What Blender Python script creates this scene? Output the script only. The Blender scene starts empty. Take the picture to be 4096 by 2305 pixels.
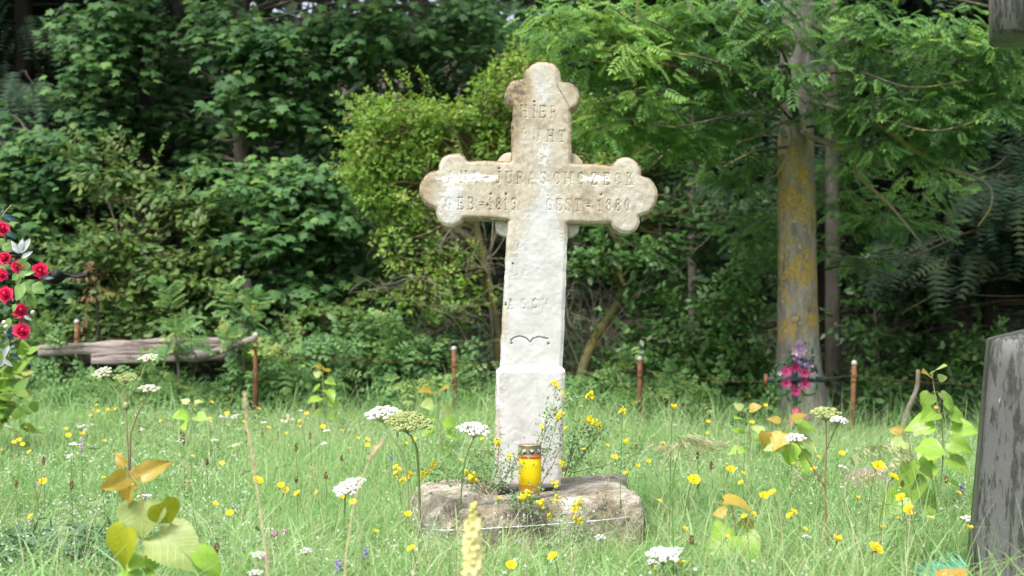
import bpy, bmesh, math, random
import numpy as np
from mathutils import Vector, Matrix
from mathutils.geometry import delaunay_2d_cdt

# ------------------------------------------------------------------ scene, camera, light
scene = bpy.context.scene
COL = scene.collection
random.seed(7)
RNG = np.random.default_rng(11)
R = math.radians

EYE = 0.80            # eye height over the meadow
F = 3578.0            # focal length in units of the 2576 px wide photograph
HOR = 800.0           # row of the horizon in that photograph

cam_d = bpy.data.cameras.new("camera")
cam_d.lens = 50.0
cam_d.sensor_width = 36.0
cam_d.shift_y = (HOR - 724.8) / 2576.0
cam_d.clip_start = 0.05
cam_d.clip_end = 400.0
cam_d.dof.use_dof = True
cam_d.dof.focus_distance = 4.75
cam_d.dof.aperture_fstop = 4.0
cam = bpy.data.objects.new("camera", cam_d)
cam.location = (0, 0, EYE)
cam.rotation_euler = (R(90), 0, 0)
COL.objects.link(cam)
scene.camera = cam

SUN_DIR = Vector((-0.34, -0.42, 1.0)).normalized()      # towards the sun
world = bpy.data.worlds.new("World")
scene.world = world
world.use_nodes = True
wn = world.node_tree.nodes
wl = world.node_tree.links
wn.clear()
w_out = wn.new("ShaderNodeOutputWorld")
w_bg = wn.new("ShaderNodeBackground")
w_sky = wn.new("ShaderNodeTexSky")
w_sky.sky_type = 'NISHITA'
w_sky.sun_disc = False
w_sky.sun_elevation = math.asin(SUN_DIR.z)
w_sky.sun_rotation = math.atan2(SUN_DIR.x, SUN_DIR.y)
w_sky.air_density = 1.0
w_sky.dust_density = 6.0
w_sky.ozone_density = 1.0
w_hsv = wn.new("ShaderNodeHueSaturation")                # a veiled, cloudy sky: less blue
w_hsv.inputs['Saturation'].default_value = 0.55
wl.new(w_sky.outputs[0], w_hsv.inputs['Color'])
wl.new(w_hsv.outputs[0], w_bg.inputs[0])
w_bg.inputs[1].default_value = 0.14
wl.new(w_bg.outputs[0], w_out.inputs[0])

sun_d = bpy.data.lights.new("sun", 'SUN')
sun_d.energy = 1.5
sun_d.angle = R(14)
sun_d.color = (1.0, 0.975, 0.93)
sun = bpy.data.objects.new("sun", sun_d)
sun.rotation_euler = SUN_DIR.to_track_quat('Z', 'Y').to_euler()
COL.objects.link(sun)

scene.view_settings.view_transform = 'Standard'
scene.view_settings.look = 'None'
scene.view_settings.exposure = 1.2
scene.view_settings.gamma = 1.0
scene.cycles.use_denoising = True
scene.cycles.max_bounces = 8
scene.cycles.transparent_max_bounces = 4
scene.cycles.use_fast_gi = False

# ------------------------------------------------------------------ helpers
def P(px, py, d):
    """photograph position (2576 px wide) at distance d -> world point"""
    return np.array(((px - 1288.0) * d / F, d, EYE - (py - HOR) * d / F))

def sm(a, b, x):
    t = np.clip((x - a) / (b - a), 0, 1)
    return t * t * (3 - 2 * t)

_perm = np.random.default_rng(3).permutation(4096)
_val = np.random.default_rng(4).random(4096)
def vnoise(p):
    p = np.asarray(p, float)
    i = np.floor(p).astype(int)
    f = p - i
    f = f * f * (3 - 2 * f)
    out = np.zeros(len(p))
    for dx in (0, 1):
        for dy in (0, 1):
            for dz in (0, 1):
                h = _perm[(i[:, 0] + dx) & 4095]
                h = _perm[(h + i[:, 1] + dy) & 4095]
                h = _perm[(h + i[:, 2] + dz) & 4095]
                w = (f[:, 0] if dx else 1 - f[:, 0]) * (f[:, 1] if dy else 1 - f[:, 1]) * (f[:, 2] if dz else 1 - f[:, 2])
                out += w * _val[h]
    return out
def fbm(p, s=1.0, octs=4):
    p = np.asarray(p, float) * s
    a, t, o = 0.5, 0, 0
    for k in range(octs):
        o = o + a * vnoise(p + 17.3 * k)
        t += a
        p = p * 2.03
        a *= 0.5
    return o / t

WL = {}     # world location of every Empty / part origin
def root(name, label, cat, loc, group=None, kind=None):
    o = bpy.data.objects.new(name, None)
    o.empty_display_size = 0.1
    o.location = loc
    COL.objects.link(o)
    WL[o.name] = np.array(loc, float)
    tag(o, label, cat, group, kind)
    return o
def tag(o, label=None, cat=None, group=None, kind=None):
    if label: o['label'] = label
    if cat: o['category'] = cat
    if group: o['group'] = group
    if kind: o['kind'] = kind
    return o

def link(o, parent=None):
    COL.objects.link(o)
    if parent is not None:
        o.parent = parent
    return o

def make_mesh(name, V, faces=None, flat=None, counts=None, mats=(), smooth=False, attrs=None, midx=None):
    me = bpy.data.meshes.new(name)
    V = np.asarray(V, np.float32).reshape(-1, 3)
    if faces is not None:
        counts = np.fromiter((len(f) for f in faces), np.int32, len(faces))
        flat = np.fromiter((i for f in faces for i in f), np.int32, int(counts.sum()))
    flat = np.asarray(flat, np.int32); counts = np.asarray(counts, np.int32)
    me.vertices.add(len(V)); me.vertices.foreach_set("co", V.ravel())
    me.loops.add(len(flat)); me.loops.foreach_set("vertex_index", flat)
    me.polygons.add(len(counts))
    st = np.zeros(len(counts), np.int32)
    if len(counts) > 1: st[1:] = np.cumsum(counts)[:-1]
    me.polygons.foreach_set("loop_start", st)
    me.polygons.foreach_set("loop_total", counts)
    if smooth: me.polygons.foreach_set("use_smooth", np.ones(len(counts), bool))
    if midx is not None: me.polygons.foreach_set("material_index", np.asarray(midx, np.int32))
    for m in mats: me.materials.append(m)
    if attrs:
        for k, a in attrs.items():
            at = me.attributes.new(k, 'FLOAT', 'POINT')
            at.data.foreach_set("value", np.asarray(a, np.float32))
    me.update(calc_edges=True)
    me.validate()
    return me

def mesh_obj(name, V, faces=None, mat=None, parent=None, smooth=False, attrs=None, flat=None, counts=None, midx=None):
    """V in world space; stored relative to the parent's origin"""
    off = WL[parent.name] if parent is not None else np.zeros(3)
    V = np.asarray(V, float).reshape(-1, 3) - off
    mats = mat if isinstance(mat, (list, tuple)) else [mat]
    me = make_mesh(name, V, faces, flat, counts, mats, smooth, attrs, midx)
    o = bpy.data.objects.new(name, me)
    link(o, parent)
    WL[o.name] = off
    return o

class MB:
    def __init__(s): s.V = []; s.F = []; s.T = []; s.tint = 0.5; s.M = []; s.mi = 0
    def add(s, V, Fc):
        b = len(s.V)
        s.V.extend([tuple(map(float, v)) for v in V]); s.T.extend([s.tint] * len(V))
        s.F.extend([tuple(i + b for i in f) for f in Fc]); s.M.extend([s.mi] * len(Fc))
    def tube(s, pts, rad, n=6, cap=True):
        pts = [np.array(p, float) for p in pts]
        if np.isscalar(rad): rad = [rad] * len(pts)
        V = []; Fc = []
        up = np.array((0.31, 0.17, 0.93))
        for k, p in enumerate(pts):
            t = pts[min(k + 1, len(pts) - 1)] - pts[max(k - 1, 0)]
            t = t / (np.linalg.norm(t) + 1e-9)
            a = np.cross(t, up)
            if np.linalg.norm(a) < 1e-3: a = np.cross(t, (1, 0, 0))
            a /= np.linalg.norm(a); b = np.cross(t, a); up = np.cross(a, t) if True else up
            for j in range(n):
                w = 2 * math.pi * j / n
                V.append(p + rad[k] * (math.cos(w) * a + math.sin(w) * b))
        for k in range(len(pts) - 1):
            for j in range(n):
                j2 = (j + 1) % n
                Fc.append((k * n + j, k * n + j2, (k + 1) * n + j2, (k + 1) * n + j))
        if cap:
            Fc.append(tuple(range(n - 1, -1, -1)))
            Fc.append(tuple((len(pts) - 1) * n + j for j in range(n)))
        s.add(V, Fc)
    def lathe(s, c, prof, n=24, closed=False):
        V = []; Fc = []
        for r, z in prof:
            for j in range(n):
                w = 2 * math.pi * j / n
                V.append((c[0] + r * math.cos(w), c[1] + r * math.sin(w), c[2] + z))
        for k in range(len(prof) - 1):
            for j in range(n):
                j2 = (j + 1) % n
                Fc.append((k * n + j, k * n + j2, (k + 1) * n + j2, (k + 1) * n + j))
        s.add(V, Fc)
    def box(s, c, h, rot=None):
        V = []
        for x in (-1, 1):
            for y in (-1, 1):
                for z in (-1, 1):
                    v = np.array((x * h[0], y * h[1], z * h[2]))
                    if rot is not None: v = np.array(rot) @ v
                    V.append(v + np.array(c))
        s.add(V, [(0, 1, 3, 2), (4, 6, 7, 5), (0, 4, 5, 1), (2, 3, 7, 6), (0, 2, 6, 4), (1, 5, 7, 3)])
    def ball(s, c, r, n=6, m=4, squash=1.0):
        V = [(c[0], c[1], c[2] + r * squash)]
        for k in range(1, m):
            ph = math.pi * k / m
            for j in range(n):
                w = 2 * math.pi * j / n
                V.append((c[0] + r * math.sin(ph) * math.cos(w), c[1] + r * math.sin(ph) * math.sin(w), c[2] + r * squash * math.cos(ph)))
        V.append((c[0], c[1], c[2] - r * squash))
        Fc = [(0, 1 + j, 1 + (j + 1) % n) for j in range(n)]
        for k in range(m - 2):
            for j in range(n):
                a = 1 + k * n
                Fc.append((a + j, a + n + j, a + n + (j + 1) % n, a + (j + 1) % n))
        a = 1 + (m - 2) * n
        Fc += [(a + j, len(V) - 1, a + (j + 1) % n) for j in range(n)]
        s.add(V, Fc)
    def build(s, name, mat, parent=None, smooth=True, tint=False):
        return mesh_obj(name, s.V, s.F, mat, parent, smooth, {'tint': s.T} if tint else None, midx=s.M if isinstance(mat, (list, tuple)) else None)

def catmull(pts, n=5):
    pts = [np.array(p, float) for p in pts]
    if len(pts) < 3:
        return [pts[0] + (pts[-1] - pts[0]) * t for t in np.linspace(0, 1, n + 1)]
    out = []
    q = [2 * pts[0] - pts[1]] + pts + [2 * pts[-1] - pts[-2]]
    for k in range(1, len(q) - 2):
        for j in range(n):
            t = j / n
            a, b, c, d = q[k - 1], q[k], q[k + 1], q[k + 2]
            out.append(0.5 * (2 * b + (c - a) * t + (2 * a - 5 * b + 4 * c - d) * t * t + (3 * b - a - 3 * c + d) * t ** 3))
    out.append(pts[-1])
    return out

def frames(tip, nrm):
    """arrays of tip direction and normal -> (N,3,3) matrices with columns x,y(tip),z(normal)"""
    y = tip / (np.linalg.norm(tip, axis=1, keepdims=True) + 1e-9)
    x = np.cross(y, nrm)
    x /= (np.linalg.norm(x, axis=1, keepdims=True) + 1e-9)
    z = np.cross(x, y)
    return np.stack((x, y, z), axis=2)

def scatter(name, tmpl, pos, rot, scl, mat, parent=None, tint=None, smooth=False):
    """one mesh made of copies of a small leaf template"""
    tv = np.asarray(tmpl[0], float); tf = tmpl[1]
    N = len(pos); n = len(tv)
    V = np.einsum('nij,kj->nki', rot, tv) * np.asarray(scl).reshape(-1, 1, 1) + pos[:, None, :]
    cnt = np.array([len(f) for f in tf], np.int32)
    fl = np.array([i for f in tf for i in f], np.int32)
    flat = (fl[None, :] + (np.arange(N) * n)[:, None]).ravel()
    counts = np.tile(cnt, N)
    if tint is None: tint = RNG.random(N)
    return mesh_obj(name, V.reshape(-1, 3), None, mat, parent, smooth, {'tint': np.repeat(tint, n)}, flat, counts)

def multi_scatter(name, parts, mat, parent=None):
    """several templates joined: parts = [(tmpl,pos,rot,scl,tint)]"""
    Vs, fl, ct, tt, b = [], [], [], [], 0
    for tmpl, pos, rot, scl, tint in parts:
        tv = np.asarray(tmpl[0], float); tf = tmpl[1]
        N = len(pos); n = len(tv)
        if N == 0: continue
        V = np.einsum('nij,kj->nki', rot, tv) * np.asarray(scl).reshape(-1, 1, 1) + pos[:, None, :]
        Vs.append(V.reshape(-1, 3))
        f1 = np.array([i for f in tf for i in f], np.int32)
        fl.append((f1[None, :] + (np.arange(N) * n)[:, None]).ravel() + b)
        ct.append(np.tile(np.array([len(f) for f in tf], np.int32), N))
        tt.append(np.repeat(tint, n))
        b += N * n
    return mesh_obj(name, np.concatenate(Vs), None, mat, parent, False, {'tint': np.concatenate(tt)}, np.concatenate(fl), np.concatenate(ct))

def inst(name, me, parent, pos, rot=None, scale=1.0):
    """object sharing a mesh; pos in world space"""
    o = bpy.data.objects.new(name, me)
    off = WL[parent.name] if parent is not None else np.zeros(3)
    M = Matrix.Translation(Vector(np.asarray(pos, float) - off))
    if rot is not None: M = M @ Matrix([list(r) for r in np.asarray(rot)]).to_4x4()
    s = (scale,) * 3 if np.isscalar(scale) else scale
    M = M @ Matrix.Diagonal((s[0], s[1], s[2], 1))
    link(o, parent)
    o.matrix_basis = M
    return o

def copy_tree(o, parent=None):
    c = o.copy(); COL.objects.link(c); c.parent = parent
    for ch in o.children: copy_tree(ch, c)
    return c

# ------------------------------------------------------------------ materials
def nodes(name):
    m = bpy.data.materials.new(name); m.use_nodes = True
    nt = m.node_tree
    b = nt.nodes["Principled BSDF"]
    return m, nt, b
def ramp(nt, fac, stops):
    r = nt.nodes.new("ShaderNodeValToRGB")
    el = r.color_ramp.elements
    while len(el) > 1: el.remove(el[-1])
    for k, (p, c) in enumerate(stops):
        e = el[0] if k == 0 else el.new(p)
        e.position = p
        e.color = (c[0], c[1], c[2], 1)
    nt.links.new(fac, r.inputs[0])
    return r.outputs[0]
def noise(nt, scale, detail=4, rough=0.55, coord=None, dist=0.0):
    n = nt.nodes.new("ShaderNodeTexNoise")
    n.inputs['Scale'].default_value = scale; n.inputs['Detail'].default_value = detail
    n.inputs['Roughness'].default_value = rough; n.inputs['Distortion'].default_value = dist
    if coord is not None: nt.links.new(coord, n.inputs['Vector'])
    return n.outputs['Fac']
def math_n(nt, op, a, b=None, clamp=False):
    m = nt.nodes.new("ShaderNodeMath"); m.operation = op; m.use_clamp = clamp
    for k, x in enumerate((a, b)):
        if x is None: continue
        if isinstance(x, (int, float)): m.inputs[k].default_value = x
        else: nt.links.new(x, m.inputs[k])
    return m.outputs[0]
def mix(nt, fac, a, b):
    m = nt.nodes.new("ShaderNodeMix"); m.data_type = 'RGBA'
    for k, x in ((0, fac), (6, a), (7, b)):
        if isinstance(x, (int, float)): m.inputs[k].default_value = x
        elif isinstance(x, tuple): m.inputs[k].default_value = (*x, 1)
        else: nt.links.new(x, m.inputs[k])
    return m.outputs[2]
def step(nt, fac, a, b):
    m = nt.nodes.new("ShaderNodeMapRange"); m.interpolation_type = 'SMOOTHSTEP'
    m.inputs[1].default_value = a; m.inputs[2].default_value = b
    nt.links.new(fac, m.inputs[0])
    return m.outputs[0]
def objco(nt, scale=None):
    t = nt.nodes.new("ShaderNodeTexCoord").outputs['Object']
    if scale is None: return t
    m = nt.nodes.new("ShaderNodeMapping"); m.inputs['Scale'].default_value = scale
    nt.links.new(t, m.inputs[0]); return m.outputs[0]
def attr(nt, name):
    a = nt.nodes.new("ShaderNodeAttribute"); a.attribute_name = name
    return a.outputs['Fac']
def bump(nt, b, h, strength=0.4, dist=0.01):
    n = nt.nodes.new("ShaderNodeBump")
    n.inputs['Strength'].default_value = strength; n.inputs['Distance'].default_value = dist
    nt.links.new(h, n.inputs['Height']); nt.links.new(n.outputs[0], b.inputs['Normal'])
    return n.outputs[0]

def leaf_mat(name, stops, rough=0.42, transl=0.3, spec=0.5, var=0.25, vscale=3.0):
    """foliage: tint attribute picks the green of each leaf; thin, lets light through"""
    m, nt, b = nodes(name)
    t = attr(nt, 'tint')
    n = noise(nt, vscale, 2, 0.5, objco(nt))
    f = math_n(nt, 'ADD', t, math_n(nt, 'MULTIPLY', math_n(nt, 'SUBTRACT', n, 0.5), var * 2), True)
    c = ramp(nt, f, stops)
    nt.links.new(c, b.inputs['Base Color'])
    b.inputs['Roughness'].default_value = rough
    b.inputs['Specular IOR Level'].default_value = spec
    tr = nt.nodes.new("ShaderNodeBsdfTranslucent")
    h = nt.nodes.new("ShaderNodeHueSaturation"); h.inputs['Hue'].default_value = 0.485
    h.inputs['Saturation'].default_value = 1.1; h.inputs['Value'].default_value = 1.35
    nt.links.new(c, h.inputs['Color']); nt.links.new(h.outputs[0], tr.inputs[0])
    mx = nt.nodes.new("ShaderNodeMixShader"); mx.inputs[0].default_value = transl
    out = nt.nodes["Material Output"]
    nt.links.new(b.outputs[0], mx.inputs[1]); nt.links.new(tr.outputs[0], mx.inputs[2])
    nt.links.new(mx.outputs[0], out.inputs[0])
    return m
def plain(name, c, rough=0.6, spec=0.4, var=0.15, scale=20, metal=0.0, transl=0.0, bmp=0.0):
    m, nt, b = nodes(name)
    n = noise(nt, scale, 4, 0.6, objco(nt))
    lo = tuple(x * (1 - var) for x in c); hi = tuple(min(1, x * (1 + var)) for x in c)
    cc = ramp(nt, n, [(0.3, lo), (0.7, hi)])
    nt.links.new(cc, b.inputs['Base Color'])
    b.inputs['Roughness'].default_value = rough; b.inputs['Metallic'].default_value = metal
    b.inputs['Specular IOR Level'].default_value = spec
    if bmp: bump(nt, b, n, bmp, 0.01)
    if transl:
        tr = nt.nodes.new("ShaderNodeBsdfTranslucent"); nt.links.new(cc, tr.inputs[0])
        mx = nt.nodes.new("ShaderNodeMixShader"); mx.inputs[0].default_value = transl
        nt.links.new(b.outputs[0], mx.inputs[1]); nt.links.new(tr.outputs[0], mx.inputs[2])
        nt.links.new(mx.outputs[0], nt.nodes["Material Output"].inputs[0])
    return m
# ------------------------------------------------------------------ the ground
def gz(x, y):
    x = np.asarray(x, float); y = np.asarray(y, float)
    p = np.stack((x.ravel(), y.ravel(), np.zeros(x.size)), 1)
    n = (fbm(p, 0.55, 3) - 0.5) * 0.12 * sm(3.0, 6.5, y.ravel())
    xr, yr = x.ravel(), y.ravel()
    n = n - 0.11 * sm(.2, 2.4, xr) * sm(6.2, 9.6, yr) + 0.07 * sm(.2, 2.4, -xr) * sm(6.2, 9.6, yr)
    bank = np.maximum(0, y.ravel() - 11.6)
    n = n + np.minimum(bank * 0.16, 0.7) + np.maximum(0, y.ravel() - 15) * 0.28
    return n.reshape(x.shape)

def make_ground():
    ys = np.concatenate((np.linspace(-14, 2, 9), np.linspace(2.5, 14, 70), np.linspace(14.6, 60, 46), np.array((80., 120., 200.))))
    xs = np.concatenate((np.array((-160., -90., -50.)), np.linspace(-30, -7, 14), np.linspace(-6.7, 6.7, 90), np.linspace(7, 30, 14), np.array((50., 90., 160.))))
    X, Y = np.meshgrid(xs, ys)
    Z = gz(X, np.minimum(Y, 60))
    V = np.stack((X.ravel(), Y.ravel(), Z.ravel()), 1)
    nx = len(xs)
    Fc = [(r * nx + c, r * nx + c + 1, (r + 1) * nx + c + 1, (r + 1) * nx + c) for r in range(len(ys) - 1) for c in range(nx - 1)]
    m, nt, b = nodes("meadow_soil")
    co = objco(nt)
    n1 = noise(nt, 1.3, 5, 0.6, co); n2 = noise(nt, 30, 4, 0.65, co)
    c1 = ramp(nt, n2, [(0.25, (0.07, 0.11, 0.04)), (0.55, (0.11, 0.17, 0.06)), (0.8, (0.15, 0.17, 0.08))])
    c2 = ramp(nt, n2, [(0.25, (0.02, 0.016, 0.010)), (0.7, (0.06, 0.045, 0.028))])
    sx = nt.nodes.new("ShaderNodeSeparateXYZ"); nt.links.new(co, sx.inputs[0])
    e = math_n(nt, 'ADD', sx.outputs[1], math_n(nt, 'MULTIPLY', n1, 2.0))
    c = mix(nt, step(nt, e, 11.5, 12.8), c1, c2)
    nt.links.new(c, b.inputs['Base Color']); b.inputs['Roughness'].default_value = 0.9
    bump(nt, b, n2, 0.6, 0.03)
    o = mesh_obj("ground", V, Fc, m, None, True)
    tag(o, kind='structure')
make_ground()

# ------------------------------------------------------------------ the old stone cross
KP = 2576.0 / 4096.0
def z1(u, v): return ((1600 + u / 1.8127) * KP, (200 + v / 1.8127) * KP)
def z2(u, v): return ((1500 + u / 1.8125) * KP, (900 + v / 1.8125) * KP)
def z3(u, v): return ((1500 + u / 1.8008) * KP, (1500 + v / 1.8008) * KP)

CROSS_D, CROSS_Z0, CROSS_X = 4.80, 0.235, 0.085
def cross_front(px, py):
    px = np.asarray(px, float); py = np.asarray(py, float)
    d = np.full(px.shape, CROSS_D)
    for _ in range(3):
        x = (px - 1288) * d / F; z = EYE - (py - HOR) * d / F
        d = CROSS_D + 0.020 * (z - CROSS_Z0) + 0.02 * (x - CROSS_X)
    return np.stack(((px - 1288) * d / F, d, EYE - (py - HOR) * d / F), -1)

STROKES = {
 'H': [[(0,0),(0,1)],[(.7,0),(.7,1)],[(0,.5),(.7,.5)],[(-.12,0),(.12,0)],[(-.12,1),(.12,1)],[(.58,0),(.82,0)],[(.58,1),(.82,1)]],
 'I': [[(.2,0),(.2,1)],[(.05,0),(.35,0)],[(.05,1),(.35,1)]],
 'E': [[(.05,0),(.05,1)],[(-.08,1),(.6,1),(.6,.85)],[(.05,.52),(.45,.52)],[(-.08,0),(.62,0),(.62,.16)]],
 'R': [[(.05,0),(.05,1)],[(-.08,1),(.4,1),(.6,.88),(.6,.65),(.4,.5),(.05,.5)],[(.3,.5),(.68,0)],[(-.1,0),(.2,0)]],
 'U': [[(0,1),(0,.25),(.12,.04),(.35,0),(.55,.06),(.65,.25),(.65,1)],[(-.12,1),(.12,1)],[(.53,1),(.77,1)]],
 'T': [[(.35,0),(.35,1)],[(0,.84),(0,1),(.7,1),(.7,.84)],[(.2,0),(.5,0)]],
 'A': [[(0,0),(.35,1),(.7,0)],[(.14,.38),(.56,.38)],[(-.1,0),(.12,0)],[(.58,0),(.8,0)]],
 'N': [[(0,0),(0,1)],[(0,1),(.65,0)],[(.65,0),(.65,1)],[(-.12,0),(.12,0)],[(.53,1),(.77,1)]],
 'J': [[(.4,1),(.4,.2),(.28,.02),(.1,0),(0,.14)],[(.25,1),(.55,1)]],
 'S': [[(.6,.85),(.42,1),(.18,.98),(.04,.8),(.1,.62),(.5,.4),(.58,.2),(.44,.02),(.18,0),(0,.16)]],
 'C': [[(.62,.82),(.42,1),(.2,.95),(.04,.72),(.02,.35),(.16,.06),(.4,0),(.62,.18)]],
 'G': [[(.62,.82),(.42,1),(.2,.95),(.04,.72),(.02,.35),(.16,.06),(.4,0),(.6,.1),(.6,.42),(.4,.42)]],
 'Z': [[(.02,.85),(.02,1),(.62,1),(0,0),(.65,0),(.65,.16)]],
 'K': [[(.05,0),(.05,1)],[(.6,1),(.08,.42)],[(.25,.58),(.66,0)],[(-.1,0),(.2,0)],[(-.1,1),(.2,1)],[(.5,0),(.8,0)]],
 'B': [[(.05,0),(.05,1)],[(-.08,1),(.38,1),(.55,.88),(.52,.64),(.36,.53),(.05,.53)],[(.36,.53),(.6,.42),(.62,.16),(.42,0),(-.08,0)]],
 'L': [[(.05,0),(.05,1)],[(-.08,0),(.6,0),(.6,.2)],[(-.08,1),(.2,1)]],
 '1': [[(.05,.8),(.25,1),(.25,0)],[(.1,0),(.4,0)]],
 '8': [[(.3,.53),(.08,.66),(.08,.88),(.3,1),(.52,.88),(.52,.66),(.3,.53),(.03,.36),(.03,.12),(.3,0),(.57,.12),(.57,.36),(.3,.53)]],
 '9': [[(.55,.62),(.4,.5),(.15,.52),(.05,.72),(.12,.93),(.32,1),(.52,.9),(.57,.62),(.5,.2),(.3,0),(.1,.05)]],
 '0': [[(.3,0),(.08,.2),(.04,.55),(.12,.88),(.3,1),(.48,.88),(.56,.55),(.52,.2),(.3,0)]],
 '=': [[(0,.4),(.5,.4)],[(0,.62),(.5,.62)]],
 '-': [[(0,.5),(.5,.5)]],
 '.': [[(.1,0),(.1,.01)]],
 'o': [[(.1,1.25),(.1,1.27)]],
}
def carve_lines():
    segs = []           # (x0,y0,x1,y1, halfwidth px, depth m) in photo px
    def put(ch, conv, u, v0, v1, slope=0.0, depth=1.0, wide=0.62):
        h = v1 - v0
        for pl in STROKES[ch]:
            q = [conv(u + x * h * wide, v1 - y * h + slope * x * h) for x, y in pl]
            for a, b in zip(q[:-1], q[1:]): segs.append((*a, *b, 2.1, 0.0029 * depth))
    for ch, u, dp in (('H', 880, .8), ('I', 965, .9), ('E', 1020, 1), ('R', 1098, .7)): put(ch, z1, u, 402 + (u - 880) * .03, 488 + (u - 880) * .03, depth=dp)
    for ch, u, dp in (('R', 888, .5), ('U', 975, .45), ('H', 1075, .9), ('T', 1160, .9)): put(ch, z1, u, 578 + (u - 888) * .03, 660 + (u - 888) * .03, depth=dp)
    for ch, u, dp in (('A', 350, .8), ('N', 445, 1.1), ('A', 525, .6), ('-', 612, 1.2), ('J', 700, 1.1), ('U', 775, .8), ('R', 855, .9), ('A', 935, .5), ('S', 1022, .9), ('C', 1120, .8),
                      ('H', 1203, .9), ('C', 1295, 1), ('Z', 1392, 1), ('E', 1484, 1.1), ('C', 1562, .8), ('K', 1650, .9)): put(ch, z1, u, 880 + (u - 400) * .012, 965 + (u - 400) * .012, depth=dp)
    for ch, u, dp in (('G', 335, .7), ('E', 425, .9), ('B', 500, 1), ('=', 580, 1), ('1', 645, 1), ('8', 700, 1), ('1', 757, 1), ('9', 810, .9),
                      ('G', 1066, .7), ('E', 1140, .8), ('S', 1205, .9), ('T', 1275, 1), ('=', 1352, 1), ('1', 1440, 1), ('8', 1500, .9), ('8', 1565, .9), ('0', 1632, .8)):
        put(ch, z1, u, 1072 + (u - 400) * .012, 1156 + (u - 400) * .012, depth=dp)
    for ch, u, v, dp in (('R', 1015, 120, .4), ('I', 1090, 120, .3), ('L', 1000, 300, .2), ('E', 1075, 300, .2), ('G', 1150, 300, .22),
                         ('A', 970, 540, 1), ('S', 1065, 540, .6), ('C', 1145, 535, .8), ('H', 1220, 540, .35)): put(ch, z2, u, v, v + 72, depth=dp)
    brace = [[(985, 842), (1005, 820), (1050, 808), (1100, 822), (1122, 852)], [(1128, 852), (1145, 825), (1185, 812), (1255, 826)]]
    for pl in brace:
        q = [z2(*p) for p in pl]
        for a, b in zip(q[:-1], q[1:]): segs.append((*a, *b, 2.3, 0.008))
    for u, v in ((990, 858), (1258, 862), (1000, 282), (948, 580)):
        a = z2(u, v); segs.append((*a, a[0] + .1, a[1], 3.2, 0.012))
    for u, v in ((657, 1045), (767, 1045), (1460, 1048), (720, 858), (975, 375), (635, 1125)):
        a = z1(u, v); segs.append((*a, a[0] + .1, a[1], 3.0, 0.013))
    # the broken-away flake on the upper right lobe
    q = [z1(1140, 265), z1(1190, 345), z1(1240, 440)]
    for a, b in zip(q[:-1], q[1:]): segs.append((*a, *b, 1.8, 0.006))
    return np.array(segs)

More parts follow.
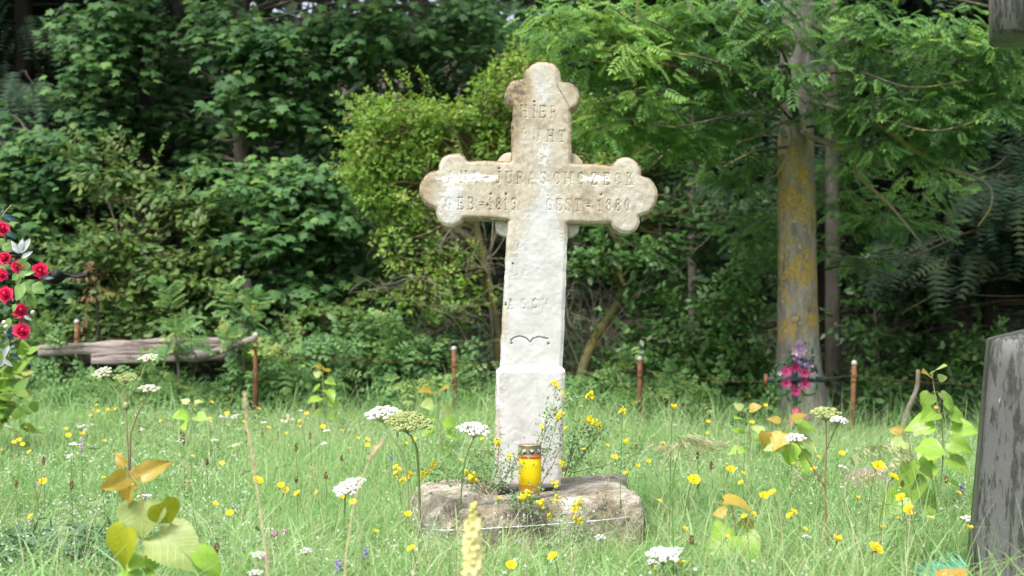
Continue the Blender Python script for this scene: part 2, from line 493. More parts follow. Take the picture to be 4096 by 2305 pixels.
def make_cross():
    S = [ # smooth runs of the outline, clockwise from the foot on the left; corners between the runs
     [z3(858, 800), z3(862, 480), z3(873, 0), z2(885, 1057)],
     [z2(885, 1057), z2(905, 1030)],
     [z2(905, 1030), z2(931, 500), z2(958, 20), z1(785, 1238)],
     [z1(785, 1238), z1(625, 1229), z1(466, 1221)],
     [z1(466, 1221), z1(436, 1258), z1(370, 1281), z1(302, 1260), z1(266, 1208), z1(258, 1152)],
     [z1(258, 1152), z1(205, 1133), z1(163, 1092), z1(143, 1035), z1(150, 960), z1(205, 889), z1(275, 868)],
     [z1(275, 868), z1(284, 815), z1(320, 768), z1(395, 747), z1(458, 762), z1(487, 801)],
     [z1(487, 801), z1(645, 803), z1(803, 806)],
     [z1(803, 806), z1(810, 600), z1(819, 405)],
     [z1(819, 405), z1(775, 383), z1(757, 330), z1(772, 268), z1(822, 219), z1(893, 208)],
     [z1(893, 208), z1(908, 150), z1(960, 100), z1(1035, 81), z1(1110, 97), z1(1162, 150), z1(1178, 224)],
     [z1(1178, 224), z1(1243, 237), z1(1296, 282), z1(1311, 345), z1(1290, 405), z1(1240, 438)],
     [z1(1240, 438), z1(1241, 620), z1(1243, 816)],
     [z1(1243, 816), z1(1390, 823), z1(1540, 830)],
     [z1(1540, 830), z1(1574, 790), z1(1640, 775), z1(1702, 797), z1(1741, 850), z1(1751, 906)],
     [z1(1751, 906), z1(1818, 935), z1(1860, 995), z1(1869, 1065), z1(1848, 1140), z1(1800, 1187), z1(1738, 1206)],
     [z1(1738, 1206), z1(1734, 1268), z1(1700, 1315), z1(1642, 1331), z1(1580, 1314), z1(1540, 1283), z1(1528, 1256)],
     [z1(1528, 1256), z1(1370, 1258), z1(1215, 1256)],
     [z1(1215, 1256), z2(1385, 400), z2(1376, 640), z2(1360, 1030)],
     [z2(1360, 1030), z2(1377, 1057)],
     [z2(1377, 1057), z3(1367, 0), z3(1350, 450), z3(1335, 800)],
     [z3(1335, 800), z3(858, 800)],
    ]
    out = []
    for run in S:
        c = catmull(run, 10) if len(run) > 2 else [np.array(run[0]), np.array(run[1])]
        c = np.array(c)
        L = np.concatenate(([0], np.cumsum(np.linalg.norm(np.diff(c, axis=0), axis=1))))
        n = max(2, int(L[-1] / 3.4))
        t = np.linspace(0, L[-1], n + 1)[:-1]
        out.append(np.stack((np.interp(t, L, c[:, 0]), np.interp(t, L, c[:, 1])), 1))
    B = np.concatenate(out)
    nrm = np.roll(B, -1, 0) - np.roll(B, 1, 0)
    nrm = np.stack((-nrm[:, 1], nrm[:, 0]), 1); nrm /= np.linalg.norm(nrm, axis=1, keepdims=True)
    p3 = np.concatenate((B, np.zeros((len(B), 1))), 1)
    B = B + nrm * ((fbm(p3, 0.05, 3) - 0.5) * 3.2 + (vnoise(p3 * 0.25) - 0.5) * 0.8)[:, None]
    segs = carve_lines()
    # inner points: coarse everywhere, fine near carvings
    def grid(s, jit):
        gx, gy = np.meshgrid(np.arange(1050, 1660, s), np.arange(150, 1240, s))
        g = np.stack((gx.ravel(), gy.ravel()), 1)
        return g + RNG.uniform(-jit, jit, g.shape) * s
    def segdist(Q):
        best = np.full(len(Q), 1e9); dep = np.zeros(len(Q))
        for x0, y0, x1, y1, w, dp in segs:
            lo, hi = min(x0, x1) - 8, max(x0, x1) + 8
            idx = np.nonzero((Q[:, 0] > lo) & (Q[:, 0] < hi) & (Q[:, 1] > min(y0, y1) - 8) & (Q[:, 1] < max(y0, y1) + 8))[0]
            if not len(idx): continue
            q = Q[idx]; a = np.array((x0, y0)); ab = np.array((x1 - x0, y1 - y0))
            t = np.clip(((q - a) @ ab) / (ab @ ab + 1e-9), 0, 1)
            dd = np.linalg.norm(q - a - t[:, None] * ab, axis=1)
            best[idx] = np.minimum(best[idx], dd)
            dep[idx] = np.maximum(dep[idx], dp * (1 - sm(w * 0.35, w, dd)))
        return best, dep
    def bdist(Q):
        d = np.full(len(Q), 1e9)
        A = B; C = np.roll(B, -1, 0)
        for k in range(0, len(Q), 4000):
            q = Q[k:k + 4000]
            d[k:k + 4000] = np.min(np.linalg.norm(q[:, None, :] - A[None], axis=2), axis=1)
        return d
    def inside(Q):
        A = B; C = np.roll(B, -1, 0); r = np.zeros(len(Q), bool)
        for (x0, y0), (x1, y1) in zip(A, C):
            if y0 == y1: continue
            c = ((y0 > Q[:, 1]) != (y1 > Q[:, 1])) & (Q[:, 0] < (x1 - x0) * (Q[:, 1] - y0) / (y1 - y0) + x0)
            r ^= c
        return r
    G1 = grid(4.2, 0.25); G2 = grid(1.55, 0.22)
    d2, _ = segdist(G2); G2 = G2[d2 < 4.6]
    d1, _ = segdist(G1); G1 = G1[d1 >= 4.6]
    G = np.concatenate((G1, G2)); G = G[inside(G)]
    G = G[bdist(G) > 2.2]
    nb = len(B)
    pts = np.concatenate((B, G))
    res = delaunay_2d_cdt([Vector((float(a), float(-b))) for a, b in pts], [(i, (i + 1) % nb) for i in range(nb)], [], 1, 1e-5)
    V2 = np.array([(v.x, -v.y) for v in res[0]]); tris = [tuple(f) for f in res[2]]
    bd = bdist(V2); _, dep = segdist(V2)
    W = cross_front(V2[:, 0], V2[:, 1])
    q3 = np.stack((V2[:, 0], V2[:, 1], np.zeros(len(V2))), 1)
    rough = (fbm(q3, 0.02, 4) - 0.5) * 0.004 + (fbm(q3, 0.14, 3) - 0.5) * 0.0024
    edge = 0.009 * (1 - sm(0, 9, bd)) ** 2
    flake = 0.006 * sm(1.0, -1.0, (V2[:, 1] - z1(1140, 265)[1]) - (V2[:, 0] - z1(1140, 265)[0]) * 1.68) * sm(z1(0, 470)[1], z1(0, 440)[1], V2[:, 1]) * (V2[:, 0] > z1(1140, 0)[0])
    plinth = -0.022 * sm(z2(0, 1028)[1], z2(0, 1060)[1], V2[:, 1])
    y0 = W[:, 1].copy()
    W[:, 1] += dep + rough + edge + flake + plinth
    # paint: where whitewash still clings, ochre: lichen and rusty staining
    def blob(cx, cy, rx, ry): return np.exp(-(((V2[:, 0] - cx) / rx) ** 2 + ((V2[:, 1] - cy) / ry) ** 2))
    X, Y = V2[:, 0], V2[:, 1]
    pnt = 0.16 + 0.70 * sm(540, 680, Y) + 0.0 * X
    pnt += 0.62 * blob(1133, 500, 42, 62) + 0.30 * blob(1590, 500, 52, 70) + 0.22 * blob(1570, 570, 40, 30)
    cx = 1372 - (Y - 300) * 0.02
    pnt += 0.50 * np.exp(-((X - cx) / 34) ** 2) * sm(300, 380, Y) + 0.40 * np.exp(-((X - cx) / 60) ** 2) * sm(470, 560, Y)
    pnt += 0.42 * blob(1366, 220, 26, 70) + 0.20 * blob(1420, 270, 30, 40)
    pnt -= 0.30 * np.exp(-((X - (1283 - (Y - 560) * .075)) / 22) ** 2) * sm(560, 600, Y) * (1 - sm(780, 960, Y))
    pnt -= 0.28 * blob(1262, 970, 20, 45) + 0.25 * blob(1395, 700, 16, 30) + 0.2 * blob(1253, 1120, 16, 60)
    och = 0.95 * blob(1300, 225, 38, 55) + 0.55 * blob(1075, 480, 26, 52) + 0.38 * blob(1230, 440, 70, 20) + 0.35 * blob(1520, 425, 60, 14)
    och += 0.5 * np.exp(-((X - 1300) / 14) ** 2) * sm(260, 300, Y) * (1 - sm(340, 420, Y)) + 0.45 * blob(1435, 225, 24, 40) + 0.30 * blob(1215, 545, 60, 16)
    och += 0.46 * (1 - sm(0, 12, bd)) * (1 - sm(540, 640, Y)) + 0.10 * (1 - sm(0, 8, bd)) + 0.2 * blob(1640, 490, 14, 60)
    pnt -= 0.30 * blob(1250, 1090, 13, 90) + 0.20 * sm(1150, 1225, Y) + 0.22 * blob(1268, 830, 12, 70)
    och += 0.35 * sm(1165, 1230, Y)
    pnt = np.clip(pnt, 0, 1); och = np.clip(och, 0, 1)
    sparkle_flecks = np.clip(0.9 * blob(1190, 447, 75, 13) + 0.7 * blob(1500, 450, 70, 14) + 0.5 * blob(1130, 470, 30, 30) + 0.35 * blob(1540, 520, 60, 25), 0, 1)  # sparkle of wet stone painted into the colour as pale flecks
    # sides and back
    nv = len(V2); TH = 0.135
    ring = list(range(nb))
    V = [W]; Fc = list(tris)
    A = {'paint': [pnt], 'ochre': [och], 'sparkle_flecks': [sparkle_flecks]}
    prev = ring; base = nv
    rings = [(0.012, 0.0), (TH * 0.5, 0.0), (TH - 0.01, 0.0), (TH, 0.006)]
    ctr = W[:nb].mean(0)
    Wb = W[:nb].copy(); Wb[:, 1] = y0[:nb] + plinth[:nb]
    side_p = np.clip(0.20 + 0.75 * sm(560, 640, Y[:nb]), 0, 1)
    for dy, ins in rings:
        r = Wb.copy(); r[:, 1] += dy
        jit = (fbm(np.concatenate((r[:, :1] * 40, r[:, 1:2] * 60, r[:, 2:] * 40), 1), 0.5, 3) - 0.5) * 0.006
        r[:, 0] += jit; r[:, 2] += jit
        V.append(r)
        idx = list(range(base, base + nb)); base += nb
        for k in range(nb):
            k2 = (k + 1) % nb
            Fc.append((prev[k], idx[k], idx[k2], prev[k2]))
        prev = idx
        A['paint'].append(side_p); A['ochre'].append(och[:nb] * 0.6 + 0.15 * (1 - side_p)); A['sparkle_flecks'].append(np.zeros(nb))
    Vall = np.concatenate(V)
    Fc.append(tuple(reversed(prev)))
    # orient faces: front triangles must look at the camera (-y)
    a, b2, c2 = (Vall[list(tris[0])][i] for i in range(3))
    if np.cross(b2 - a, c2 - a)[1] > 0:
        Fc = [tuple(reversed(f)) for f in Fc]

    m, nt, b = nodes("weathered_sandstone")
    co = objco(nt)
    pa = attr(nt, 'paint'); oc = attr(nt, 'ochre')
    n1 = noise(nt, 9, 6, 0.62, co, 0.4); n2 = noise(nt, 60, 5, 0.65, co); n3 = noise(nt, 220, 3, 0.7, co)
    tan = ramp(nt, math_n(nt, 'ADD', math_n(nt, 'MULTIPLY', n1, 0.55), math_n(nt, 'MULTIPLY', n2, 0.45)), [(0.36, (0.19, 0.155, 0.10)), (0.45, (0.34, 0.29, 0.21)), (0.51, (0.43, 0.385, 0.30)), (0.58, (0.51, 0.48, 0.41))])
    ochc = ramp(nt, n2, [(0.40, (0.075, 0.060, 0.035)), (0.5, (0.22, 0.15, 0.065)), (0.60, (0.36, 0.27, 0.15))])
    om = step(nt, math_n(nt, 'ADD', oc, math_n(nt, 'MULTIPLY', math_n(nt, 'SUBTRACT', n2, 0.5), 1.6)), 0.16, 0.62)
    stone = mix(nt, om, tan, ochc)
    pale = mix(nt, math_n(nt, 'MULTIPLY', pa, 0.85, True), stone, (0.53, 0.51, 0.455))
    pn = math_n(nt, 'ADD', pa, math_n(nt, 'ADD', math_n(nt, 'MULTIPLY', math_n(nt, 'SUBTRACT', n1, 0.5), 1.0), math_n(nt, 'MULTIPLY', math_n(nt, 'SUBTRACT', n2, 0.5), 1.5)))
    pm = step(nt, pn, 0.52, 0.66)
    white = ramp(nt, noise(nt, 14, 4, 0.6, co), [(0.3, (0.44, 0.438, 0.43)), (0.65, (0.575, 0.575, 0.57))])
    gs = step(nt, noise(nt, 11, 6, 0.7, objco(nt, (1, 1, 0.22)), 0.3), 0.53, 0.68)
    white = mix(nt, math_n(nt, 'MULTIPLY', gs, 0.5), white, (0.36, 0.355, 0.325))
    c = mix(nt, pm, pale, white)
    wt = attr(nt, 'sparkle_flecks')
    wn_ = step(nt, math_n(nt, 'ADD', wt, math_n(nt, 'MULTIPLY', math_n(nt, 'SUBTRACT', noise(nt, 45, 4, 0.6, co, 0.6), 0.5), 1.6)), 0.45, 0.62)
    c = mix(nt, math_n(nt, 'MULTIPLY', wn_, 0.9), c, (0.68, 0.67, 0.65))
    nt.links.new(c, b.inputs['Base Color'])
    rg = nt.nodes.new("ShaderNodeMapRange"); nt.links.new(n2, rg.inputs[0]); rg.inputs[3].default_value = 0.65; rg.inputs[4].default_value = 0.95
    nt.links.new(rg.outputs[0], b.inputs['Roughness'])
    b.inputs['Specular IOR Level'].default_value = 0.3
    hgt = math_n(nt, 'ADD', math_n(nt, 'ADD', math_n(nt, 'MULTIPLY', n2, 0.6), math_n(nt, 'MULTIPLY', n3, 0.3)), math_n(nt, 'MULTIPLY', pm, 0.45))
    bump(nt, b, hgt, 0.45, 0.005)
    base_pt = cross_front(np.array(1347.0), np.array(1224.0))
    rt = root("stone_cross", "tall weathered sandstone cross with trefoil ends and flaking whitewash, leaning slightly", "cross", tuple(base_pt + np.array((0, TH / 2, 0))))
    o = mesh_obj("cross_body", Vall, Fc, m, rt, False, {k: np.concatenate(v) for k, v in A.items()})
    sh = np.zeros(len(o.data.polygons), bool); sh[:len(tris)] = True
    o.data.polygons.foreach_set("use_smooth", sh)
    # four small bosses in the inner corners, set back from the front face
    for (u, v), r in (((797, 818), 88), ((1240, 830), 92), ((782, 1258), 97), ((1216, 1268), 93)):
        c = cross_front(*[np.array(t) for t in z1(u, v)]); rr = r / 1.8127 * KP * CROSS_D / F
        mb = MB(); n = 36
        prof = [(0.0, 0.030), (rr * 0.86, 0.030), (rr * 0.97, 0.035), (rr, 0.045), (rr, 0.100), (0.0, 0.102)]
        V = []; Fx = []
        for q, yy in prof:
            for j in range(n):
                w = 2 * math.pi * j / n
                k = 1 + 0.03 * math.sin(3 * w + u) + 0.015 * math.sin(7 * w)
                V.append((c[0] + q * k * math.cos(w), c[1] + yy, c[2] + q * k * math.sin(w)))
        for i in range(len(prof) - 1):
            for j in range(n):
                Fx.append((i * n + j, i * n + (j + 1) % n, (i + 1) * n + (j + 1) % n, (i + 1) * n + j))
        hi = v < 1000
        pv = np.full(len(V), 0.25 if hi else 0.62)
        mesh_obj("corner_boss", V, Fx, m, rt, True, {'paint': pv, 'ochre': np.full(len(V), 0.35 if hi else 0.12), 'sparkle_flecks': np.zeros(len(V))})
    return m
M_SAND = make_cross()

# ------------------------------------------------------------------ the block it stands in
def make_base():
    # top corners: front-left, front-right, back-right, back-left (x, y, z)
    A = P(1070, 1292, 4.46); Bc = P(1612, 1243, 4.55); C = P(1574, 1186, 5.28); D = P(1040, 1222, 5.22)
    N = 44
    V = []; idx = {}
    Fc = []
    def key(i, j, k):
        if (i, j, k) not in idx:
            s, t, h = i / N, j / N, k / 14
            top = (A * (1 - s) + Bc * s) * (1 - t) + (D * (1 - s) + C * s) * t
            flare = 1 + 0.05 * (1 - h)
            c = (A + Bc + C + D) / 4
            z = -0.12 + (top[2] + 0.12) * h
            V.append(((top[0] - c[0]) * flare + c[0], (top[1] - c[1]) * flare + c[1], z))
            idx[(i, j, k)] = len(V) - 1
        return idx[(i, j, k)]
    for i in range(N):
        for j in range(N):
            Fc.append((key(i, j, 14), key(i + 1, j, 14), key(i + 1, j + 1, 14), key(i, j + 1, 14)))
    for i in range(N):
        for k in range(14):
            Fc.append((key(i, 0, k), key(i + 1, 0, k), key(i + 1, 0, k + 1), key(i, 0, k + 1)))
            Fc.append((key(i + 1, N, k), key(i, N, k), key(i, N, k + 1), key(i + 1, N, k + 1)))
            Fc.append((key(0, i + 1, k), key(0, i, k), key(0, i, k + 1), key(0, i + 1, k + 1)))
            Fc.append((key(N, i, k), key(N, i + 1, k), key(N, i + 1, k + 1), key(N, i, k + 1)))
    V = np.array(V)
    c = V.mean(0)
    keys = np.array(list(idx.keys()), float)
    s, t, h = keys[:, 0] / N, keys[:, 1] / N, keys[:, 2] / 14
    # rounded arris
    es = np.minimum(np.minimum(s, 1 - s), np.minimum(t, 1 - t)); eh = (1 - h)
    rnd = (1 - sm(0, 0.075, es)) * (1 - sm(0, 0.22, eh))
    V[:, 2] -= 0.017 * rnd
    out = np.stack((V[:, 0] - c[0], V[:, 1] - c[1], np.zeros(len(V))), 1); out /= np.linalg.norm(out, axis=1, keepdims=True) + 1e-9
    V -= out * (0.013 * rnd)[:, None]
    n = fbm(V, 7, 4) - 0.5; n2 = fbm(V + 5, 26, 3) - 0.5
    side = (es < 0.01)
    V += out * (np.where(side, 1.0, 0.15) * (n * 0.055 + n2 * 0.034))[:, None]
    V[:, 2] += np.where(h > 0.99, n * 0.030 + n2 * 0.010, 0)
    # the crack that splits off the left corner and the hollow behind it
    def seg(a, b):
        a = np.array(a); ab = np.array(b) - a
        q = np.stack((s, t), 1) - a
        k = np.clip((q @ ab) / (ab @ ab), 0, 1)
        return np.linalg.norm(q - k[:, None] * ab, axis=1)
    dc = np.minimum(seg((0.07, -0.03), (0.30, 0.34)), seg((0.30, 0.34), (0.31, 0.62)))
    V[:, 2] -= np.where(h > 0.55, 0.045 * (1 - sm(0.008, 0.040, dc)) * sm(0.5, 1.0, h), 0)
    left = sm(0.0, 0.05, (0.30 - s) - (0.34 - t) * 0.62) * (h > 0.6)
    V[:, 2] += left * 0.014
    chip = np.exp(-((s - 0.12) / 0.10) ** 2 - ((t - 0.0) / 0.05) ** 2 - ((h - 0.75) / 0.18) ** 2)
    V[:, 1] += 0.035 * chip
    m, nt, b = nodes("base_sandstone")
    co = objco(nt)
    n1 = noise(nt, 5, 6, 0.62, co, 0.5); n2_ = noise(nt, 42, 5, 0.68, co); n3 = noise(nt, 2.2, 4, 0.55, co)
    f = math_n(nt, 'ADD', math_n(nt, 'MULTIPLY', n1, 0.6), math_n(nt, 'MULTIPLY', n2_, 0.4))
    c1 = ramp(nt, f, [(0.37, (0.10, 0.085, 0.06)), (0.45, (0.24, 0.205, 0.15)), (0.51, (0.35, 0.315, 0.25)), (0.58, (0.48, 0.455, 0.39))])
    dk = step(nt, n3, 0.53, 0.64)
    c1 = mix(nt, math_n(nt, 'MULTIPLY', dk, 0.25), c1, (0.085, 0.085, 0.075))
    gm = step(nt, noise(nt, 8, 5, 0.6, co), 0.58, 0.68)
    c1 = mix(nt, math_n(nt, 'MULTIPLY', gm, 0.45), c1, (0.30, 0.19, 0.07))
    sp = step(nt, noise(nt, 150, 2, 0.5, co), 0.66, 0.70)
    c1 = mix(nt, math_n(nt, 'MULTIPLY', sp, 0.7), c1, (0.68, 0.66, 0.60))
    nt.links.new(c1, b.inputs['Base Color']); b.inputs['Roughness'].default_value = 0.85
    bump(nt, b, math_n(nt, 'ADD', n2_, math_n(nt, 'MULTIPLY', n1, 1.5)), 1.0, 0.02)
    o = mesh_obj("plinth_block", V - 0, Fc, m, None, True)
    tag(o, "cracked sandstone block under the tall white cross with a wire around it", "stone block")
    # wire tied round the block
    cc = (A + Bc + C + D) / 4
    def rim(p, z, k=1.018):
        q = cc + (p - cc) * k; return np.array((q[0], q[1], z))
    L = []
    for a_, b_, za, zb2 in ((A, Bc, .132, .168), (Bc, C, .168, .165), (C, D, .165, .14), (D, A, .14, .132)):
        for t in (.10, .3, .5, .7, .90):
            q = a_ + (b_ - a_) * t; o_ = q - cc; o_[2] = 0; o_ /= np.linalg.norm(o_)
            L.append(rim(q, za + (zb2 - za) * t - .006 * math.sin(math.pi * t)) + o_ * .006)
    L.append(L[0])
    mb = MB(); mb.tube(catmull(L, 5), 0.0021, 6)
    m2 = plain("bare_wire", (0.62, 0.66, 0.72), 0.35, 0.5, 0.1, 30, 0.6)
    tag(mb.build("binding_wire", m2), "thin pale wire tied around the sandstone block", "wire")
make_base()

# ------------------------------------------------------------------ grave candle
def make_candle():
    c = P(1333, 1243, 4.64); c[2] = P(1333, 1246, 4.64)[2]
    s = 4.64 / F
    r = 29.0 * s; H = 100 * s; HL = 24 * s
    rt = root("grave_candle", "yellow plastic grave candle with perforated metal lid at the cross foot", "candle", tuple(c))
    m, nt, b = nodes("yellow_plastic")
    sx = nt.nodes.new("ShaderNodeSeparateXYZ"); nt.links.new(objco(nt), sx.inputs[0])
    col = ramp(nt, math_n(nt, 'DIVIDE', sx.outputs[2], H), [(0.0, (0.80, 0.16, 0.02)), (0.10, (0.86, 0.30, 0.01)), (0.27, (0.86, 0.36, 0.008)), (0.30, (0.95, 0.70, 0.010)), (0.90, (0.95, 0.72, 0.012)), (0.95, (0.85, 0.25, 0.02))])
    nt.links.new(col, b.inputs['Base Color']); b.inputs['Roughness'].default_value = 0.28
    tr = nt.nodes.new("ShaderNodeBsdfTranslucent"); nt.links.new(col, tr.inputs[0])
    mx = nt.nodes.new("ShaderNodeMixShader"); mx.inputs[0].default_value = 0.2
    nt.links.new(b.outputs[0], mx.inputs[1]); nt.links.new(tr.outputs[0], mx.inputs[2]); nt.links.new(mx.outputs[0], nt.nodes["Material Output"].inputs[0])
    mb = MB()
    mb.lathe(c, [(0, 0.001), (r * .80, 0.0), (r * .86, 0.003), (r * .90, H * .12), (r * 0.90, H * .25), (r * .985, H * .29), (r, H * .5), (r, H * .90), (r * .94, H * .96), (r * .90, H)], 32)
    body = mb.build("cup", m, rt)
    mb = MB(); mb.lathe(c, [(r * .9, H * .955), (r * 1.01, H * .96), (r * 1.03, H * .985), (r * 1.0, H * 1.005), (r * .9, H * 1.01)], 32)
    mb.build("rim", plain("red_plastic", (0.70, 0.13, 0.03), 0.35, 0.5, 0.1), rt)
    mb = MB(); mb.lathe(c, [(0, 0.004), (r * .78, 0.004), (r * .80, H * .26), (0, H * .26)], 20)
    mb.build("wax", plain("candle_wax", (0.80, 0.62, 0.30), 0.5, 0.4, 0.05, transl=0.3), rt)
    # lid wall with round holes
    ml = plain("dull_brass", (0.36, 0.29, 0.20), 0.42, 0.5, 0.25, 40, 0.75, bmp=0.2)
    mb = MB(); nh = 9; R2 = r * 0.985; z0 = H * 1.0; hl = HL
    def cyl(a, z): return (c[0] + R2 * math.cos(a), c[1] + R2 * math.sin(a), c[2] + z)
    for k in range(nh):
        a0 = 2 * math.pi * k / nh; w = 2 * math.pi / nh; n = 16
        V = []; Fx = []
        for j in range(n):
            t = 2 * math.pi * j / n
            sq = (max(-1, min(1, math.cos(t) * 1.42)), max(-1, min(1, math.sin(t) * 1.42)))
            V.append(cyl(a0 + w / 2 * sq[0], z0 + hl / 2 + hl / 2 * sq[1]))
            V.append(cyl(a0 + math.cos(t) * w * 0.34, z0 + hl / 2 * 1.0 + math.sin(t) * w * .34 * R2))
        for j in range(n):
            j2 = (j + 1) % n
            Fx.append((2 * j, 2 * j2, 2 * j2 + 1, 2 * j + 1))
        mb.add(V, Fx)
    mb.lathe(c, [(R2, z0 + hl), (R2 * 1.03, z0 + hl + .001), (R2 * 1.03, z0 + hl + .004), (R2 * 0.93, z0 + hl + .0055), (R2 * .5, z0 + hl + .004), (0, z0 + hl + .004)], 36)
    mb.lathe(c, [(R2 * 1.0, z0 - 0.001), (R2 * 1.03, z0 + .001), (R2 * 1.0, z0 + .003)], 36)
    lid = mb.build("lid", ml, rt, False)
make_candle()

# ------------------------------------------------------------------ dark stone cross at the right edge
def make_dark_cross():
    m, nt, b = nodes("dark_painted_stone")
    co = objco(nt); cs = objco(nt, (1, 1, 0.16))
    n1 = noise(nt, 4, 5, 0.6, co); n2 = noise(nt, 70, 6, 0.72, objco(nt, (1, 1, 0.13))); n3 = noise(nt, 8, 4, 0.55, objco(nt, (1, 1, 0.14)))
    g = ramp(nt, n1, [(0.3, (0.072, 0.074, 0.073)), (0.7, (0.100, 0.102, 0.100))])
    st = step(nt, math_n(nt, 'ADD', math_n(nt, 'MULTIPLY', n2, 0.62), math_n(nt, 'MULTIPLY', n3, 0.55)), 0.572, 0.612)
    dk = ramp(nt, noise(nt, 60, 3, 0.6, co), [(0.35, (0.010, 0.013, 0.009)), (0.6, (0.028, 0.030, 0.018)), (0.75, (0.055, 0.050, 0.030))])
    c = mix(nt, math_n(nt, 'MULTIPLY', st, 0.92), g, dk)
    wh = step(nt, noise(nt, 40, 4, 0.62, co, 0.7), 0.71, 0.75)
    c = mix(nt, math_n(nt, 'MULTIPLY', wh, 0.8), c, (0.50, 0.51, 0.48))
    nt.links.new(c, b.inputs['Base Color']); b.inputs['Roughness'].default_value = 0.5
    bump(nt, b, math_n(nt, 'ADD', math_n(nt, 'SUBTRACT', 1.0, st), math_n(nt, 'MULTIPLY', noise(nt, 90, 4, 0.6, co), 0.5)), 0.35, 0.006)
    m2, nt, b = nodes("mossy_stone_end")
    co = objco(nt); cs = objco(nt, (1, 1, 0.2))
    c = ramp(nt, noise(nt, 55, 6, 0.7, cs), [(0.36, (0.03, 0.028, 0.016)), (0.48, (0.12, 0.105, 0.070)), (0.62, (0.21, 0.195, 0.15)), (0.75, (0.30, 0.30, 0.26))])
    nt.links.new(c, b.inputs['Base Color']); b.inputs['Roughness'].default_value = 0.85
    bump(nt, b, noise(nt, 60, 5, 0.65, cs), 0.5, 0.006)
    d = 3.92; yaw = R(-16)
    ctr = np.array(P(2800, 1000, d)); ctr[2] = 0
    cx, sx = math.cos(yaw), math.sin(yaw)
    rt = root("dark_stone_cross", "dark grey streaked stone cross monument cut off by the picture's edge", "cross", tuple(ctr))
    # half width at the foot such that its left edge meets the measured edge
    def place(lx, ly, z): return (ctr[0] + lx * cx - ly * sx, ctr[1] + lx * sx + ly * cx, z)
    def loftbox(name, levels, mat, bev=0.012):
        """levels: (halfx, halfy, z, shiftx) chamfered rings"""
        V = []; Fx = []; n = 8
        for hx, hy, z, ox in levels:
            k = min(bev, hx * .4, hy * .4)
            for px_, py_ in ((-hx + k, -hy), (hx - k, -hy), (hx, -hy + k), (hx, hy - k), (hx - k, hy), (-hx + k, hy), (-hx, hy - k), (-hx, -hy + k)):
                V.append(place(px_ + ox, py_, z))
        L = len(levels)
        for i in range(L - 1):
            for j in range(n):
                Fx.append((i * n + j, i * n + (j + 1) % n, (i + 1) * n + (j + 1) % n, (i + 1) * n + j))
        Fx.append(tuple(range(n - 1, -1, -1))); Fx.append(tuple((L - 1) * n + j for j in range(n)))
        o = mesh_obj(name, V, Fx, mat, rt, False)
        return o
    def half(px, hy):
        """half width whose front-left edge is seen at column px"""
        k = (px - 1288) / F
        return -(k * (ctr[1] - hy * cx) - ctr[0] - hy * sx) / (cx - k * sx)
    zt = P(0, 858, d)[2]
    ht, hb = half(2494, .16), half(2437, .21)
    sh, sy = 0.115, 0.10
    lv = [(hb + 0.012, 0.21, -0.08, 0)]
    for t in np.linspace(0, 1, 12): lv.append((hb + (ht - hb) * t, 0.21 - 0.05 * t, zt * t, 0))
    lv += [(ht - 0.006, 0.155, zt + 0.006, 0)] + [(sh + 0.02, sy + 0.01, zt + 0.055, 0)]
    loftbox("pedestal", lv, m)
    loftbox("shaft", [(sh, sy, zt + 0.052, 0), (sh * .95, sy, 1.5, 0), (sh * .92, sy, 2.45, 0)], m)
    # arms: the near end shows at the frame's upper corner
    zb = P(0, 88, d)[2]
    ax = half(2497, .115)
    V = []; Fx = []
    prof = [(-0.115, zb + 0.012), (-0.103, zb), (0.103, zb), (0.115, zb + .012), (0.115, zb + 0.235), (0.103, zb + .247), (-0.103, zb + .247), (-0.115, zb + .235)]
    for X in (-ax - 0.0, -ax + 0.012, ax - .012, ax):
        k = 0.94 if abs(X) == ax else 1.0
        for yy, zz in prof: V.append(place(X, yy * k, (zz - zb - .12) * k + zb + .12))
    n = 8
    for i in range(3):
        for j in range(n): Fx.append((i * n + j, (i + 1) * n + j, (i + 1) * n + (j + 1) % n, i * n + (j + 1) % n))
    Fx.append(tuple(range(n))); Fx.append(tuple(3 * n + j for j in range(n - 1, -1, -1)))
    mi = [0] * (3 * n) + [1, 1]
    mesh_obj("arm", V, Fx, [m, m2], rt, False, midx=mi)
make_dark_cross()

